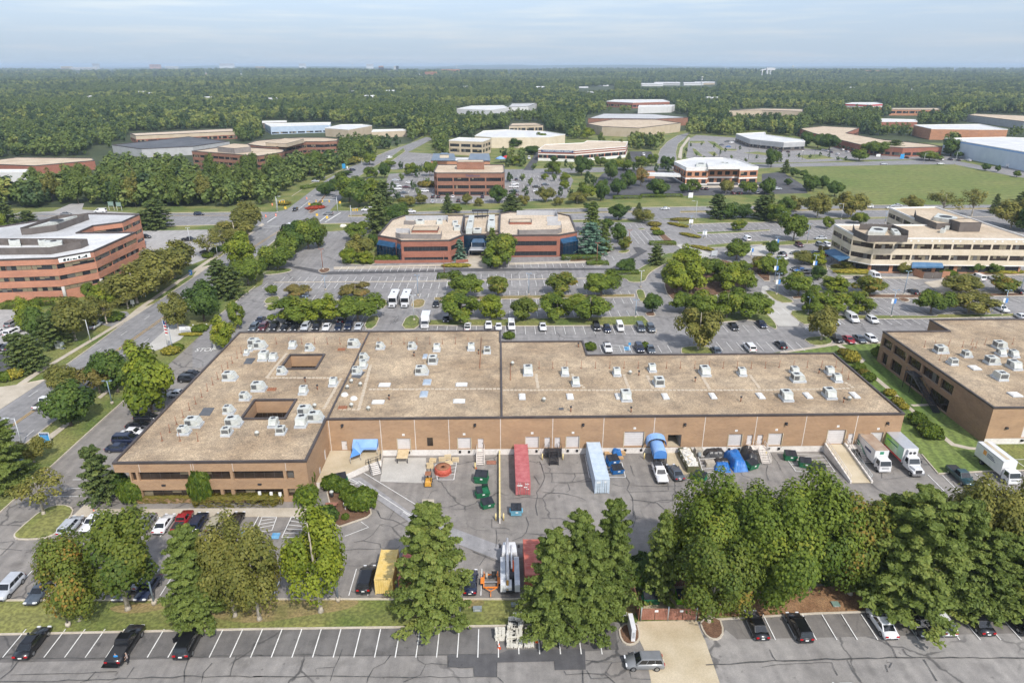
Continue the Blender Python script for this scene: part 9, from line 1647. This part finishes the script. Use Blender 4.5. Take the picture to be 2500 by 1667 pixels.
def fill(y0,y1,sp,smin,smax,half=.92):
 y=y0
 while y<y1:
  x=-y*half-120
  while x<y*half+120:
   X_,Y_=x+rn.uniform(-.45,.45)*sp,y+rn.uniform(-.45,.45)*sp;px,py=toPx(X_,Y_)
   sz=rn.uniform(smin,smax)*(1.1 if(px<720 and py>425)else .55 if(py>395 and px>860)else 1)
   if py<522 and(py<412 or px<860 or rn.random()<.55)and not clear(px,py,sz*14.5*FPX/math.hypot(X_,Y_)):pts.append((X_,Y_,(relief(X_,Y_)if Y_>1150 else 0)-.4));scl.append(sz);q=math.sin(X_*.013+1.7*math.sin(Y_*.006))+math.sin(Y_*.011+X_*.004)+rn.normal()*1.1;vid.append(4 if q<-1.2 else 6 if q<-.55 else 3 if q>1.35 else(0,1,2,5)[int(rn.integers(4))])
   x+=sp
  y+=sp
fill(335,900,8.0,.62,1.08);fill(900,2000,9.5,.7,1.2);fill(2000,3600,15,1.0,1.6);fill(3600,7000,30,1.6,2.6)
for t,x,y,h in[(_Q,*q,.4)for q in((1330,1262),(1460,1228),(1290,1432),(1430,1335),(1560,1305),(1480,1400),(1250,1360),(2290,1270),(2320,1420),(1320,1150),(1500,1180))]+[(_G,*q,.38)for q in((20,1258),(140,1262),(200,1300),(420,1262),(470,1400),(160,1400),(560,1405),(770,1290),(1330,1180),(1440,1180),(240,1160),(560,1165),(520,1140),(930,1140),(1000,1100),(1130,1170),(720,1240))]+[(_G,*q,.24)for q in((1600,1000),(1640,950),(1690,1035),(1740,940),(1850,962),(1905,1018),(2000,1060),(1760,1070),(1850,1040),(1950,1000),(2080,980),(2130,1090),(2230,1060),(1660,1080),(1580,1050))]+[(_5,*q,.24)for q in((60,1075),(240,1045),(330,1050),(430,1055),(520,1040),(170,1090),(600,1050),(680,1075),(750,1080))]:
 p=PZ(t,x,y);pts.append((p.x,p.y,0));scl.append(h);vid.append(int(rn.integers(3)))
forest('forest',pts,scl,vid,'deep green woods spreading from the business park to the horizon')
hp_=[]
for kind_ in range(3):
 w,r=MB(),MB();a,b=(7,5)if kind_ else(11,6);hh=6;w.box(-a,-b,-6,a,b,hh,(_i,_M,_k)[kind_])
 for f in([(-a-.6,-b-.6,hh),(a+.6,-b-.6,hh),(a+.6,0,hh+4),(-a-.6,0,hh+4)],[(a+.6,b+.6,hh),(-a-.6,b+.6,hh),(-a-.6,0,hh+4),(a+.6,0,hh+4)],[(-a,-b,hh),(-a,0,hh+4),(-a,b,hh)],[(a,-b,hh),(a,b,hh),(a,0,hh+4)]):r.face(f,(_g,_8,_8)[kind_])
 hp_.append((w.mesh('house_wall'),r.mesh('house_roof')))
for i,(px,py)in enumerate(HOUSES):
 p=P(px,py,14);p.z=relief(p.x,p.y)+4 if p.y>1150 else 4;o=thing(dt,'small pale gabled house half sunk among the far woods',dt,tuple(p),rh.uniform(-.6,.6),'houses scattered through the woods')
 for n,me in zip((cB,cL),hp_[i%3]):c=bpy.data.objects.new(n,me);COL.objects.link(c);c.parent=o
mat('hill_woods',(.020,.040,.014),.95,(.048,.075,.022),.004,fine=.35,fscale=.03,coord=ce,detail=8)
hm=MB();nx,ny=90,26;k=hm.mi('hill_woods');
def hz(x,y):t=min(1,max(0,(y-6500)/9000));return-2+t*(42+20*math.sin(x*.00031+1.3)+18*math.sin(x*.00083+y*.0004)+9*math.sin(x*.0021+2)+6*math.sin(x*.0047)+5*math.sin(x*.011+y*.01))+3*math.sin(x*.02)*t
for j in range(ny+1):
 y=6500+j*520
 for i in range(nx+1):x=(i/nx*2-1)*20000;hm.v.append((x,y,hz(x,y)))
for j in range(ny):
 for i in range(nx):a=j*(nx+1)+i;hm.f.append((a,a+1,a+nx+2,a+nx+1));hm.m.append(k);hm.sm.append(True)
struct(hm.build('hills'))
# ---------------------------------------------------------------- shrubs and hedges
def shrub_mesh(seed,m,n=900,ls=.16,box=False,sq=(1,1,1)):
 rng=np.random.default_rng(seed);d=sph(rng,n)
 if box:
  d=rng.uniform(-1,1,(n,3));ax=rng.choice(3,n,p=[.22,.22,.56]);sg=np.where(rng.random(n)<.5,-1,1);d[np.arange(n),ax]=sg;d[ax==2,2]=1;pos=d*(1+rng.normal(size=(n,1))*.035);nr=d.copy()
 else:d[:,2]=np.where(d[:,2]<-.5,-d[:,2],d[:,2]);pos=d*rng.uniform(.82,1.06,(n,1))*(1+.12*np.sin(d[:,:1]*7+seed)*np.cos(d[:,1:2]*6));nr=d.copy()
 pos[:,2]=(pos[:,2]+1)/2;nr=nr+rng.normal(size=(n,3))*.55+np.array([0,0,.3]);return leaf_mesh('foliage',pos,nr,ls*rng.uniform(.6,1.3,n),np.clip(rng.uniform(0,.75,n),0,1),m,rng=rng)
SH={k:shrub_mesh(i+80,m,n,ls,b)for i,(k,m,n,ls,b)in enumerate(((_P,cJ,1300,.22,0),(aP,'leaf_shrub_gold',1000,.24,0),(bN,cK,1000,.22,0),(bB,cK,2600,.10,1),(aG,cJ,2600,.10,1),(bj,cV,1300,.22,0),('red','leaf_redbed',1000,.2,0)))}
core={}
def shrub(t,x,y,w,h,kind,label,d=None,rz=0,group='clipped shrubs',name='shrub',z=.05):
 p=PZ(t,x,y);d=d or w;o=bpy.data.objects.new(bB if bB in kind else name,SH[kind]);COL.objects.link(o);o.location=(p.x,p.y+d/2,z);o.scale=(w/2,d/2,h);o.rotation_euler=(0,0,R(rz));return tag(o,label,bB if bB in kind else 'shrub',group)
for a in((aj,1505,1432,11.2,1.1,bB,'low brown-green hedge below the lower windows, west stretch',1.2),(aj,2100,1468,12.8,1.5,bB,'wider clipped hedge below the windows right of the column shrub',2.2),(_t,25,1440,2.0,1.2,bB,'round-ended hedge tip under the first white sign',1.6),(_t,115,1445,2.0,1.2,bB,'brown-green hedge block between the white signs',1.7),(_t,200,1445,2.0,1.2,bB,'brown-green hedge block under the last white sign',1.7),(aj,1150,1475,3.8,4.1,_P,'pointed green shrub at the west corner of office wing'),(aj,1790,1480,3.6,5.9,_P,'tall egg-shaped green shrub between the windows'),(_t,445,1380,3.2,4.8,_P,'tall green shrub in the recessed office corner'),(_t,455,1478,3.6,3.0,_P,'lower green shrub before the tall corner one'),(aj,1020,1400,3.6,4.0,bj,'dark shrub behind the leaning verge pine'),(_t,680,1340,3.2,2.2,_P,'round green shrub beside the green dumpster'),(_t,770,1360,2.8,1.9,_P,'second round shrub beside the litter bin'),(_t,845,1440,3.0,2.1,_P,'loose green shrub on the mulch island slope'),(_t,945,1540,4.9,2.9,_P,'feathery round bush at the mulch island tip'),(au,640,160,3.4,2.6,bj,'dark shrub under the bright yellow-green tree'),(au,815,95,1.2,.9,_P,'tiny shrub at the mulch island kerb'),(_N,830,190,3.6,2.8,aP,'yellow-green weeping shrub beside the warehouse corner'),(_N,770,120,3.4,1.4,bN,'low brownish shrub north of the weeping one'),(_N,895,255,2.8,1.6,_P,'green shrub beside the winding garden path'),(_N,940,300,2.6,1.3,bN,'purple-brown shrub by the garden path'),(_N,985,352,2.8,1.8,_P,'round green shrub south of the purple one'),(_N,1170,480,2.4,1.3,aP,'pale ornamental grass clump beside the roof edge'),(_N,1240,555,2.4,1.3,aP,'second ornamental grass clump beside the roof edge'),(_N,1290,600,2.0,1.2,aP,'smallest ornamental grass clump near hedge'),(_N,1430,755,3.4,2.3,_P,'big round shrub beside the lawn path'),(_N,1492,760,1.9,1.3,_P,'small round shrub right of the big one'),(_N,1485,815,2.6,1.3,bN,'reddish shrub between round green shrubs'),(_N,1530,800,1.8,1.0,_P,'small round shrub above the largest ball'),(_N,1560,880,4.0,2.5,_P,'largest round shrub where the lawn path bends'),(_N,1620,870,1.5,.9,_P,'tiny shrub beside the largest ball'),(_N,1065,140,3.0,2.5,_P,'dense bush against the brown warehouse wall'),(_o,1705,745,4.4,1.6,aG,'clipped round hedge on the lamp post island',3),(_o,1120,595,3.4,2.2,_P,'round shrub at the blue glass corner, western one'),(_o,1185,598,4.2,2.4,_P,'round shrub at the blue glass corner, middle one'),(_o,1255,598,3.4,2.2,_P,'round shrub at the blue glass corner, eastern one'),(_o,1810,642,10,1.2,aP,'low golden ground shrubs beside the entry steps',3),(_r,660,575,13.5,1.6,aG,'long hedge at the east end of twin office',3),(_r,810,618,7.5,.9,aG,'flat hedge on the oval lamp island',4),(_r,1395,440,10,1.2,aG,'flat clipped hedge at the drive fork',3.5),(_r,1360,355,4.8,1.8,_P,'round green bush on the long mulch island'),(_r,1330,310,4,1.2,aP,'golden shrub at the tip of the mulch island'),(_r,1325,275,6,1.6,bN,'red-brown barberry bush by the drive'),(_r,1530,270,11,1.1,aP,'golden ornamental grass strip by the entrance, north',3,-52),(_r,1640,365,10,1.1,aP,'golden ornamental grass strip by the entrance, middle',3,-50),(_r,1750,480,10,1.1,aP,'golden ornamental grass strip by the entrance, south',3,-48),(_r,1560,225,10,1.4,bN,'low red-brown shrubs by the entrance sign',3),(_r,1045,705,10,1.0,aG,'flat ground cover below the dark round tree',4),(_H,165,1015,10,1.8,aG,'long clipped hedge before the brick office, west',3.4),(_H,460,985,12,1.8,aG,'long clipped hedge before the brick office, east',3.4),(_H,960,1140,6,1.9,_P,'dark bush at the driveway mouth of brick office'),(_H,1070,985,7,2,bj,'dark hedge mass under the golden trees'),(_H,1500,1435,4.2,1.6,aP,'golden bush at the flagpole bed'),(_H,1560,1400,3.4,1.4,_P,'green bush at the flagpole bed'),(_H,1770,1225,4.2,1.3,_P,'green bush beside the white park sign'),(_H,1700,1255,6,.8,aP,'golden ground shrubs under the white park sign',1.4),(aj,95,335,3.4,2.2,aP,'tall straw-coloured grass clump by the dark drive'),(aj,15,355,3,2,_P,'grey-green grass clump by the dark drive'),(_H,1960,505,6,2,bj,'dark hedge beside the thin street trees',3,35),(_H,2090,420,7,2,bj,'dark hedge below the golden street trees',3,35),(_H,1850,560,4,2,_P,'dark bush at the lot corner by black car'),(_o,540,120,10,1.1,'red','bed of red flowers at the tip of the avenue median',7,40),(_o,545,95,6,1.5,_P,'green grasses behind the red flower bed',5,40),(_o,250,85,7,1.6,bN,'rusty shrubs on the corner west of crossing'),(_q,850,700,14,1.2,aP,'yellow-green ground shrubs before the cream office',4),(_q,840,660,15,1.5,bN,'dark low hedge under the cream office windows',3,-9),(_q,1310,700,4.4,2.2,bj,'dark shrub beside the navy bin awning'),(_q,2200,700,14,1.2,aP,'golden ground shrubs along the east cream facade',2.5),(_q,1720,720,5,1.4,_P,'green shrub beside the brick bin enclosure'),(ab,1330,790,6.5,3.4,bj,'dark undergrowth inside the wooden enclosure'),(cp,620,700,6,1.8,bj,'low dark shrub behind the leaf litter bank'),(_r,1235,1375,2,1.6,_P,'small shrub squeezed behind the roof corner'),(_r,745,1395,3,1.8,_P,'shrub in the notch of the warehouse roof'),(_o,2290,1290,3,1.6,_P,'small shrub behind the middle roof edge'),(_Q,580,1310,24,1.6,aG,'long clipped hedge beside the avenue lot',3,52),(_G,1300,1408,12,1.5,aG,'clipped hedge on the lawn by the bank, west',3),(_G,1450,1405,14,1.5,aG,'clipped hedge on the lawn by the bank, middle',3),(_G,1070,1420,14,1.5,aG,'clipped hedge on the lawn left of the bank',3),(_Q,1545,1320,11,3,bN,'rusty low bushes left of the brown office'),(_Q,850,1105,16,4,aP,'golden bushes on the avenue corner')):shrub(*a)
# ---------------------------------------------------------------- the hazy air
hz_=MB();hz_.box(-22000,-700,-3,22000,21000,100,'kerb');ho=hz_.build('haze');ho[dp]='stuff';hmat=bpy.data.materials.new('haze');hmat.use_nodes=True;nt=hmat.node_tree;nt.nodes.clear();ou=nt.nodes.new('ShaderNodeOutputMaterial');pv_=nt.nodes.new('ShaderNodeVolumePrincipled')
pv_.inputs['Color'].default_value=(.66,.82,1.0,1);pv_.inputs['Density'].default_value=9.5e-5;pv_.inputs['Anisotropy'].default_value=0;nt.links.new(pv_.outputs[0],ou.inputs['Volume']);ho.data.materials.clear();ho.data.materials.append(hmat)
dg=bpy.context.evaluated_depsgraph_get()
for o in[o for o in COL.objects if o.type==c5]:
 me=bpy.data.meshes.new_from_object(o.evaluated_get(dg));n=bpy.data.objects.new(o.name.split('.')[0],me);COL.objects.link(n);n.parent=o.parent;n.matrix_basis=o.matrix_basis.copy()
 for k in(dp,bS,c3):
  if k in o:n[k]=o[k]
 bpy.data.objects.remove(o)
